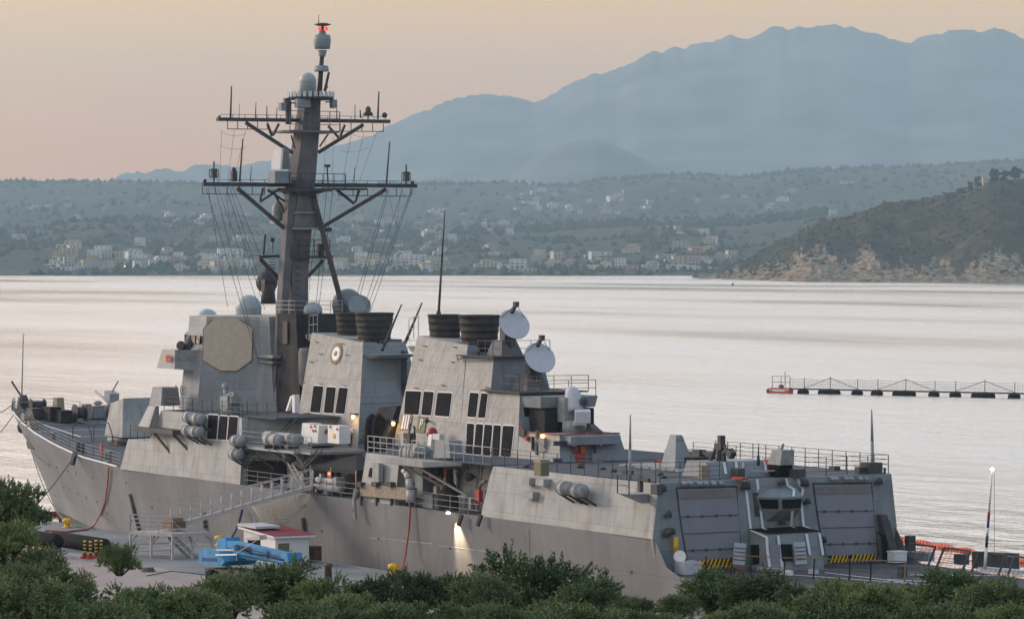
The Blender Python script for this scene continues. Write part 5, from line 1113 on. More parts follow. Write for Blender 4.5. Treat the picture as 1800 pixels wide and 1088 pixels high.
# mid-mast platforms and sensors
zz1 = at(530, 452, Y=0).z; X1 = P1.x
mb = MB(); mb.box(X1-1.2, X1+1.3, -1.0, 2.6, zz1-.1, zz1+.1); rail(mb, [(X1+1.3, -1.0, zz1), (X1+1.3, 2.3, zz1)], 1.3, .6, 3, .03, .04); mb.bar(at(528, 500, X=X1+.3), at(568, 458, X=X1+.3), .2, .2); mb.cbox(at(563, 440, X=X1+.5), .4, .5, 1.0); rail(mb, [at(566, 470, X=X1+.2), at(576, 470, X=X1+.2)], .6, .4, 2)
S(mb, 'middle_platform', 'mastdark', mst)
mb = MB(); mb.bar(at(455, 452, X=X1-1), at(490, 450, X=X1-.5), .7, .22); mb.bar(at(457, 455, X=X1-1), at(492, 492, X=X1-.5), .3, .3); mb.path([at(463, 448, X=X1-1), at(466, 412, X=X1-1)], .09, 6); mb.path([at(480, 446, X=X1-1), at(479, 420, X=X1-1)], .04, 5); mb.cbox(at(479, 422, X=X1-1), .1, .3, .3)
mb.bar(at(440, 449, X=X1-1), at(456, 449, X=X1-1), .05, .05)
for i in range(4): mb.bar(at(473, 456+i*5, X=X1-.8), at(484, 456+i*5, X=X1-.8), .05, .05)
S(mb, 'signal_platform', 'mastdark', mst)
mb = MB(); mb.bar(at(561, 404, X=XL+1), at(573, 404, X=XL+1), .12, .12); mb.cbox(at(577, 404, X=XL+1), .3, .45, .3); mb.tube(at(577, 330, X=XL+1), at(575, 294, X=XL+1), .06); mb.cbox(at(575, 292, X=XL+1), .3, .4, .22); S(mb, 'mast_camera', 'mastdark', mst)
mb = MB()
for (u0, v0, u1, v1, X, r_) in ((405, 208, 407, 152, XU, .08), (449, 208, 450, 180, XU, .045), (469, 208, 469, 186, XU, .05), (420, 208, 421, 182, XU, .025), (486, 208, 487, 189, XU, .04), (664, 210, 666, 161, XU, .08), (624, 210, 624, 184, XU, .04), (592, 212, 592, 190, XU, .05), (634, 208, 633, 194, XU, .07),
                               (421, 320, 427, 244, XL, .08), (440, 320, 442, 292, XL, .04), (679, 324, 685, 249, XL, .08), (622, 322, 624, 294, XL, .04)):
    mb.tube(at(u0, v0, X=X), at(u1, v1, X=X), r_, r_*.6, 6)
S(mb, 'yard_whip', 'mastdark', mst)
mb = MB()
for (u, v, X) in ((376, 305, XL), (714, 310, XL)):
    c = at(u, v, X=X); mb.cbox(c, .35, .4, .7); mb.tube(c-V((0, 0, .7)), c+V((0, 0, .9)), .06)
    for k in (-1, 1): mb.path([c+V((0, k*.2, .25)), c+V((0, k*.38, .25)), c+V((0, k*.38, -.3)), c+V((0, k*.2, -.3))], .035, 4)
c = at(411, 310, X=XL); mb.cbox(c, .4, .4, .8); mb.ball(c+V((0, 0, .5)), .18, 8)
for (u, v, X, r_) in ((360, 318, XL, .14), (725, 321, XL, .14), (676, 203, XU, .24), (385, 205, XU, .08)): mb.lathe(at(u, v, X=X), [(r_*.5, -.2), (r_, 0), (r_*.8, r_*.5), (.03, r_)], 10)
c = at(647, 201, X=XU); mb.lathe(c, [(.42, -.12), (.3, .15), (.2, .2), (.22, .45), (.03, .62)], 12); mb.tube(c, c-V((0, 0, .5)), .05)
S(mb, 'yard_aerial', 'mastdark', mst)
# halyards and wire aerials
mb = MB()
hal = [((362, 330), XL, (455, 640), -4.5), ((378, 330), XL, (455, 635), -3.5), ((383, 330), XL, (462, 560), -3.0), ((398, 330), XL, (466, 545), -3), ((404, 330), XL, (468, 530), -3), ((409, 330), XL, (478, 500), -2), ((366, 330), XL, (400, 540), -1),
       ((726, 332), XL, (648, 556), 3), ((724, 332), XL, (641, 552), 3), ((708, 332), XL, (636, 552), 3), ((684, 332), XL, (624, 552), 3), ((681, 332), XL, (618, 552), 3), ((560, 335), XL, (540, 545), 1), ((574, 335), XL, (555, 545), 1), ((585, 335), XL, (560, 545), 1)]
for (a, Xa, b_, Yb) in hal: mb.tube(at(*a, X=Xa), at(*b_, Y=Yb), .022, .022, 3, False)
for (a, b_) in (((390, 228), (386, 322)), ((412, 228), (400, 322)), ((432, 228), (410, 322)), ((618, 233), (600, 330)), ((640, 233), (617, 330)), ((662, 233), (628, 330)), ((572, 240), (570, 330)), ((586, 240), (584, 330))): mb.tube(at(*a, X=XU), at(*b_, X=XL), .014, .014, 3, False)
for (a, b_) in (((388, 232), (432, 235)), ((387, 256), (432, 258)), ((618, 236), (664, 236)), ((600, 265), (650, 258))): cable(mb, at(*a, X=XU), at(*b_, X=XU), .25, .012, 6, 3)
for (a, c_, b_) in (((684, 345), (696, 398), (706, 332)), ((412, 360), (404, 400), (398, 335))): mb.path([at(*a, X=XL), at(*c_, X=XL), at(*b_, X=XL)], .015, 3)
S(mb, 'rigging', 'wire', mst)
mb = MB(); 
for i in range(4): mb.bar(at(536+i*0, 335-i*20, X=XL+.9), at(542, 335-i*20, X=XL+.9), .03, .05)
for i in range(20): mb.cbox(at(531-i*.6, 350+i*12, X=P1.x+.92), .04, .45, .04)
S(mb, 'mast_rungs', 'mastdark', mst)

# ------------------------------------------------------------------ sea
def sea():
    m = bpy.data.materials.new('sea_water'); m.use_nodes = True; nt = m.node_tree; n = nt.nodes; l = nt.links
    b = n['Principled BSDF']; b.inputs['Base Color'].default_value = (0.575, 0.60, 0.62, 1); b.inputs['Roughness'].default_value = 0.24; b.inputs['IOR'].default_value = 1.5; b.inputs['Metallic'].default_value = SEAM
    tc = n.new('ShaderNodeTexCoord')
    def nz(scale, rot, sc_, det=3):
        mp = n.new('ShaderNodeMapping'); mp.inputs['Rotation'].default_value = (0, 0, rot); mp.inputs['Scale'].default_value = sc_; l.new(tc.outputs['Object'], mp.inputs[0])
        t = n.new('ShaderNodeTexNoise'); t.inputs['Scale'].default_value = scale; t.inputs['Detail'].default_value = det; t.inputs['Roughness'].default_value = .55; l.new(mp.outputs[0], t.inputs[0]); return t.outputs[0]
    a = nz(0.22, PHI+.2, (.45, 1, 1), 4); c = nz(1.1, PHI-.5, (.5, 1, 1), 4)
    big = nz(0.035, PHI+.1, (.35, 1, 1), 4)
    patch = nz(0.006, PHI, (.25, 1, 1), 3)          # calmer and rougher slicks
    mr = n.new('ShaderNodeMapRange'); mr.inputs['From Min'].default_value = .40; mr.inputs['From Max'].default_value = .62; mr.inputs['To Min'].default_value = .35; mr.inputs['To Max'].default_value = 1.0; l.new(patch, mr.inputs[0])
    rg = n.new('ShaderNodeMapRange'); rg.inputs['From Min'].default_value = .38; rg.inputs['From Max'].default_value = .60; rg.inputs['To Min'].default_value = .03; rg.inputs['To Max'].default_value = .28
    p2 = nz(0.0022, PHI, (.22, 1, 1), 4); av = n.new('ShaderNodeMath'); av.operation = 'ADD'; l.new(patch, av.inputs[0]); l.new(p2, av.inputs[1]); hf = n.new('ShaderNodeMath'); hf.operation = 'MULTIPLY'; hf.inputs[1].default_value = .5; l.new(av.outputs[0], hf.inputs[0]); l.new(hf.outputs[0], rg.inputs[0]); l.new(rg.outputs[0], b.inputs['Roughness'])
    sm = n.new('ShaderNodeMath'); sm.operation = 'MULTIPLY_ADD'; l.new(c, sm.inputs[0]); sm.inputs[1].default_value = .22; l.new(a, sm.inputs[2])
    sb = n.new('ShaderNodeMath'); sb.operation = 'MULTIPLY_ADD'; l.new(big, sb.inputs[0]); sb.inputs[1].default_value = 2.2; l.new(sm.outputs[0], sb.inputs[2])
    bp = n.new('ShaderNodeBump'); bp.inputs['Distance'].default_value = WAVE; l.new(sb.outputs[0], bp.inputs['Height']); l.new(mr.outputs[0], bp.inputs['Strength']); l.new(bp.outputs[0], b.inputs['Normal'])
    mb = MB(); nseg = 64; Rr = 16400
    mb.poly([(CX+Rr*math.cos(2*math.pi*i/nseg), CY+Rr*math.sin(2*math.pi*i/nseg), 0) for i in range(nseg)])
    return structure(mb.build('sea', m))
WAVE = 1.5
SEAM = 0.9
sea()
# ------------------------------------------------------------------ haze
mb = MB(); Rb = 16600; mb.box(CX-Rb, CX+Rb, CY-Rb, CY+Rb, -12, 1080)
hm = bpy.data.materials.new('thin_air'); hm.use_nodes = True; nt = hm.node_tree; nt.nodes.clear()
ho = nt.nodes.new('ShaderNodeOutputMaterial'); pv = nt.nodes.new('ShaderNodeVolumePrincipled'); pv.inputs['Density'].default_value = HAZE_D; pv.inputs['Color'].default_value = (*HAZE_C, 1); pv.inputs['Anisotropy'].default_value = 0.0
nt.links.new(pv.outputs[0], ho.inputs['Volume'])
hz = mb.build('haze', hm); hz['kind'] = 'stuff'; hz['label'] = 'thin blue evening haze over the bay'

# ------------------------------------------------------------------ far land, laid out by range from the shore
def tab(t, x): return table(t, x)
RIDGE = [(-400, 372), (-200, 360), (0, 345), (100, 332), (180, 322), (240, 303), (330, 295), (390, 291), (470, 285), (540, 275), (600, 258), (640, 240), (700, 215), (740, 196), (800, 171), (850, 170), (900, 173), (940, 178), (985, 160), (1045, 131), (1085, 128), (1120, 101), (1180, 90), (1240, 76), (1310, 70), (1350, 58), (1370, 49), (1420, 46), (1440, 49), (1490, 45), (1540, 58), (1600, 76), (1645, 60), (1700, 53), (1750, 55), (1800, 68), (1900, 100), (2200, 160)]
MIDR = [(-400, 322), (0, 324), (150, 324), (200, 321), (300, 326), (480, 330), (740, 328), (900, 323), (960, 331), (1000, 329), (1060, 320), (1200, 310), (1300, 315), (1400, 305), (1560, 297), (1700, 293), (1800, 287), (2200, 280)]
LOWR = [(-400, 415), (0, 402), (60, 403), (120, 393), (200, 386), (300, 392), (400, 384), (480, 392), (560, 402), (650, 396), (740, 412), (830, 401), (950, 404), (1100, 394), (1300, 397), (1350, 385), (1460, 372), (1500, 378), (1600, 380), (2200, 380)]
def zray(v, D): return CH+D*(YH-v)/FPX
def nzf(x, y, s, o=4): return noise.fractal(V((x*s, y*s, 3.1)), 1.0, 2.0, o)
def sstep(t): t = max(0, min(1, t)); return t*t*(3-2*t)
def hill_h(u, D):
    p = at(u, 0, D=D); x, y = p.x, p.y
    zc1 = zray(tab(LOWR, u), 6000); zc2 = zray(tab(MIDR, u), 9000)
    n1 = nzf(x, y, .0016); n2 = nzf(x, y, .006, 3)
    if D < 4262: return -3.0
    if D < 6000:
        t = (D-4262)/1738; z = .6+zc1*(t**1.15)*(1+.0) ; z += n1*16*math.sin(math.pi*t)+n2*6*min(1, t*3)
        if t < .12: z = lerp(1.2, z, sstep(t/.12))
        return z
    if D < 9000:
        t = (D-6000)/3000; dip = zc1*.86+(zc2-zc1)*.15
        z = lerp(zc1, dip, sstep(t/.3)) if t < .3 else lerp(dip, zc2, sstep((t-.3)/.7)**.8)
        return z+n1*22*math.sin(math.pi*t)+n2*6
    t = (D-9000)/1500; return zc2*(1-.35*t)+n2*5
def grid(name, us, ds, fn, m, disp=0.0):
    mb = MB(); mb.smooth = True; rows = []
    for D in ds: rows.append(mb.pts([(lambda p: (p.x, p.y, fn(u, D)))(at(u, 0, D=D)) for u in us]))
    for a, b_ in zip(rows, rows[1:]):
        for i in range(len(us)-1): mb.face((a+i, a+i+1, b_+i+1, b_+i))
    o = mb.build(name, m); return structure(o)
def land_mat(name, cols, s1, s2, rough=.95, cliff=None):
    m = bpy.data.materials.new(name); m.use_nodes = True; nt = m.node_tree; n = nt.nodes; l = nt.links; b = n['Principled BSDF']; b.inputs['Roughness'].default_value = rough; b.inputs['Specular IOR Level'].default_value = .1
    tc = n.new('ShaderNodeTexCoord'); a = n.new('ShaderNodeTexNoise'); a.inputs['Scale'].default_value = s1; a.inputs['Detail'].default_value = 8; a.inputs['Roughness'].default_value = .65; l.new(tc.outputs['Object'], a.inputs[0])
    r = n.new('ShaderNodeValToRGB'); l.new(a.outputs[0], r.inputs[0]); cr = r.color_ramp; k = len(cols)
    cr.elements[0].position = .32; cr.elements[0].color = (*cols[0], 1); cr.elements[1].position = .70; cr.elements[1].color = (*cols[-1], 1)
    for i, c in enumerate(cols[1:-1]): e = cr.elements.new(.32+.38*(i+1)/(k-1)); e.color = (*c, 1)
    b2 = n.new('ShaderNodeTexNoise'); b2.inputs['Scale'].default_value = s2; b2.inputs['Detail'].default_value = 4; l.new(tc.outputs['Object'], b2.inputs[0])
    mr = n.new('ShaderNodeMapRange'); mr.inputs['From Min'].default_value = .35; mr.inputs['From Max'].default_value = .65; mr.inputs['To Min'].default_value = .55; mr.inputs['To Max'].default_value = 1.25; l.new(b2.outputs[0], mr.inputs[0])
    x = n.new('ShaderNodeVectorMath'); x.operation = 'SCALE'; l.new(r.outputs[0], x.inputs[0]); l.new(mr.outputs[0], x.inputs['Scale']); cur = x.outputs[0]
    if cliff:
        at_ = n.new('ShaderNodeAttribute'); at_.attribute_name = 'rock'; mx = n.new('ShaderNodeMixRGB'); 
        ad = n.new('ShaderNodeMath'); ad.operation = 'MULTIPLY_ADD'; l.new(b2.outputs[0], ad.inputs[0]); ad.inputs[1].default_value = 1.6; ad.inputs[2].default_value = -.8
        a2 = n.new('ShaderNodeMath'); a2.operation = 'ADD'; a2.use_clamp = True; l.new(at_.outputs['Fac'], a2.inputs[0]); l.new(ad.outputs[0], a2.inputs[1])
        sm = n.new('ShaderNodeMapRange'); sm.inputs['From Min'].default_value = .35; sm.inputs['From Max'].default_value = .6; l.new(a2.outputs[0], sm.inputs[0]); l.new(sm.outputs[0], mx.inputs[0]); l.new(cur, mx.inputs[1])
        v = n.new('ShaderNodeTexNoise'); v.inputs['Scale'].default_value = .16; v.inputs['Detail'].default_value = 10; v.inputs['Roughness'].default_value = .75; l.new(tc.outputs['Object'], v.inputs[0]); vr = n.new('ShaderNodeMixRGB'); vm = n.new('ShaderNodeMapRange'); vm.inputs['From Min'].default_value = .42; vm.inputs['From Max'].default_value = .60; l.new(v.outputs[0], vm.inputs[0]); l.new(vm.outputs[0], vr.inputs[0]); vr.inputs[1].default_value = (*[c*.16 for c in cliff], 1); vr.inputs[2].default_value = (*[c*1.45 for c in cliff], 1); l.new(vr.outputs[0], mx.inputs[2]); cur = mx.outputs[0]
    l.new(cur, b.inputs['Base Color']); return m
M['mount'] = land_mat('haze_tinted_rock', [(.10, .115, .12), (.12, .13, .135), (.14, .145, .145)], .0007, .003)  # some of the distance haze is mixed into the rock colour as blue
M['hill'] = land_mat('wooded_hill', [(.026, .032, .024), (.038, .044, .032), (.058, .058, .044), (.095, .085, .062)], .004, .03)
M['head'] = land_mat('headland_scrub', [(.020, .020, .012), (.036, .032, .018), (.060, .046, .026), (.10, .075, .045)], .010, .05, cliff=(.26, .19, .125))
US = [-400+i*4.5 for i in range(570)]
def mtn_h(u, D):
    zr = zray(tab(RIDGE, u), 15000); t = (D-9800)/5200
    p = at(u, 0, D=D); nn = noise.fractal(V((p.x*.0007, p.y*.0007, 1.0)), 1.0, 2.1, 6)
    zr += noise.fractal(V((u*.03, 4.2, 1.0)), .8, 2.1, 5)*20*max(0, min(1, t))**25
    if t <= 1: return 40+(zr-40)*(t**1.7)+nn*75*math.sin(math.pi*max(0, min(1, t))) + (nzf(p.x, p.y, .002)*14 if t > .95 else 0)
    return zr*(1-(t-1)*2)
grid('far_mountains', [-400+i*6 for i in range(430)], [9800+i*130 for i in range(40)]+[15000, 15300, 16000], mtn_h, M['mount'])
R2 = [(780, 335), (860, 320), (900, 300), (950, 262), (1000, 243), (1050, 238), (1100, 255), (1160, 285), (1240, 300), (1400, 310), (1600, 330)]
def r2_h(u, D):
    z = zray(tab(R2, u), 11800); t = 1-abs(D-11800)/1900; p = at(u, 0, D=D)
    return max(-20, z*max(0, t)**1.2+noise.fractal(V((p.x*.001, p.y*.001, 2.0)), 1.0, 2.1, 5)*40)
grid('middle_ridge', [780+i*6 for i in range(138)], [9900+i*130 for i in range(30)], r2_h, M['mount'])
grid('coastal_hills', US, [4255, 4262]+[4262+i*24 for i in range(1, 73)]+[6000+i*60 for i in range(51)]+[9300, 9800, 10500], hill_h, M['hill'])
HEAD = [(1215, 493), (1250, 488), (1300, 465), (1340, 441), (1400, 411), (1440, 394), (1500, 379), (1560, 357), (1640, 349), (1700, 336), (1740, 320), (1800, 315), (1900, 303), (2200, 320)]
def head_h(u, D):
    if u < 1216: return -2.0
    v0 = lerp(490, 496, min(1, (u-1215)/200)); Ds = CH*FPX/(v0-YH); p = at(u, 0, D=D); n1 = nzf(p.x, p.y, .004); n2 = nzf(p.x, p.y, .02, 4)
    Ds += n1*30; Dc = Ds+620; zc = zray(tab(HEAD, u), Dc)
    if D < Ds: return -2
    t = (D-Ds)/(Dc-Ds)
    if t < 1:
        k = rocky(u); prof = t**1.0*(1-k)+(1-(1-t)**(2.6))*k*.72+k*.28*t
        return max(-2, zc*prof+n1*9*math.sin(math.pi*t)+n2*9*(math.sin(math.pi*t)+.35)*min(1, t*14)+abs(nzf(p.x, p.y, .05, 3))*-5*min(1, t*14)*(1-min(1, t*2)))
    return zc*(1-.4*(t-1))+n2*2
def rocky(u): return max(0, min(1, .35+.55*max(math.exp(-((u-1435)/60)**2), math.exp(-((u-1528)/30)**2), math.exp(-((u-1755)/60)**2))))
ds = [3050+i*9 for i in range(125)]+[4200, 4300]
hd = grid('headland', [1205+i*1.7 for i in range(590)], ds, head_h, M['head'])
me = hd.data; atr = me.attributes.new('rock', 'FLOAT', 'POINT'); vals = []
for v_ in me.vertices:
    q = v_.co-_c; dep = q.dot(_d); u = 900+FPX*q.dot(_r)/dep; vv = YH-FPX*q.z/dep
    nn_ = noise.fractal(V((u*.045, 1.5, 0)), .9, 2.1, 5); n3 = noise.fractal(V((u*.09, vv*.12, 2)), .8, 2.1, 5)
    top = 482-46*math.exp(-((u-1435)/50)**2)-50*math.exp(-((u-1528)/22)**2)-40*math.exp(-((u-1755)/46)**2)-12*math.exp(-((u-1330)/60)**2)-14*math.exp(-((u-1620)/60)**2)+nn_*22
    vals.append(max(0, min(1, .5+(vv-top)/22.0+n3*.75)))
atr.data.foreach_set('value', vals)
# woods: one mass of small crowns over the hills
def blob(mb, c, r, h):
    n = 5; a0 = random.uniform(0, 6.3); k = mb.pts([c+V((math.cos(a0+2*math.pi*i/n)*r*random.uniform(.7, 1.2), math.sin(a0+2*math.pi*i/n)*r*random.uniform(.7, 1.2), random.uniform(.1, .5)*h)) for i in range(n)]+[c+V((random.uniform(-.3, .3)*r, 0, h)), c])
    for i in range(n): mb.face((k+i, k+(i+1) % n, k+n)); mb.face((k+(i+1) % n, k+i, k+n+1))
M['treefar'] = mat('distant_crowns', (.050, .060, .034), .95, .0, .05, c2=(.022, .030, .018), spec=.1)
mb = MB(); random.seed(3)
for i in range(11500):
    u = random.uniform(-60, 1860); D = random.choice((random.uniform(4275, 6050), random.uniform(4275, 6050), random.uniform(6000, 9050), random.gauss(8985, 30), random.gauss(6000, 60)))
    if D < 4275 or D > 9040: continue
    p = at(u, 0, D=D); d_ = nzf(p.x, p.y, .003, 3)
    if u > 1450 and D < 6200: continue
    if d_ < -.02 and random.random() < .88: continue
    z = hill_h(u, D); r_ = random.uniform(3, 7)*(1+D/9000*.5); blob(mb, V((p.x, p.y, z-1)), r_, r_*random.uniform(.8, 1.7))
wd = mb.build('hillside_woodland', 'treefar'); tag(wd, 'dark wooded scrub covering the hills behind the bay', None, kind='stuff')
mb = MB()
for i in range(5000):
    u = random.uniform(1225, 1880); D = random.uniform(3200, 3990)
    if head_h(u, D) < 3: continue
    v0 = CH*FPX/(496-YH); t = (D-3180)/700
    if t < .22 and random.random() < .75: continue
    z = head_h(u, D); p = at(u, 0, D=D); r_ = random.uniform(1.2, 3.2); blob(mb, V((p.x, p.y, z-.5)), r_, r_*random.uniform(.6, 1.1))
wd = mb.build('headland_scrub', 'treefar'); tag(wd, 'low dark scrub covering the headland slope', None, kind='stuff')
# trees one can tell apart on top of the headland
def ray_hit(u, v, fn, D0, D1, st):
    D = D0
    while D < D1:
        if zray(v, D) <= fn(u, D): return D
        D += st
    return None
def far_tree(u, v, hpx, wpx, lab, D, zfn, name='round_tree', grp=None):
    p = at(u, 0, D=D); z = zfn(u, D); H_ = hpx*D/FPX; W_ = wpx*D/FPX; mb = MB()
    for i in range(26):
        a = random.uniform(0, 6.28); rr = math.sqrt(random.random())*.5; zz = random.uniform(.3, .95)
        blob(mb, V((p.x+math.cos(a)*rr*W_*.8, p.y+math.sin(a)*rr*W_*.8, z+H_*(zz-.25))), W_*.26*random.uniform(.6, 1.1), H_*.3)
    root = empty(name, (p.x, p.y, z)); tag(root, lab, 'tree', grp); o = mb.build('crown', 'treefar', root); o.location = (-p.x, -p.y, -z)
    mb = MB(); mb.tube((p.x, p.y, z-1), (p.x, p.y, z+H_*.5), .35, .2, 6); o = mb.build('trunk', 'wood', root); o.location = (-p.x, -p.y, -z)
for (u, h, w_, lab) in ((1668, 10, 26, 'low wide dark tree at the left end of the headland top'), (1690, 12, 20, 'dark bushy tree beside the low wide one on the headland'), (1706, 18, 12, 'slim dark tree left of the small white tower on the headland'), (1719, 22, 13, 'tallest slim tree just left of the white tower'),
                        (1748, 26, 24, 'large rounded tree right of the white tower'), (1766, 22, 18, 'dark tree between the two largest headland crowns'), (1786, 26, 26, 'large brownish rounded crown at the right edge of the headland'), (1505, 8, 14, 'small lone dark tree on the headland shoulder by the far white villa'), (1640, 6, 8, 'tiny lone tree on the bare part of the headland ridge')):
    Dd = CH*FPX/(496-YH)+600; far_tree(u, 0, h, w_, lab, Dd, head_h)
for (u, v, h, w_, lab) in ((943, 400, 16, 5, 'tall dark cypress standing alone on the wooded hill'), (1137, 394, 12, 4, 'left one of two small cypresses on the hill crest'), (1148, 394, 14, 5, 'right one of two small cypresses on the hill crest'), (1289, 388, 14, 6, 'dark cypress beside the row of pink houses')):
    Dd = ray_hit(u, v, hill_h, 4300, 9000, 20) or 5900; far_tree(u, v, h, w_, lab, Dd, hill_h, 'cypress')
# houses
WALLC = {'white': (.62, .62, .60), 'cream': (.52, .46, .36), 'pink': (.48, .33, .28), 'grey': (.36, .37, .38), 'yellow': (.50, .44, .22)}
for k, c in WALLC.items(): M['w_'+k] = mat('render_'+k, c, .8, .08, .3)
M['tiles'] = mat('clay_tiles', (.30, .13, .08), .85, .25, .6); M['winf'] = mat('far_windows', (.05, .055, .06), .4, .2)
def house_proto(kind, wall):
    mb = MB(); random.seed(kind*13+5); W_, Dp, Hh = random.uniform(10, 16), 9, 3.1
    def block(x0, x1, y0, y1, z0, st):
        mb.mi = 0; mb.box(x0, x1, y0, y1, z0, z0+st*Hh); mb.mi = 1
        for s in range(st):
            n = max(2, int((x1-x0)/3.2))
            for i in range(n):
                xc = x0+(i+.5)*(x1-x0)/n; big = random.random() < .35; mb.box(xc-(1.0 if big else .55), xc+(1.0 if big else .55), y0-.06, y0+.1, z0+s*Hh+(.3 if big else 1.0), z0+s*Hh+2.3)
            if s: mb.mi = 0; mb.box(x0+.5, x1-.5, y0-1.3, y0-.02, z0+s*Hh-.18, z0+s*Hh+.02); mb.box(x0+.5, x1-.5, y0-1.3, y0-1.2, z0+s*Hh+.02, z0+s*Hh+.9) if random.random() < .6 else None; mb.mi = 1
        mb.mi = 0; mb.box(x0-.3, x1+.3, y0-.3, y1+.3, z0+st*Hh+.003, z0+st*Hh+.35)
    st = 1+kind % 3
    block(-W_/2, W_/2, -Dp/2, Dp/2, -3, st+1); 
    if kind % 2: block(-W_/2-6, -W_/2-.02, -3, 4, -3, max(1, st)); 
    if kind in (1, 4):
        mb.mi = 2; z = -3+(st+1)*Hh+.36; k = mb.pts([(-W_/2-.5, -Dp/2-.5, z), (W_/2+.5, -Dp/2-.5, z), (W_/2+.5, Dp/2+.5, z), (-W_/2-.5, Dp/2+.5, z), (-W_/2+2.5, 0, z+2.2), (W_/2-2.5, 0, z+2.2)])
        for f in ((0, 1, 5, 4), (1, 2, 5), (2, 3, 4, 5), (3, 0, 4), (3, 2, 1, 0)): mb.face(tuple(k+i for i in f))
    me = bpy.data.meshes.new('house'); me.from_pydata(mb.v, [], mb.f)
    for m_ in ('w_'+wall, 'winf', 'tiles'): me.materials.append(M[m_])
    me.polygons.foreach_set('material_index', mb.m); me.update(); return me
protos = {(k, wc): house_proto(k, wc) for k in range(6) for wc in WALLC}
STY = {0: 'flat low', 1: 'tile roofed', 2: 'flat tall', 3: 'low winged', 4: 'tall tiled', 5: 'tall winged'}
CL = [('in the left shore town', 95, 335, 432, 478, 46, .75), ('above the left shore end', 0, 90, 408, 424, 5, 1), ('in the stepped resort', 352, 440, 425, 478, 30, .6), ('on the upper left hill', 60, 470, 345, 408, 20, 1),
      ('on the shore right of the mast', 560, 790, 452, 480, 36, .6), ('on the slope right of the mast', 580, 800, 378, 450, 22, 1), ('behind the tall whip aerial', 730, 900, 370, 440, 16, 1.2), ('on the middle shore', 840, 1240, 440, 479, 40, 1),
      ('in the hill village', 890, 1100, 338, 378, 42, 1), ('right of the hill village', 1100, 1400, 325, 372, 12, 1), ('near the foot of the headland', 1160, 1300, 393, 460, 12, 1.2)]
ORD = ('first', 'second', 'third', 'fourth', 'fifth', 'sixth', 'seventh', 'eighth', 'ninth', 'tenth', 'eleventh')
random.seed(11)
for (where, u0, u1, v0, v1, n, dens) in CL:
    made = []
    for i in range(n):
        u = random.uniform(u0, u1); v = random.uniform(v0, v1)
        if n > 25: v = v1-(v1-v0)*abs(random.gauss(0, .45)) if v0 > 420 else v
        v = max(v0, min(v1, v)); D = ray_hit(u, v, hill_h, 4275, 9000, 12)
        if not D: continue
        wc = random.choices(list(WALLC), (12, 6, 1.5, 4, 1))[0]; k = random.choice((0, 2, 3, 5, 0, 2, 3, 1)); p = at(u, 0, D=D)
        o = bpy.data.objects.new('far_house', protos[(k, wc)]); col.objects.link(o); s_ = random.uniform(.85, 1.25)*(1.22 if D < 5200 else .95)
        o.location = (p.x, p.y, hill_h(u, D)+1.5); o.rotation_euler = (0, 0, PHI+random.uniform(-.6, .6)); o.scale = (s_*random.uniform(.8, 1.5), s_, s_*.9)
        made.append((u, wc, STY[k], o)); tag(o, None, 'house', 'houses %s' % where)
    cls = {}
    for m_ in sorted(made, key=lambda q: q[0]): cls.setdefault((m_[1], m_[2]), []).append(m_[3])
    for (wc, st_), os_ in cls.items():
        for i, o in enumerate(os_): o['label'] = ('%s %s house %s' % (wc, st_, where)) if len(os_) == 1 else '%s %s %s house from the left %s' % (ORD[i], wc, st_, where)
def solo(u, v, k, wc, lab, sx=1, s=1, fn=hill_h, D=None):
    D = D or ray_hit(u, v, fn, 3200 if fn is head_h else 4275, 9000, 8) or 5000; p = at(u, 0, D=D); o = bpy.data.objects.new('far_house', protos[(k, wc)]); col.objects.link(o)
    o.location = (p.x, p.y, fn(u, D)+1.0); o.rotation_euler = (0, 0, PHI); o.scale = (sx, s, s); tag(o, lab, 'house')
solo(1225, 456, 0, 'cream', 'long pale pink hotel block near the foot of the headland', 2.3, 1.0); solo(1182, 458, 0, 'yellow', 'yellow flat roofed building near the foot of the headland', 1.8); solo(1178, 402, 3, 'white', 'long white building above the foot of the headland', 1.6)
solo(1465, 380, 2, 'white', 'white villa with terraces beside the headland shoulder', 1.2); solo(1488, 324, 0, 'white', 'bright white hilltop complex above the headland', 2.2); solo(752, 474, 0, 'yellow', 'long pale yellow block on the shore beside the tall whip aerial', 3.0)
solo(700, 466, 2, 'cream', 'long cream block standing on the shore right of the mast', 2.4); solo(775, 426, 2, 'cream', 'cream blocky building on the bluff behind the tall whip aerial', 1.7); solo(240, 471, 0, 'white', 'long white building on the left shore behind the trees', 2.0); solo(1265, 458, 1, 'pink', 'pale pink house closest to the headland tip', 1.2)
p_D = CH*FPX/(496-YH)+560; solo(1731, 335, 2, 'cream', 'small pale tower among the trees on the headland', .45, .8, head_h, p_D)
# lit window point on the left shore
D = ray_hit(220, 476, hill_h, 4275, 6000, 10) or 4330; p = at(220, 0, D=D); mb = MB(); mb.lathe(V((p.x, p.y, hill_h(220, D)+1)), [(.2, 0), (.2, 4), (1.0, 4.2), (1.0, 5.0), (.2, 5.3)], 8); o = mb.build('shore_lamp', 'lamp'); tag(o, 'single orange lit lamp on the left shore', 'lamp')
# small dark buoy
p = at(1288, 501, Z=0); mb = MB(); mb.lathe(p, [(.9, -.6), (1.3, 0), (1.0, .8), (.3, 1.4), (.1, 2.2)], 10); tag(mb.build('marker_buoy', 'black'), 'tiny dark buoy floating off the headland tip', 'buoy')

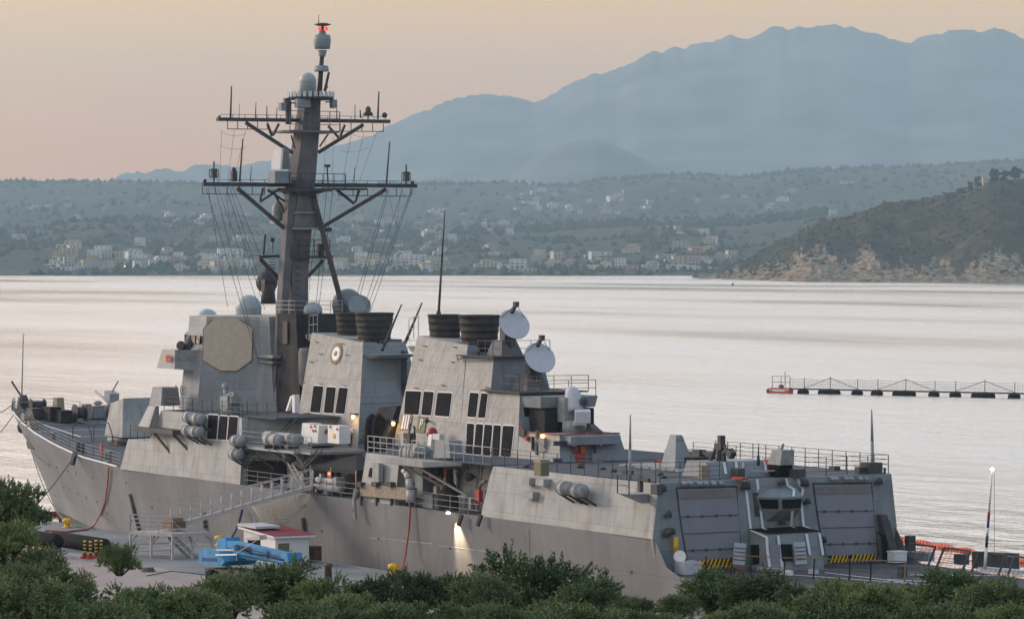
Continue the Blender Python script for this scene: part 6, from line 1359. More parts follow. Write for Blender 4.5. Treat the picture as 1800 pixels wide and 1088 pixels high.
# ------------------------------------------------------------------ the quay
def qe(x): return -14.2+(x-40)*.06
QZ = 2.6
M['conc'] = mat('worn_quay_concrete', (.40, .33, .31), .9, .0, .35, bump=.3, bscale=12, c2=(.30, .25, .235), plates=(6, 5), slabs=True, streak=.25)
M['conc2'] = mat('damp_quay_edge', (.25, .27, .275), .85, .0, .25, bump=.3, bscale=12, c2=(.165, .18, .185), plates=(6, 5), slabs=True, streak=.2)
def slab(pts, z0, z1, m, name):
    mb = MB(); mb.prism([(x, y, z0) for x, y in pts], (0, 0, z1-z0)); return structure(mb.build(name, m))
slab([(36, qe(36)), (36-26, -78), (120, -110), (190, -60), (200, qe(200))], -6, QZ, 'conc', 'quay')
slab([(36.6, qe(36.6)-.5), (32, -24.5), (90, -22.5), (199, -12.5), (199, qe(199)-.5)], QZ-.01, QZ+.004, 'conc2', 'quay_apron')
slab([(36, qe(36)), (36.1, qe(36.1)-.45), (200, qe(200)-.45), (200, qe(200))], QZ-.02, QZ+.12, 'conc2', 'quay_kerb')
# hillside below the camera
M['soil'] = mat('dry_hillside', (.13, .11, .07), .95, .0, .6, c2=(.06, .065, .035), bump=.6, bscale=3)
mb = MB(); mb.smooth = True; rows = []
for D in [-40, -20, 0, 6, 12]+[20+i*6 for i in range(28)]+[188, 191]:
    row = []
    for i in range(41):
        y_ = -110+i*5.5; z = CH-1.7 if D < 4 else CH-1.7-(.1055*(D-4)+.45)
        if D > 160: z = lerp(CH-1.7-(.1055*156+.45), QZ-.4, min(1, (D-160)/26))
        q = _c+_d*D+_r*y_; row.append((q.x, q.y, z+nzf(q.x, q.y, .08, 3)*.35*(1 if D > 10 else .2)))
    rows.append(mb.pts(row))
for a, b_ in zip(rows, rows[1:]):
    for i in range(40): mb.face((a+i, a+i+1, b_+i+1, b_+i))
structure(mb.build('hillside', 'soil'))

def G(u, v, z=QZ): return at(u, v, Z=z)
def bollard(u, v, lab):
    p = G(u, v); mb = MB(); mb.lathe((p.x, p.y, QZ), [(.34, 0), (.34, .06), (.22, .1), (.2, .34), (.36, .44), (.38, .6), (.22, .7), (.03, .72)], 14); mb.cbox((p.x, p.y, QZ+.5), 1.0, .3, .24)
    tag(mb.build('mooring_bollard', 'yellow'), lab, 'bollard', 'yellow bollards along the quay edge'); return V((p.x, p.y, QZ+.4))
b1 = bollard(118, 927, 'yellow mooring bollard on the quay under the bow'); b2 = bollard(386, 958, 'yellow mooring bollard behind the blue boom lift'); b3 = bollard(692, 1009, 'yellow mooring bollard at the quay edge below the floodlight')
def rope(name, pts_or, sag, r, m, lab, cat='rope', n=14):
    mb = MB(); 
    if len(pts_or) == 2: cable(mb, pts_or[0], pts_or[1], sag, r, n, 5)
    else: mb.path(pts_or, r, 5)
    return tag(mb.build(name, m), lab, cat)
rope('mooring_line', (at(40, 735, Y=-.8), b1), 1.6, .045, 'rope', 'mooring line from the bow stem down to the yellow bollard', 'rope')
rope('mooring_line', (at(0, 760, Y=4), at(28, 722, Y=-.4)), .1, .05, 'rope', 'upper of two lines leading left from the bow tip'); rope('mooring_line', (at(0, 725, Y=2), at(28, 705, Y=0)), .1, .05, 'rope', 'topmost line leading left from the bow tip')
rope('mooring_line', (G(8, 940), onz_deck(140, 800)+V((0, -.3, .2))), .5, .06, 'rope', 'long taut line from the bow chock down to the left quay')
mb = MB(); a = onz_deck(140, 800)+V((0, -.3, .2)); mb.bar(a+V((0, -.1, 0)), at(127, 817, Y=a.y-.4), .3, .3); tag(mb.build('chafing_sleeve', 'mastdark'), 'dark chafing sleeve round the line at the bow chock', 'rope sleeve')
HP = [hull_side(u, v, .25) for u, v in ((191, 822), (189, 850), (185, 880), (176, 905))]+[G(165, 924, QZ+.25), G(155, 930, QZ+.1), G(120, 934, QZ+.08), G(60, 931, QZ+.08)]
HPs = []
for a, b_ in zip(HP, HP[1:]): HPs += [a.lerp(b_, t/3) for t in range(3)]
rope('fire_hose', HPs, 0, .07, 'red', 'dark red hose hanging from the bow and lying along the quay', 'hose')
rope('fire_hose', [hull_side(722, 888, .2), hull_side(719, 930, .35), hull_side(713, 975, .6), G(706, 1005, QZ+.1)], 0, .06, 'red', 'red hose hanging down the side amidships to the quay', 'hose')
rope('blue_hose', [hull_side(426, 895, .3), hull_side(421, 915, .6), hull_side(413, 935, 1.2), G(404, 950, QZ+.3), G(400, 956, QZ+.1)], 0, .09, 'navy', 'dark blue hose hanging from the side behind the boom lift', 'hose')
rope('stern_line', (at(1250, 1002, Z=4.9), at(1115, 1058, Z=QZ)), .4, .08, 'rope', 'thick stern line running down left from the flight deck corner'); rope('stern_line', (at(1110, 1064, Z=QZ+.3), at(1225, 1064, Z=QZ+.3)), .15, .08, 'rope', 'pale line lying level under the stern line')
# black fenders
def fender(u, v, L, r, lab, ax=(1, 0.06, 0), z=None, name='rubber_fender', grp=None):
    p = at(u, v, Z=z if z is not None else QZ+r*.8); mb = MB(); mb.lathe(p, [(.1, -L/2), (r*.7, -L/2+.15), (r, -L/2+.6), (r, L/2-.6), (r*.7, L/2-.15), (.1, L/2)], 18, axis=ax)
    o = mb.build(name, 'black'); tag(o, lab, 'fender', grp); return o
fender(384, 938, 3.5, 1.15, 'black fender squeezed against the hull behind the stair tower', z=1.6); fender(1133, 1052, 4.5, 1.2, 'big black fender at the hull near the stern', z=2.2); fender(866, 1024, 3.0, 1.0, 'black fender at the quay edge behind the middle shrubs', z=2.0)
fender(75, 948, 5.5, .55, 'black floating fender stored on an orange stand, left one', z=QZ+1.2); fender(140, 953, 9.0, .55, 'long black floating fender lying behind the striped posts', z=QZ+.5)
mb = MB()
for i in range(5): q = G(52+i*11, 968-i*.6); mb.box(q.x-.12, q.x+.12, q.y-.12, q.y+.12, QZ, QZ+1.0); mb.tube(q+V((0, 0, .5)), q+V((1.2, .2, .5)), .1)
tag(mb.build('fender_stand', 'orange'), 'low orange stand carrying the left black fender', 'stand')
tyre = MB(); p = G(118, 957); tyre.lathe((p.x, p.y, QZ+.3), [(.25, -.15), (.45, -.15), (.5, 0), (.45, .15), (.25, .15)], 16, axis=(.6, -1, 0)); tag(tyre.build('old_tyre', 'wood'), 'old tyre leaning on the long black fender', 'tyre')
# striped posts
for i, (u, v, lab) in enumerate(((149, 981, 'yellow and black striped post, first from the left of four'), (159, 982, 'striped post standing second from the left with a red foot'), (169, 980, 'striped post standing third from the left, slightly behind'), (178, 980, 'striped post at the right end of the row of four'))):
    p = G(u, v); root = empty('striped_post', (p.x, p.y, QZ)); tag(root, lab, 'post', 'striped posts on the quay'); 
    mb = MB(); n = 9
    for k in range(n): mb.mi = k % 2; mb.tube((0, 0, .15+k*.12), (0, 0, .15+(k+1)*.12-.001), .10, .10, 10)
    mb.build('post_shaft', None, root, ['yellow', 'black']); mb = MB(); mb.box(-.22, .22, -.22, .22, 0, .15); mb.box(-.14, .14, -.14, .14, .152, .3); mb.build('post_foot', 'red', root)
# ---- stair tower and brow
def tower():
    c = [G(u, v) for u, v in ((230, 973), (302, 992), (375, 975), (300, 958))]
    ztop = QZ+ (1.9); xs = None
    # platform level from the pictured deck edge
    T = [at(229, 932, X=c[0].x), at(303, 937, X=c[1].x), at(374, 937, X=c[2].x)]
    zt = sum(t.z for t in T)/3
    A = at(229, 933, Z=zt); B = at(303, 938, Z=zt); C_ = at(374, 935, Z=zt); Dd = A+(C_-B)
    root = empty('stair_tower', (B.x, B.y, QZ)); tag(root, 'galvanised access tower with stairs beside the bow', 'access tower'); off = V((-B.x, -B.y, -QZ))
    def add(mb, n_, m='galv'): o = mb.build(n_, m, root); o.location = off; return o
    mb = MB(); mb.prism([A, B, C_, Dd], (0, 0, -.22)); add(mb, 'platform')
    for P_ in (A, B, C_, Dd, (A+B)/2, (B+C_)/2):
        mb = MB(); mb.bar(V((P_.x, P_.y, QZ)), V((P_.x, P_.y, zt-.2)), .14, .14, up=(1, 0, 0))
        for Q in (A, B, C_, Dd):
            e = (Q-P_); 
            if .5 < e.length < 5: e.normalize(); mb.bar(V((P_.x, P_.y, zt-.85)), V((P_.x, P_.y, zt-.25))+e*.55, .08, .08)
        add(mb, 'leg')
    mb = MB()
    for a, b_ in ((A, B), (B, C_), (A, Dd)):
        for z in (QZ+.3, QZ+.8):
            mb.bar(V((a.x, a.y, z)), V((b_.x, b_.y, z)), .05, .05)
    add(mb, 'cross_brace'); mb = MB(); rail(mb, [Dd, A, B], 1.15, 1.5, 4, .022, .035); rail(mb, [B+(C_-B)*.35, C_], 1.15, 1.5, 4, .022, .035); add(mb, 'guard_rail')
    mb = MB(); s0 = B.lerp(C_, .15)+(A-B)*.25; s1 = V((B.lerp(C_, .75).x, B.lerp(C_, .75).y, QZ))+(A-B)*.25; sd = (A-B).normalized()*.4
    mb.bar(s0-sd, s1-sd, .06, .2); mb.bar(s0+sd, s1+sd, .06, .2)
    for i in range(9): q = s0.lerp(s1, (i+.5)/9); mb.bar(q-sd, q+sd, .22, .04)
    mb.tube(s0+sd+V((0, 0, .9)), s1+sd+V((0, 0, .9)), .025); mb.tube(s0-sd+V((0, 0, .9)), s1-sd+V((0, 0, .9)), .025); add(mb, 'stairs')
    return A, B, C_, Dd, zt
tA_, tB, tC, tD, tz = tower()
def brow():
    s = at(300, 920, Y=(tB.y+tD.y)/2+.5); e = at(548, 852, Y=-9.0)
    s.z = tz+.35
    root = empty('gangway_brow', s); tag(root, 'long aluminium gangway rising from the tower to the ship', 'gangway'); off = -s
    d = (e-s).normalized(); sd = d.cross(V((0, 0, 1))).normalized()*.55
    def add(mb, n_, m='galv'): o = mb.build(n_, m, root); o.location = off; return o
    mb = MB(); mb.prism([s-sd, e-sd, e+sd, s+sd], (0, 0, -.08)); mb.bar(s-sd-V((0, 0, .12)), e-sd-V((0, 0, .12)), .08, .26); mb.bar(s+sd-V((0, 0, .12)), e+sd-V((0, 0, .12)), .08, .26); add(mb, 'walkway')
    L_ = (e-s).length; n = 14
    for k, sg in enumerate((-1, 1)):
        mb = MB(); o = sd*sg
        for i in range(n+1):
            q = s.lerp(e, i/n)+o; mb.bar(q-V((0, 0, .2)), q+V((0, 0, 1.1)), .06, .06)
            if i < n: mb.bar(q, s.lerp(e, (i+1)/n)+o+V((0, 0, .55)), .035, .035)
        for h in (.55, 1.1): mb.bar(s+o+V((0, 0, h)), e+o+V((0, 0, h)), .05, .05)
        add(mb, 'side_truss')
    # outer handrail stanchions leaning out
    mb = MB()
    for i in range(5, n+1):
        q = s.lerp(e, i/n)+(-sd if sd.y > 0 else sd); mb.bar(q+V((0, 0, -.1)), q+V((.35, -.12, 1.0)), .10, .10)
    add(mb, 'outrigger_stanchion', 'dish')
    a = at(320, 905, Y=s.y); b_ = at(520, 830, Y=-8.9); mb = MB(); mb.bar(s+V((.2, 0, 1.4)), at(470, 845, Y=-9.6), .05, .05); add(mb, 'upper_handrail')
    mb = MB(); mb.cbox(s+V((.6, 0, .1)), 1.4, 1.2, .5); mb.cbox(s+V((1.3, -.2, .45)), .5, .9, .3); add(mb, 'roller_foot', 'rust')
    # safety net slung below the head of the brow
    mb = MB(); N1, N2 = 22, 9
    edge0 = [at(lerp(432, 545, i/N1), lerp(886, 868, i/N1)+ (0), Y=-9.7) for i in range(N1+1)]
    def np_(i, j):
        t = i/N1; low = 916-12*t if t < .18 else (916-4*(t-.18)-36*max(0, t-.62)**1.2*2.2); top = lerp(888, 868, t); wv = (1 if t > .15 else t/.15); v = top+(low-top)*(j/N2)*wv
        return at(lerp(433, 545, t)+(j/N2)*(10*(1-t))-(j/N2)*6*t, v, Y=-9.6-.5*math.sin(math.pi*j/N2*.8)*wv)
    for i in range(N1+1):
        for j in range(N2+1):
            p = np_(i, j)
            if i < N1: mb.tube(p, np_(i+1, j), .022, .022, 3, False)
            if j < N2: mb.tube(p, np_(i, j+1), .022, .022, 3, False)
    o = mb.build('safety_net', 'net'); tag(o, 'knotted rope safety net slung under the head of the gangway', 'net')
brow()
# ---- tent on the ship's deck and what stands under it
def tent():
    x0, x1, y0, y1 = at(548, 822, Y=-8.2).x, at(628, 822, Y=-8.2).x, -8.3, -4.6
    zr_ = at(590, 822, Y=-8.2).z; zp = at(597, 796, Y=-6.4).z; cx = (x0+x1)/2; cy = (y0+y1)/2
    root = empty('canopy_tent', (cx, cy, 6.8)); tag(root, 'black pop-up canopy tent over the quarterdeck watch', 'tent'); off = V((-cx, -cy, -6.8))
    mb = MB(); k = mb.pts([(x0, y0, zr_), (x1, y0, zr_), (x1, y1, zr_), (x0, y1, zr_), (cx, cy, zp), (x0, y0, zr_-.3), (x1, y0, zr_-.3), (x1, y1, zr_-.3), (x0, y1, zr_-.3)])
    for a in ((0, 1, 4), (1, 2, 4), (2, 3, 4), (3, 0, 4), (0, 5, 6, 1), (1, 6, 7, 2), (2, 7, 8, 3), (3, 8, 5, 0)): mb.face(tuple(k+i for i in a))
    o = mb.build('canopy', 'canvas', root); o.location = off
    for x, y in ((x0, y0), (x1, y0), (x1, y1), (x0, y1), (cx-.3, y0)): mb = MB(); mb.tube((x, y, 6.8), (x, y, zr_), .045, .045, 6); o = mb.build('leg', 'galv', root); o.location = off
    mb = MB(); p = at(612, 850, Y=-6.0); mb.box(p.x-.9, p.x+1.6, -5.6, -5.4, 6.8, 8.7); tag(mb.build('plywood_screen', 'wood'), 'brown plywood screen standing under the black tent', 'screen')
    mb = MB(); p = at(568, 838, Y=-7.2); mb.cbox((p.x, -6.6, 7.75), .5, .3, .9); tag(mb.build('life_vest', 'red'), 'red life vest hanging under the black tent', 'life vest')
    mb = MB(); p = at(583, 832, Y=-6.5); mb.lathe(p, [(.08, -.12), (.13, 0), (.08, .12)], 8); tag(mb.build('hanging_lamp', 'lamp'), 'small orange lamp glowing under the black tent', 'lamp')
    ld = bpy.data.lights.new('tent_lamp', 'POINT'); ld.energy = 14; ld.color = (1, .5, .2); ld.shadow_soft_size = .1; lo = bpy.data.objects.new('tent_lamp', ld); lo.location = p+V((0, -.3, 0)); col.objects.link(lo)
tent()
# ---- hut on the quay
def hut():
    A = G(430, 985); B = at(483, 940, Z=QZ+2.35); 
    # front-left wall runs from u 430 to 483, right wall from 483 to 547
    zt = 2.35; p1 = at(484, 995, Z=QZ); p0 = at(431, 972, Z=QZ); p2 = at(543, 995, Z=QZ)
    d1 = (p0-p1); d1.z = 0
    P1 = p1; P0 = p1+V((-5.2, -.3, 0)); P2 = p1+V((.25, 3.6, 0)); 
    P1 = at(484, 992, Z=QZ); w1 = 4.5; h_ = at(484, 946, Y=P1.y).z-QZ
    P0 = P1+V((-w1, -.2, 0)); P2 = P1+V((.15, 2.45, 0)); P3 = P0+(P2-P1)
    root = empty('quay_hut', P1); tag(root, 'small white hut with maroon sheet roof beside the ship', 'hut'); off = -P1
    def add(mb, n_, m, par=root): o = mb.build(n_, m, par); 
    def add2(mb, n_, m): o = mb.build(n_, m, root); o.location = off; return o
    up = V((0, 0, 1)); mb = MB(); mb.loft([P0, P1, P2, P3], [P0+up*(h_+.35), P1+up*h_, P2+up*h_, P3+up*(h_+.35)]); add2(mb, 'wall', 'white')
    e = (P1-P0).normalized(); f = (P2-P1).normalized(); mb = MB(); a = [P0-e*.3-f*.3+up*(h_+.37), P1+e*.35-f*.3+up*(h_+.02), P2+e*.35+f*.3+up*(h_+.02), P3-e*.3+f*.3+up*(h_+.37)]
    mb.prism(a, (0, 0, .14)); add2(mb, 'roof_fascia', 'white'); mb = MB(); mb.prism([q+up*.143 for q in a], (0, 0, .03)); add2(mb, 'roof_sheet', 'maroon')
    mb = MB(); mb.prism([P0-e*.35-f*.3+up*(h_+.55), P0+e*2.3-f*.3+up*(h_+.50), P0+e*2.3+f*1.5+up*(h_+.5), P0-e*.35+f*1.5+up*(h_+.55)], (0, 0, .16)); add2(mb, 'roof_tank_cover', 'dish')
    mb = MB(); mb.prism([P0+e*.6-f*.03+up*(h_-.75), P0+e*2.4-f*.03+up*(h_-.75), P0+e*2.4-f*.03+up*(h_-.2), P0+e*.6-f*.03+up*(h_-.2)], f*.06); add2(mb, 'window', 'glass')
    mb = MB(); mb.prism([P1+e*.03+f*.2+up*(h_-1.05), P1+e*.03+f*1.0+up*(h_-1.05), P1+e*.03+f*1.0+up*(h_-.35), P1+e*.03+f*.2+up*(h_-.35)], -e*.06); add2(mb, 'side_window', 'olive')
    mb = MB(); mb.prism([P0-e*.3-f*.4+up*(h_*.55), P1+e*.1-f*.4+up*(h_*.55-.1), P1+e*.1-f*.02+up*(h_*.55), P0-e*.3-f*.02+up*(h_*.55+.1)], (0, 0, .1)) ; 
M['maroon'] = mat('maroon_sheet', (.22, .035, .045), .6, .15)
hut()
mb = MB(); p = G(548, 985); mb.cbox((p.x, p.y, QZ+.5), 1.1, .8, 1.0, rz=.4); tag(mb.build('cable_drum_box', 'wood'), 'small brown crate with cloth right of the white hut', 'crate')
# ---- blue boom lift
def lift():
    g = G(425, 1032); P = V((g.x, g.y, QZ)); root = empty('boom_lift', P); tag(root, 'sky blue telescopic boom lift parked on the quay', 'boom lift'); off = -P
    def add(mb, n_, m, par=None, mats=None): o = mb.build(n_, m, par or root, mats); o.location = off if par is None else (0, 0, 0); return o
    Yp = g.y
    def a(u, v, dy=0): return at(u, v, Y=Yp+dy)
    mb = MB(); q = [a(378, 985), a(379, 968), a(388, 963), a(400, 963), a(413, 968), a(424, 985), a(418, 993), a(385, 990)]; mb.prism([p+V((0, -1.15, 0)) for p in q], (0, 2.3, 0)); add(mb, 'counterweight', 'blue')
    mb = MB(); mb.bar(a(379, 975, -1.2), a(416, 974, -1.2), .04, .10); mb.bar(a(380, 966, -1.2), a(410, 966, -1.2), .04, .06); add(mb, 'white_flash', 'white')
    mb = MB(); mb.prism([p+V((0, -.4, 0)) for p in (a(391, 945), a(406, 944), a(409, 964), a(392, 966))], (0, 1.0, 0)); add(mb, 'boom_pivot', 'blue')
    mb = MB(); mb.bar(a(392, 955), a(508, 981), .75, .62); bm = add(mb, 'boom', 'blue'); mb = MB(); mb.bar(a(420, 974, .2), a(500, 986, .2), .5, .3); mb.bar(a(400, 966, -.1), a(470, 979, -.1), .3, .3); add(mb, 'lower_arm', 'blue')
    mb = MB(); mb.prism([p+V((0, -.5, 0)) for p in (a(504, 974), a(517, 971), a(520, 986), a(514, 988))], (0, 1.0, 0)); add(mb, 'boom_head', 'blue')
    t = a(436, 964.5)+V((0, -.40, 0)); dd = (a(508, 981)-a(392, 955)).normalized(); ang = math.atan2(dd.z, dd.x)
    o = text('GS-3/100', t+off, .55, (R(90), -ang, 0), 'black', root, 'boom_lettering')
    mb = MB(); mb.bar(a(380, 1003), a(470, 1010), 1.6, .45); add(mb, 'chassis', 'mastdark')
    for u, v, dy in ((371, 1008, -1.1), (401, 995, 1.0), (462, 1012, -1.1), (480, 1000, 1.0)):
        mb = MB(); c = a(u, v, dy); c.z = QZ+.5; mb.lathe(c, [(.2, -.2), (.46, -.2), (.5, -.12), (.5, .12), (.46, .2), (.2, .2)], 18, axis=(0, 1, 0)); wv = add(mb, 'wheel', 'black'); mb = MB(); mb.lathe(c, [(.2, -.15), (.22, 0), (.2, .15)], 12, axis=(0, 1, 0)); o = mb.build('rim', 'galv', wv)
    mb = MB(); mb.prism([p+V((0, -1.17, 0)) for p in (a(384, 984), a(384, 978), a(410, 979), a(412, 985))], (0, .04, 0)); add(mb, 'engine_grille', 'navy'); mb = MB(); mb.bar(a(409, 959, -.42), a(500, 979.5, -.42), .03, .05); mb.bar(a(397, 962, -.42), a(498, 985, -.42), .03, .04); mb.cbox(a(440, 968, -.45), .1, .05, .5); mb.cbox(a(470, 975, -.45), .1, .05, .5); add(mb, 'boom_seam', 'navy')
    mb = MB(); mb.path([a(418, 960, -.6), a(440, 972, -.7), a(470, 976, -.6), a(500, 984, -.5)], .035, 5); add(mb, 'hydraulic_hose', 'black')
    mb = MB(); mb.path([a(416, 985, -1), a(416, 972, -1), a(462, 942, -1)], .035, 5); mb.prism([p+V((0, -1.1, 0)) for p in (a(456, 945), a(484, 939), a(485, 947), a(468, 948))], (0, .5, 0)); add(mb, 'control_hood', 'galv')
lift()
for i, (u, v, r_, lab) in enumerate(((520, 1000, .5, 'coil of pale rope beside the hut'), (260, 1004, .45, 'coil of pale rope in front of the stair tower'))):
    p = G(u, v); mb = MB()
    for k in range(4): mb.lathe((p.x, p.y, QZ+.05+k*.07), [(r_-k*.04, -.035), (r_+.05-k*.04, .03), (r_-.1, .03)], 16)
    tag(mb.build('rope_coil', 'rope'), lab, 'rope')
rope('power_cable', [G(556, 984), G(520, 1002), G(470, 998), G(380, 1012), G(300, 1004), G(258, 1012)], 0, .05, 'black', 'black power cable snaking along the quay from the hut', 'cable')
# low kerb post right of the lift and grey bollard
mb = MB(); p = G(577, 1018); mb.lathe((p.x, p.y, QZ), [(.25, 0), (.22, .8), (.3, .85), (.28, 1.0), (.05, 1.05)], 10); tag(mb.build('short_post', 'wood'), 'short brown post on the quay right of the hut', 'post')
# ---- floating things on the far side
p0 = at(60, 902, Z=0.2); mb = MB(); a = at(40, 902, Z=.2); b_ = at(107, 903, Z=.2)
mb.tube(a, b_, .22, .22, 8); tag(mb.build('containment_boom', 'red'), 'dark red floating boom lying off the bow', 'boom')
mb = MB(); p = at(64, 915, Z=0); mb.box(p.x-4, p.x+1.2, p.y-1, p.y+1, -.3, .8); mb.box(p.x-3.6, p.x+.8, p.y-.7, p.y+.7, .81, .95); tag(mb.build('work_float', 'black'), 'low dark work float beside the bow', 'float')
A = at(1575, 946, Z=.15); B = at(1700, 968, Z=.15); C_ = at(1810, 988, Z=.15); mb = MB(); nseg = 46
for i in range(nseg):
    def bp(t): q = A.lerp(B, t*2) if t < .5 else B.lerp(C_, t*2-1); return q+V((0, 0, .06*math.sin(t*40)))
    mb.tube(bp(i/nseg), bp((i+.82)/nseg), .22, .19, 8); mb.tube(bp((i+.82)/nseg), bp((i+1)/nseg), .12, .12, 6)
tag(mb.build('oil_boom', 'orange'), 'orange segmented oil containment boom floating behind the stern', 'boom')
# pontoon barrier
def barrier():
    L0 = at(1352, 690, Z=0); L1 = at(1815, 700, Z=0); d = (L1-L0).normalized(); tot = (L1-L0).length; up = V((0, 0, 1)); pxm = tot/463.0
    def at_u(u): return L0+d*((u-1352)*pxm)
    root = empty('floating_barrier', at_u(1420)); off = -at_u(1420); tag(root, 'long floating barrier with a mesh fence on a pipe frame', 'barrier')
    s = pxm
    mb = MB(); mb.bar(at_u(1392)+up*.75, at_u(1815)+up*.75, .5, .25)
    o = mb.build('pipe_frame', 'mastdark', root); o.location = off
    us = [1390, 1416, 1463, 1512, 1548, 1597, 1648, 1684, 1734, 1785, 1815]
    mb = MB()
    for u in us: mb.tube(at_u(u)+up*.6, at_u(u)+up*(2.9 if u in (1463, 1597, 1734) else 2.6), .07, .06, 6)
    o = mb.build('barrier_post', 'mastdark', root); o.location = off
    mb = MB()
    for a, b_ in zip(us, us[1:]):
        for k in range(5):
            h = .9+k*.4; P_ = [at_u(lerp(a, b_, t/5))+up*(h+.8-.8-.18*math.sin(math.pi*t/5)*(1 if k > 1 else .3)) for t in range(6)]; mb.path(P_, .022, 3)
        n = int((b_-a)/4)
        for i in range(1, n): q = at_u(lerp(a, b_, i/n)); mb.tube(q+up*.75, q+up*2.35, .014, .014, 3, False)
    for (a, b_, h0, h1) in ((1416, 1463, .9, 2.7), (1463, 1512, 2.7, .9), (1548, 1597, .9, 2.7), (1597, 1648, 2.7, .9), (1684, 1734, .9, 2.7), (1734, 1785, 2.7, .9)): mb.bar(at_u(a)+up*h0, at_u(b_)+up*h1, .08, .08)
    o = mb.build('mesh_fence', 'wire', root); o.location = off
    for i, (u, w_) in enumerate(((1414, 19), (1461, 39), (1511, 19), (1546, 20), (1594, 40), (1646, 18), (1683, 19), (1731, 40), (1784, 20))):
        c = at_u(u); L_ = w_*s; r_ = .62; mb = MB(); mb.lathe(c+up*.12-V((0, 0, 0)), [(.1, -L_/2), (r_*.75, -L_/2+.08), (r_, -L_/2+.4), (r_, L_/2-.4), (r_*.75, L_/2-.08), (.1, L_/2)], 14, axis=d)
        mb.bar(c+up*.6-d*L_*.2, c+up*.85-d*L_*.2, .2, .2); mb.bar(c+up*.6+d*L_*.2, c+up*.85+d*L_*.2, .2, .2); o = mb.build('barrier_float', 'black', root); o.location = off
    # orange end float
    c = at_u(1374); root2 = empty('end_float', c); tag(root2, 'round orange float with railing at the left end of the barrier', 'float')
    mb = MB(); L_ = 36*s; mb.hexa([V((0, 0, -.4))+d*a*L_/2+d.cross(up)*b2*1.0 for a, b2 in ((-1, -1), (1, -1), (1, 1), (-1, 1))]+[V((0, 0, .85))+d*a*L_/2*.97+d.cross(up)*b2*.9 for a, b2 in ((-1, -1), (1, -1), (1, 1), (-1, 1))]); mb.build('float_body', 'orange', root2)
    mb = MB(); mb.bar(-d*L_*.49+up*.55-d.cross(up)*-1.0, d*L_*.49+up*.55-d.cross(up)*-1.0, .12, .12); mb.bar(-d*L_*.3+up*.4-d.cross(up)*-1.02, d*L_*.3+up*.4-d.cross(up)*-1.02, .03, .22); mb.build('rubbing_strip', 'white', root2)
    mb = MB(); rail(mb, [-d*L_*.45+up*.85, d*L_*.45+up*.85], 2.0, 1.6, 2, .04, .06); mb.tube(up*.8+d*L_*.2, up*3.6+d*L_*.2, .06); mb.cbox(up*1.1, .8, .5, .6); mb.ball(-d*(L_*.5+.5)+up*.3, .45, 10); mb.build('float_railing', 'mastdark', root2)
barrier()

# ------------------------------------------------------------------ shrubs on the slope in front of the camera
M['leaf'] = mat('grey_green_leaves', (.19, .235, .135), .6, .0, 1.2, c2=(.085, .12, .062), spec=.3)
M['leaf2'] = mat('dark_green_leaves', (.13, .18, .095), .6, .0, 1.0, c2=(.055, .088, .044), spec=.3)
M['twig'] = mat('twig_bark', (.10, .08, .06), .9, .2, 4)
def shrub_proto(seed, ntw=1500, nl=24, spiky=.5, tall=1.0):
    """crown of leafy twigs springing from lobes of a unit-wide bush; separate stems"""
    random.seed(seed); lv = MB(); st = MB(); lobes = []
    for i in range(24):
        a = random.uniform(0, 6.28); rr = math.sqrt(random.random())*.8 if i else 0; lobes.append((V((math.cos(a)*rr, math.sin(a)*rr, tall*(random.uniform(.1, .80))*(1-.5*rr*rr))), random.uniform(.20, .36)))
    for c, r_ in lobes:
        st.tube((c.x*.15, c.y*.15, -.15), (c.x*.6, c.y*.6, c.z*.6), .035, .022, 5); st.tube((c.x*.6, c.y*.6, c.z*.6), c, .022, .012, 5)
    for t in range(ntw):
        c, r_ = random.choice(lobes)
        d = V((random.gauss(0, 1), random.gauss(0, 1), random.gauss(.25, .9))).normalized()
        if d.z < -.5: d.z *= -.5
        q = c+V((d.x*r_, d.y*r_, d.z*r_*.85))*random.uniform(.45, 1.0)
        td = (d+V((0, 0, spiky*random.uniform(.5, 1.6)))).normalized(); L_ = random.uniform(.10, .20)*(1+.7*(random.random() < .06))
        bend = V((random.uniform(-.2, .2), random.uniform(-.2, .2), 0))
        for k in range(nl):
            f = k/nl; p = q+td*L_*f+bend*L_*f*f; e = V((random.gauss(0, 1), random.gauss(0, 1), random.gauss(0, 1))).normalized()
            ld_ = (td*.9+e*.75).normalized(); sdv = ld_.cross(V((random.gauss(0, 1), random.gauss(0, 1), random.gauss(0, 1)))).normalized()
            ll = random.uniform(.042, .075)*(1-.3*f); ww = ll*.24; m_ = p+ld_*ll*.5
            b0 = lv.pts([p, m_+sdv*ww, p+ld_*ll, m_-sdv*ww]); lv.face((b0, b0+1, b0+2, b0+3))
    return lv, st
for k_ in ('leaf', 'leaf2'):
    nt_ = M[k_].node_tree; b_ = nt_.nodes['Principled BSDF']; src_ = b_.inputs['Base Color'].links[0].from_socket; oi = nt_.nodes.new('ShaderNodeObjectInfo'); rr = nt_.nodes.new('ShaderNodeValToRGB'); nt_.links.new(oi.outputs['Random'], rr.inputs[0])
    rr.color_ramp.elements[0].color = (.72, .76, .62, 1); rr.color_ramp.elements[1].color = (1.65, 1.5, 1.0, 1); e_ = rr.color_ramp.elements.new(.5); e_.color = (1.1, 1.15, .92, 1)
    mm = nt_.nodes.new('ShaderNodeMixRGB'); mm.blend_type = 'MULTIPLY'; mm.inputs[0].default_value = 1; nt_.links.new(src_, mm.inputs[1]); nt_.links.new(rr.outputs[0], mm.inputs[2]); nt_.links.new(mm.outputs[0], b_.inputs['Base Color'])
PRO = []; TOP = []
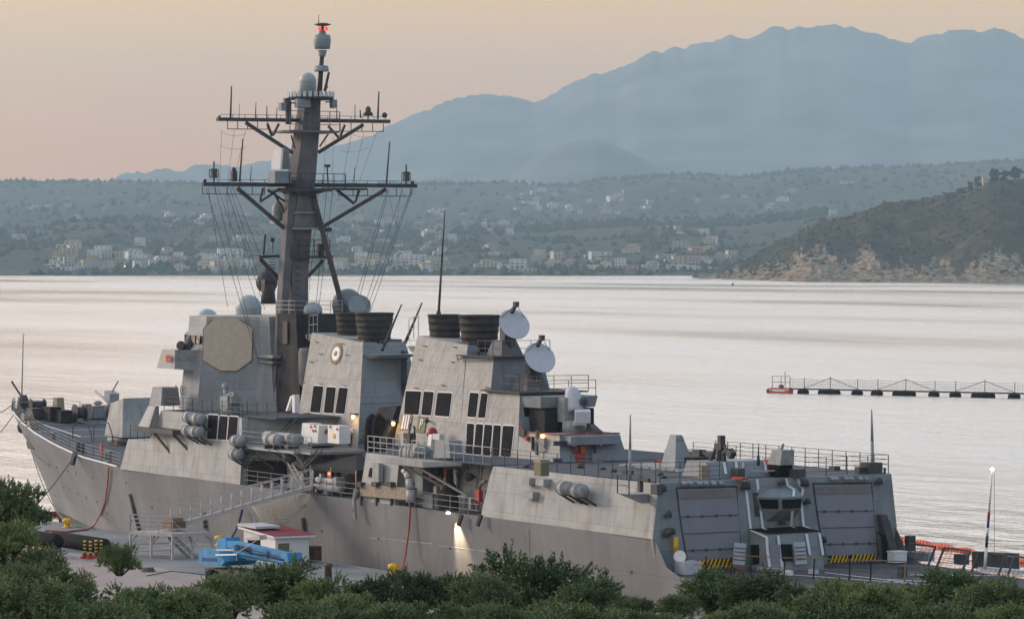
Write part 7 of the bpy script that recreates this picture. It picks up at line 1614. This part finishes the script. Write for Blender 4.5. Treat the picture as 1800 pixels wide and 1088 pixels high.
for i, (sp, tl, lm_) in enumerate(((.1, 1.0, 'leaf2'), (.3, 1.1, 'leaf'), (.6, 1.35, 'leaf'), (.1, .9, 'leaf2'), (.2, 1.0, 'leaf'))):
    lv, st = shrub_proto(20+i, spiky=sp, tall=tl); root = empty('shrub', (0, 0, 0)); o = lv.build('foliage', lm_, root); zz_s = sorted(v[2] for v in lv.v); TOP.append(zz_s[int(len(zz_s)*.985)]); st.build('stem', 'twig', root); PRO.append(root)
def slope_z(D): return CH-1.7-(.1055*(D-4)+.45)
SH = [ # u centre, v top, half width px, range, proto, label
 (12, 850, 66, 62, 2, 'tallest spiky shrub at the left frame edge, reaching up beside the bow'), (66, 966, 50, 66, 1, 'leafy shrub right of the tall one at the left edge'), (122, 1008, 45, 60, 1, 'rounded shrub below the striped posts'), (210, 958, 36, 64, 2, 'upright spiky shrub between the striped posts and the stair tower'),
 (10, 920, 58, 60, 1, 'shrub tucked under the tallest one at the left frame edge'), (40, 995, 80, 56, 4, 'broad shrub below the left group of spiky shrubs'), (118, 1030, 70, 54, 0, 'dark broad shrub below the rounded one by the striped posts'), (232, 1040, 70, 52, 0, 'dark broad shrub below the stair tower foot'),
 (258, 1034, 52, 58, 1, 'shrub in front of the left foot of the stair tower'), (40, 1020, 90, 48, 2, 'pale green shrub in the bottom left corner'), (335, 1040, 70, 56, 4, 'low bright green shrub below the open patch of quay'), (405, 1012, 62, 66, 4, 'bright green shrub in front of the lift wheels'),
 (478, 992, 78, 72, 0, 'dark dense shrub in front of the boom lift chassis'), (560, 1018, 64, 70, 0, 'dark shrub below the white hut'), (612, 1046, 60, 64, 4, 'green shrub between the hut and the yellow bollard'), (655, 1020, 50, 74, 3, 'shrub left of the yellow bollard at the quay edge'), (735, 1008, 62, 76, 0, 'dark shrub right of the yellow bollard'),
 (795, 1014, 50, 78, 3, 'dark shrub below the floodlit patch of hull'), (850, 1010, 58, 76, 1, 'shrub left of the widest dark bush in the middle'), (955, 984, 120, 80, 0, 'widest dark bush in the middle, in front of the hull'), (1050, 1022, 62, 78, 3, 'dark shrub on the right flank of the widest bush'), (1110, 1052, 42, 72, 4, 'low shrub beside the stern fender'),
 (870, 1062, 50, 50, 2, 'pale spiky sprig at the bottom edge in the middle'), (1195, 1046, 40, 74, 4, 'low green shrub left of the flight deck corner'), (1255, 1006, 66, 80, 3, 'rounded shrub in front of the left hazard stripes'), (1325, 1012, 62, 78, 0, 'shrub in front of the annex doors'), (1395, 1030, 60, 76, 3, 'shrub in front of the right annex door'),
 (1465, 1022, 66, 74, 1, 'green shrub under the right hangar door'), (1540, 1028, 62, 70, 4, 'bright green shrub left of the flight deck nets'), (1612, 1032, 56, 74, 3, 'dark shrub below the first raised net'), (1680, 1006, 66, 72, 0, 'tall dark shrub left of the foot of the light mast'), (1750, 1022, 66, 70, 1, 'shrub below the foot of the light mast'),
 (1815, 1034, 60, 66, 4, 'green shrub cut by the right frame edge'), (700, 1062, 70, 56, 4, 'low shrub at the bottom edge below the yellow bollard'), (520, 1064, 80, 52, 1, 'low shrub at the bottom edge below the boom lift'), (1460, 1066, 90, 56, 0, 'low dark shrub at the bottom edge below the hangar doors'), (1640, 1068, 80, 54, 4, 'low shrub at the bottom edge below the raised nets'),
 (1330, 1066, 70, 56, 4, 'low shrub at the bottom edge below the annex'), (180, 1062, 90, 50, 1, 'low shrub at the bottom edge below the spiky one'), (1010, 1064, 90, 60, 0, 'low dark shrub at the bottom edge below the widest bush'), (790, 1066, 60, 60, 3, 'low dark shrub at the bottom edge beside the pale sprig'), (1780, 1070, 70, 56, 3, 'low dark shrub in the bottom right corner'), (610, 1072, 60, 56, 0, 'low dark shrub at the bottom edge below the hut')]
used = set()
for (u, vt, hw, D, k, lab) in SH:
    rad = hw*D/FPX*1.12; p = at(u, 0, D=D); zt = CH-(vt-YH)*D/FPX; top = TOP[k]; zs = rad*random.uniform(.9, 1.1)
    o = copy_tree(PRO[k]) if k in used else PRO[k]; used.add(k)
    o.location = (p.x, p.y, zt-top*zs); o.scale = (rad, rad, zs); o.rotation_euler = (0, 0, random.uniform(0, 6.28)); tag(o, lab, 'shrub', 'shrubs on the slope')

# low scrub filling the slope between the shrubs: one uncountable mass
import numpy as np
random.seed(5)
src = [np.array([v.co[:] for v in r.children[0].data.vertices], dtype=np.float32) if r.children[0].name.startswith('foliage') else np.array([v.co[:] for v in r.children[1].data.vertices], dtype=np.float32) for r in (PRO[0], PRO[4])]
VV = []; 
for i in range(46):
    D = random.choice((56, 62, 68, 74, 80)); u = -60+i*43+random.uniform(-20, 20); vt = (1082 if 150 < u < 480 else 1070)+random.uniform(-12, 22); a = random.uniform(0, 6.28); rad = random.uniform(.75, 1.05)*70*D/FPX
    q = src[i % 2]; n4 = (len(q)//4)*4; q = q[:n4].reshape(-1, 4, 3)[::2].reshape(-1, 3); ca, sa = math.cos(a), math.sin(a); p = at(u, 0, D=D); zt = CH-(vt-YH)*D/FPX
    o = np.empty_like(q); o[:, 0] = (q[:, 0]*ca-q[:, 1]*sa)*rad+p.x; o[:, 1] = (q[:, 0]*sa+q[:, 1]*ca)*rad+p.y; o[:, 2] = q[:, 2]*rad+zt-1.0*rad; VV.append(o)
VV = np.concatenate(VV); nf = len(VV)//4
me = bpy.data.meshes.new('undergrowth'); me.vertices.add(len(VV)); me.vertices.foreach_set('co', VV.ravel()); me.loops.add(nf*4); me.loops.foreach_set('vertex_index', np.arange(nf*4, dtype=np.int32)); me.polygons.add(nf); me.polygons.foreach_set('loop_start', np.arange(0, nf*4, 4, dtype=np.int32)); me.update(calc_edges=True); me.materials.append(M['leaf2'])
ug = bpy.data.objects.new('undergrowth', me); col.objects.link(ug); tag(ug, 'dark leafy undergrowth filling the slope between the shrubs', None, kind='stuff')

# loose pieces of one mesh become parts of their own
def split_islands(o, margin=.35, limit=90):
    me = o.data; n = len(me.vertices); par = list(range(n))
    def find(a):
        while par[a] != a: par[a] = par[par[a]]; a = par[a]
        return a
    for e in me.edges:
        a, b_ = find(e.vertices[0]), find(e.vertices[1])
        if a != b_: par[a] = b_
    isl = {}
    for i in range(n): isl.setdefault(find(i), []).append(i)
    boxes = []
    for k, vs in isl.items():
        cs = [me.vertices[i].co for i in vs]; boxes.append([k, [min(c[j] for c in cs)-margin/2 for j in range(3)], [max(c[j] for c in cs)+margin/2 for j in range(3)]])
    cl = list(range(len(boxes)))
    def f2(a):
        while cl[a] != a: a = cl[a]
        return a
    for i in range(len(boxes)):
        for j in range(i):
            if all(boxes[i][1][q] <= boxes[j][2][q] and boxes[j][1][q] <= boxes[i][2][q] for q in range(3)):
                a, b_ = f2(i), f2(j)
                if a != b_: cl[a] = b_
    lab = {boxes[i][0]: f2(i) for i in range(len(boxes))}; groups = sorted(set(lab.values()))
    if o.name.startswith('red_placard'): pass
    if len(groups) < 2 or len(groups) > limit: return
    kids = list(o.children); out = []
    for g in groups:
        idx = {}; vs = []; fs = []; mi = []; sm = []
        for p in me.polygons:
            if lab[find(p.vertices[0])] != g: continue
            f = []
            for v in p.vertices:
                if v not in idx: idx[v] = len(vs); vs.append(tuple(me.vertices[v].co))
                f.append(idx[v])
            fs.append(f); mi.append(p.material_index); sm.append(p.use_smooth)
        m2 = bpy.data.meshes.new(o.name.split('.')[0]); m2.from_pydata(vs, [], fs)
        for m_ in me.materials: m2.materials.append(m_)
        m2.polygons.foreach_set('material_index', mi); m2.polygons.foreach_set('use_smooth', sm); m2.update(); out.append(m2)
    o.data = out[0]
    for m2 in out[1:]:
        c = o.copy(); c.data = m2; col.objects.link(c)
NAMES = set('hangar_house red_placard roof_lifeline cover_bracket yard_aerial deckhouse_rail weather_door lifeline overboard_outlet bridge_window slanted_whip red_placard mast_array_box mast_bracket wall_lamp pipe_loop hand_iron mast_camera gun_sensor plate_seam yard_brace yard_whip cab_window door_hood platform_brace upper_deck_rail landing_line boat_fall tool_rack funnel_ladder radar_back_frame pole_mast signal_platform middle_platform whip_platform ventilator_trunk inflatable_boat deck_crane box_pedestal side_sponson raft_sponson gun_mount mast_foot fender_stand cross_brace outrigger_stanchion side_truss white_flash tube_mount foot_flange knee_stiffener awning_rail walkway_rail flight_deck_line flight_deck_net deck_davit raft_cradle tube_saddle radome_stand'.split())
for o in list(bpy.data.objects):
    if o.type == 'MESH' and o.name.split('.')[0] in NAMES: split_islands(o)
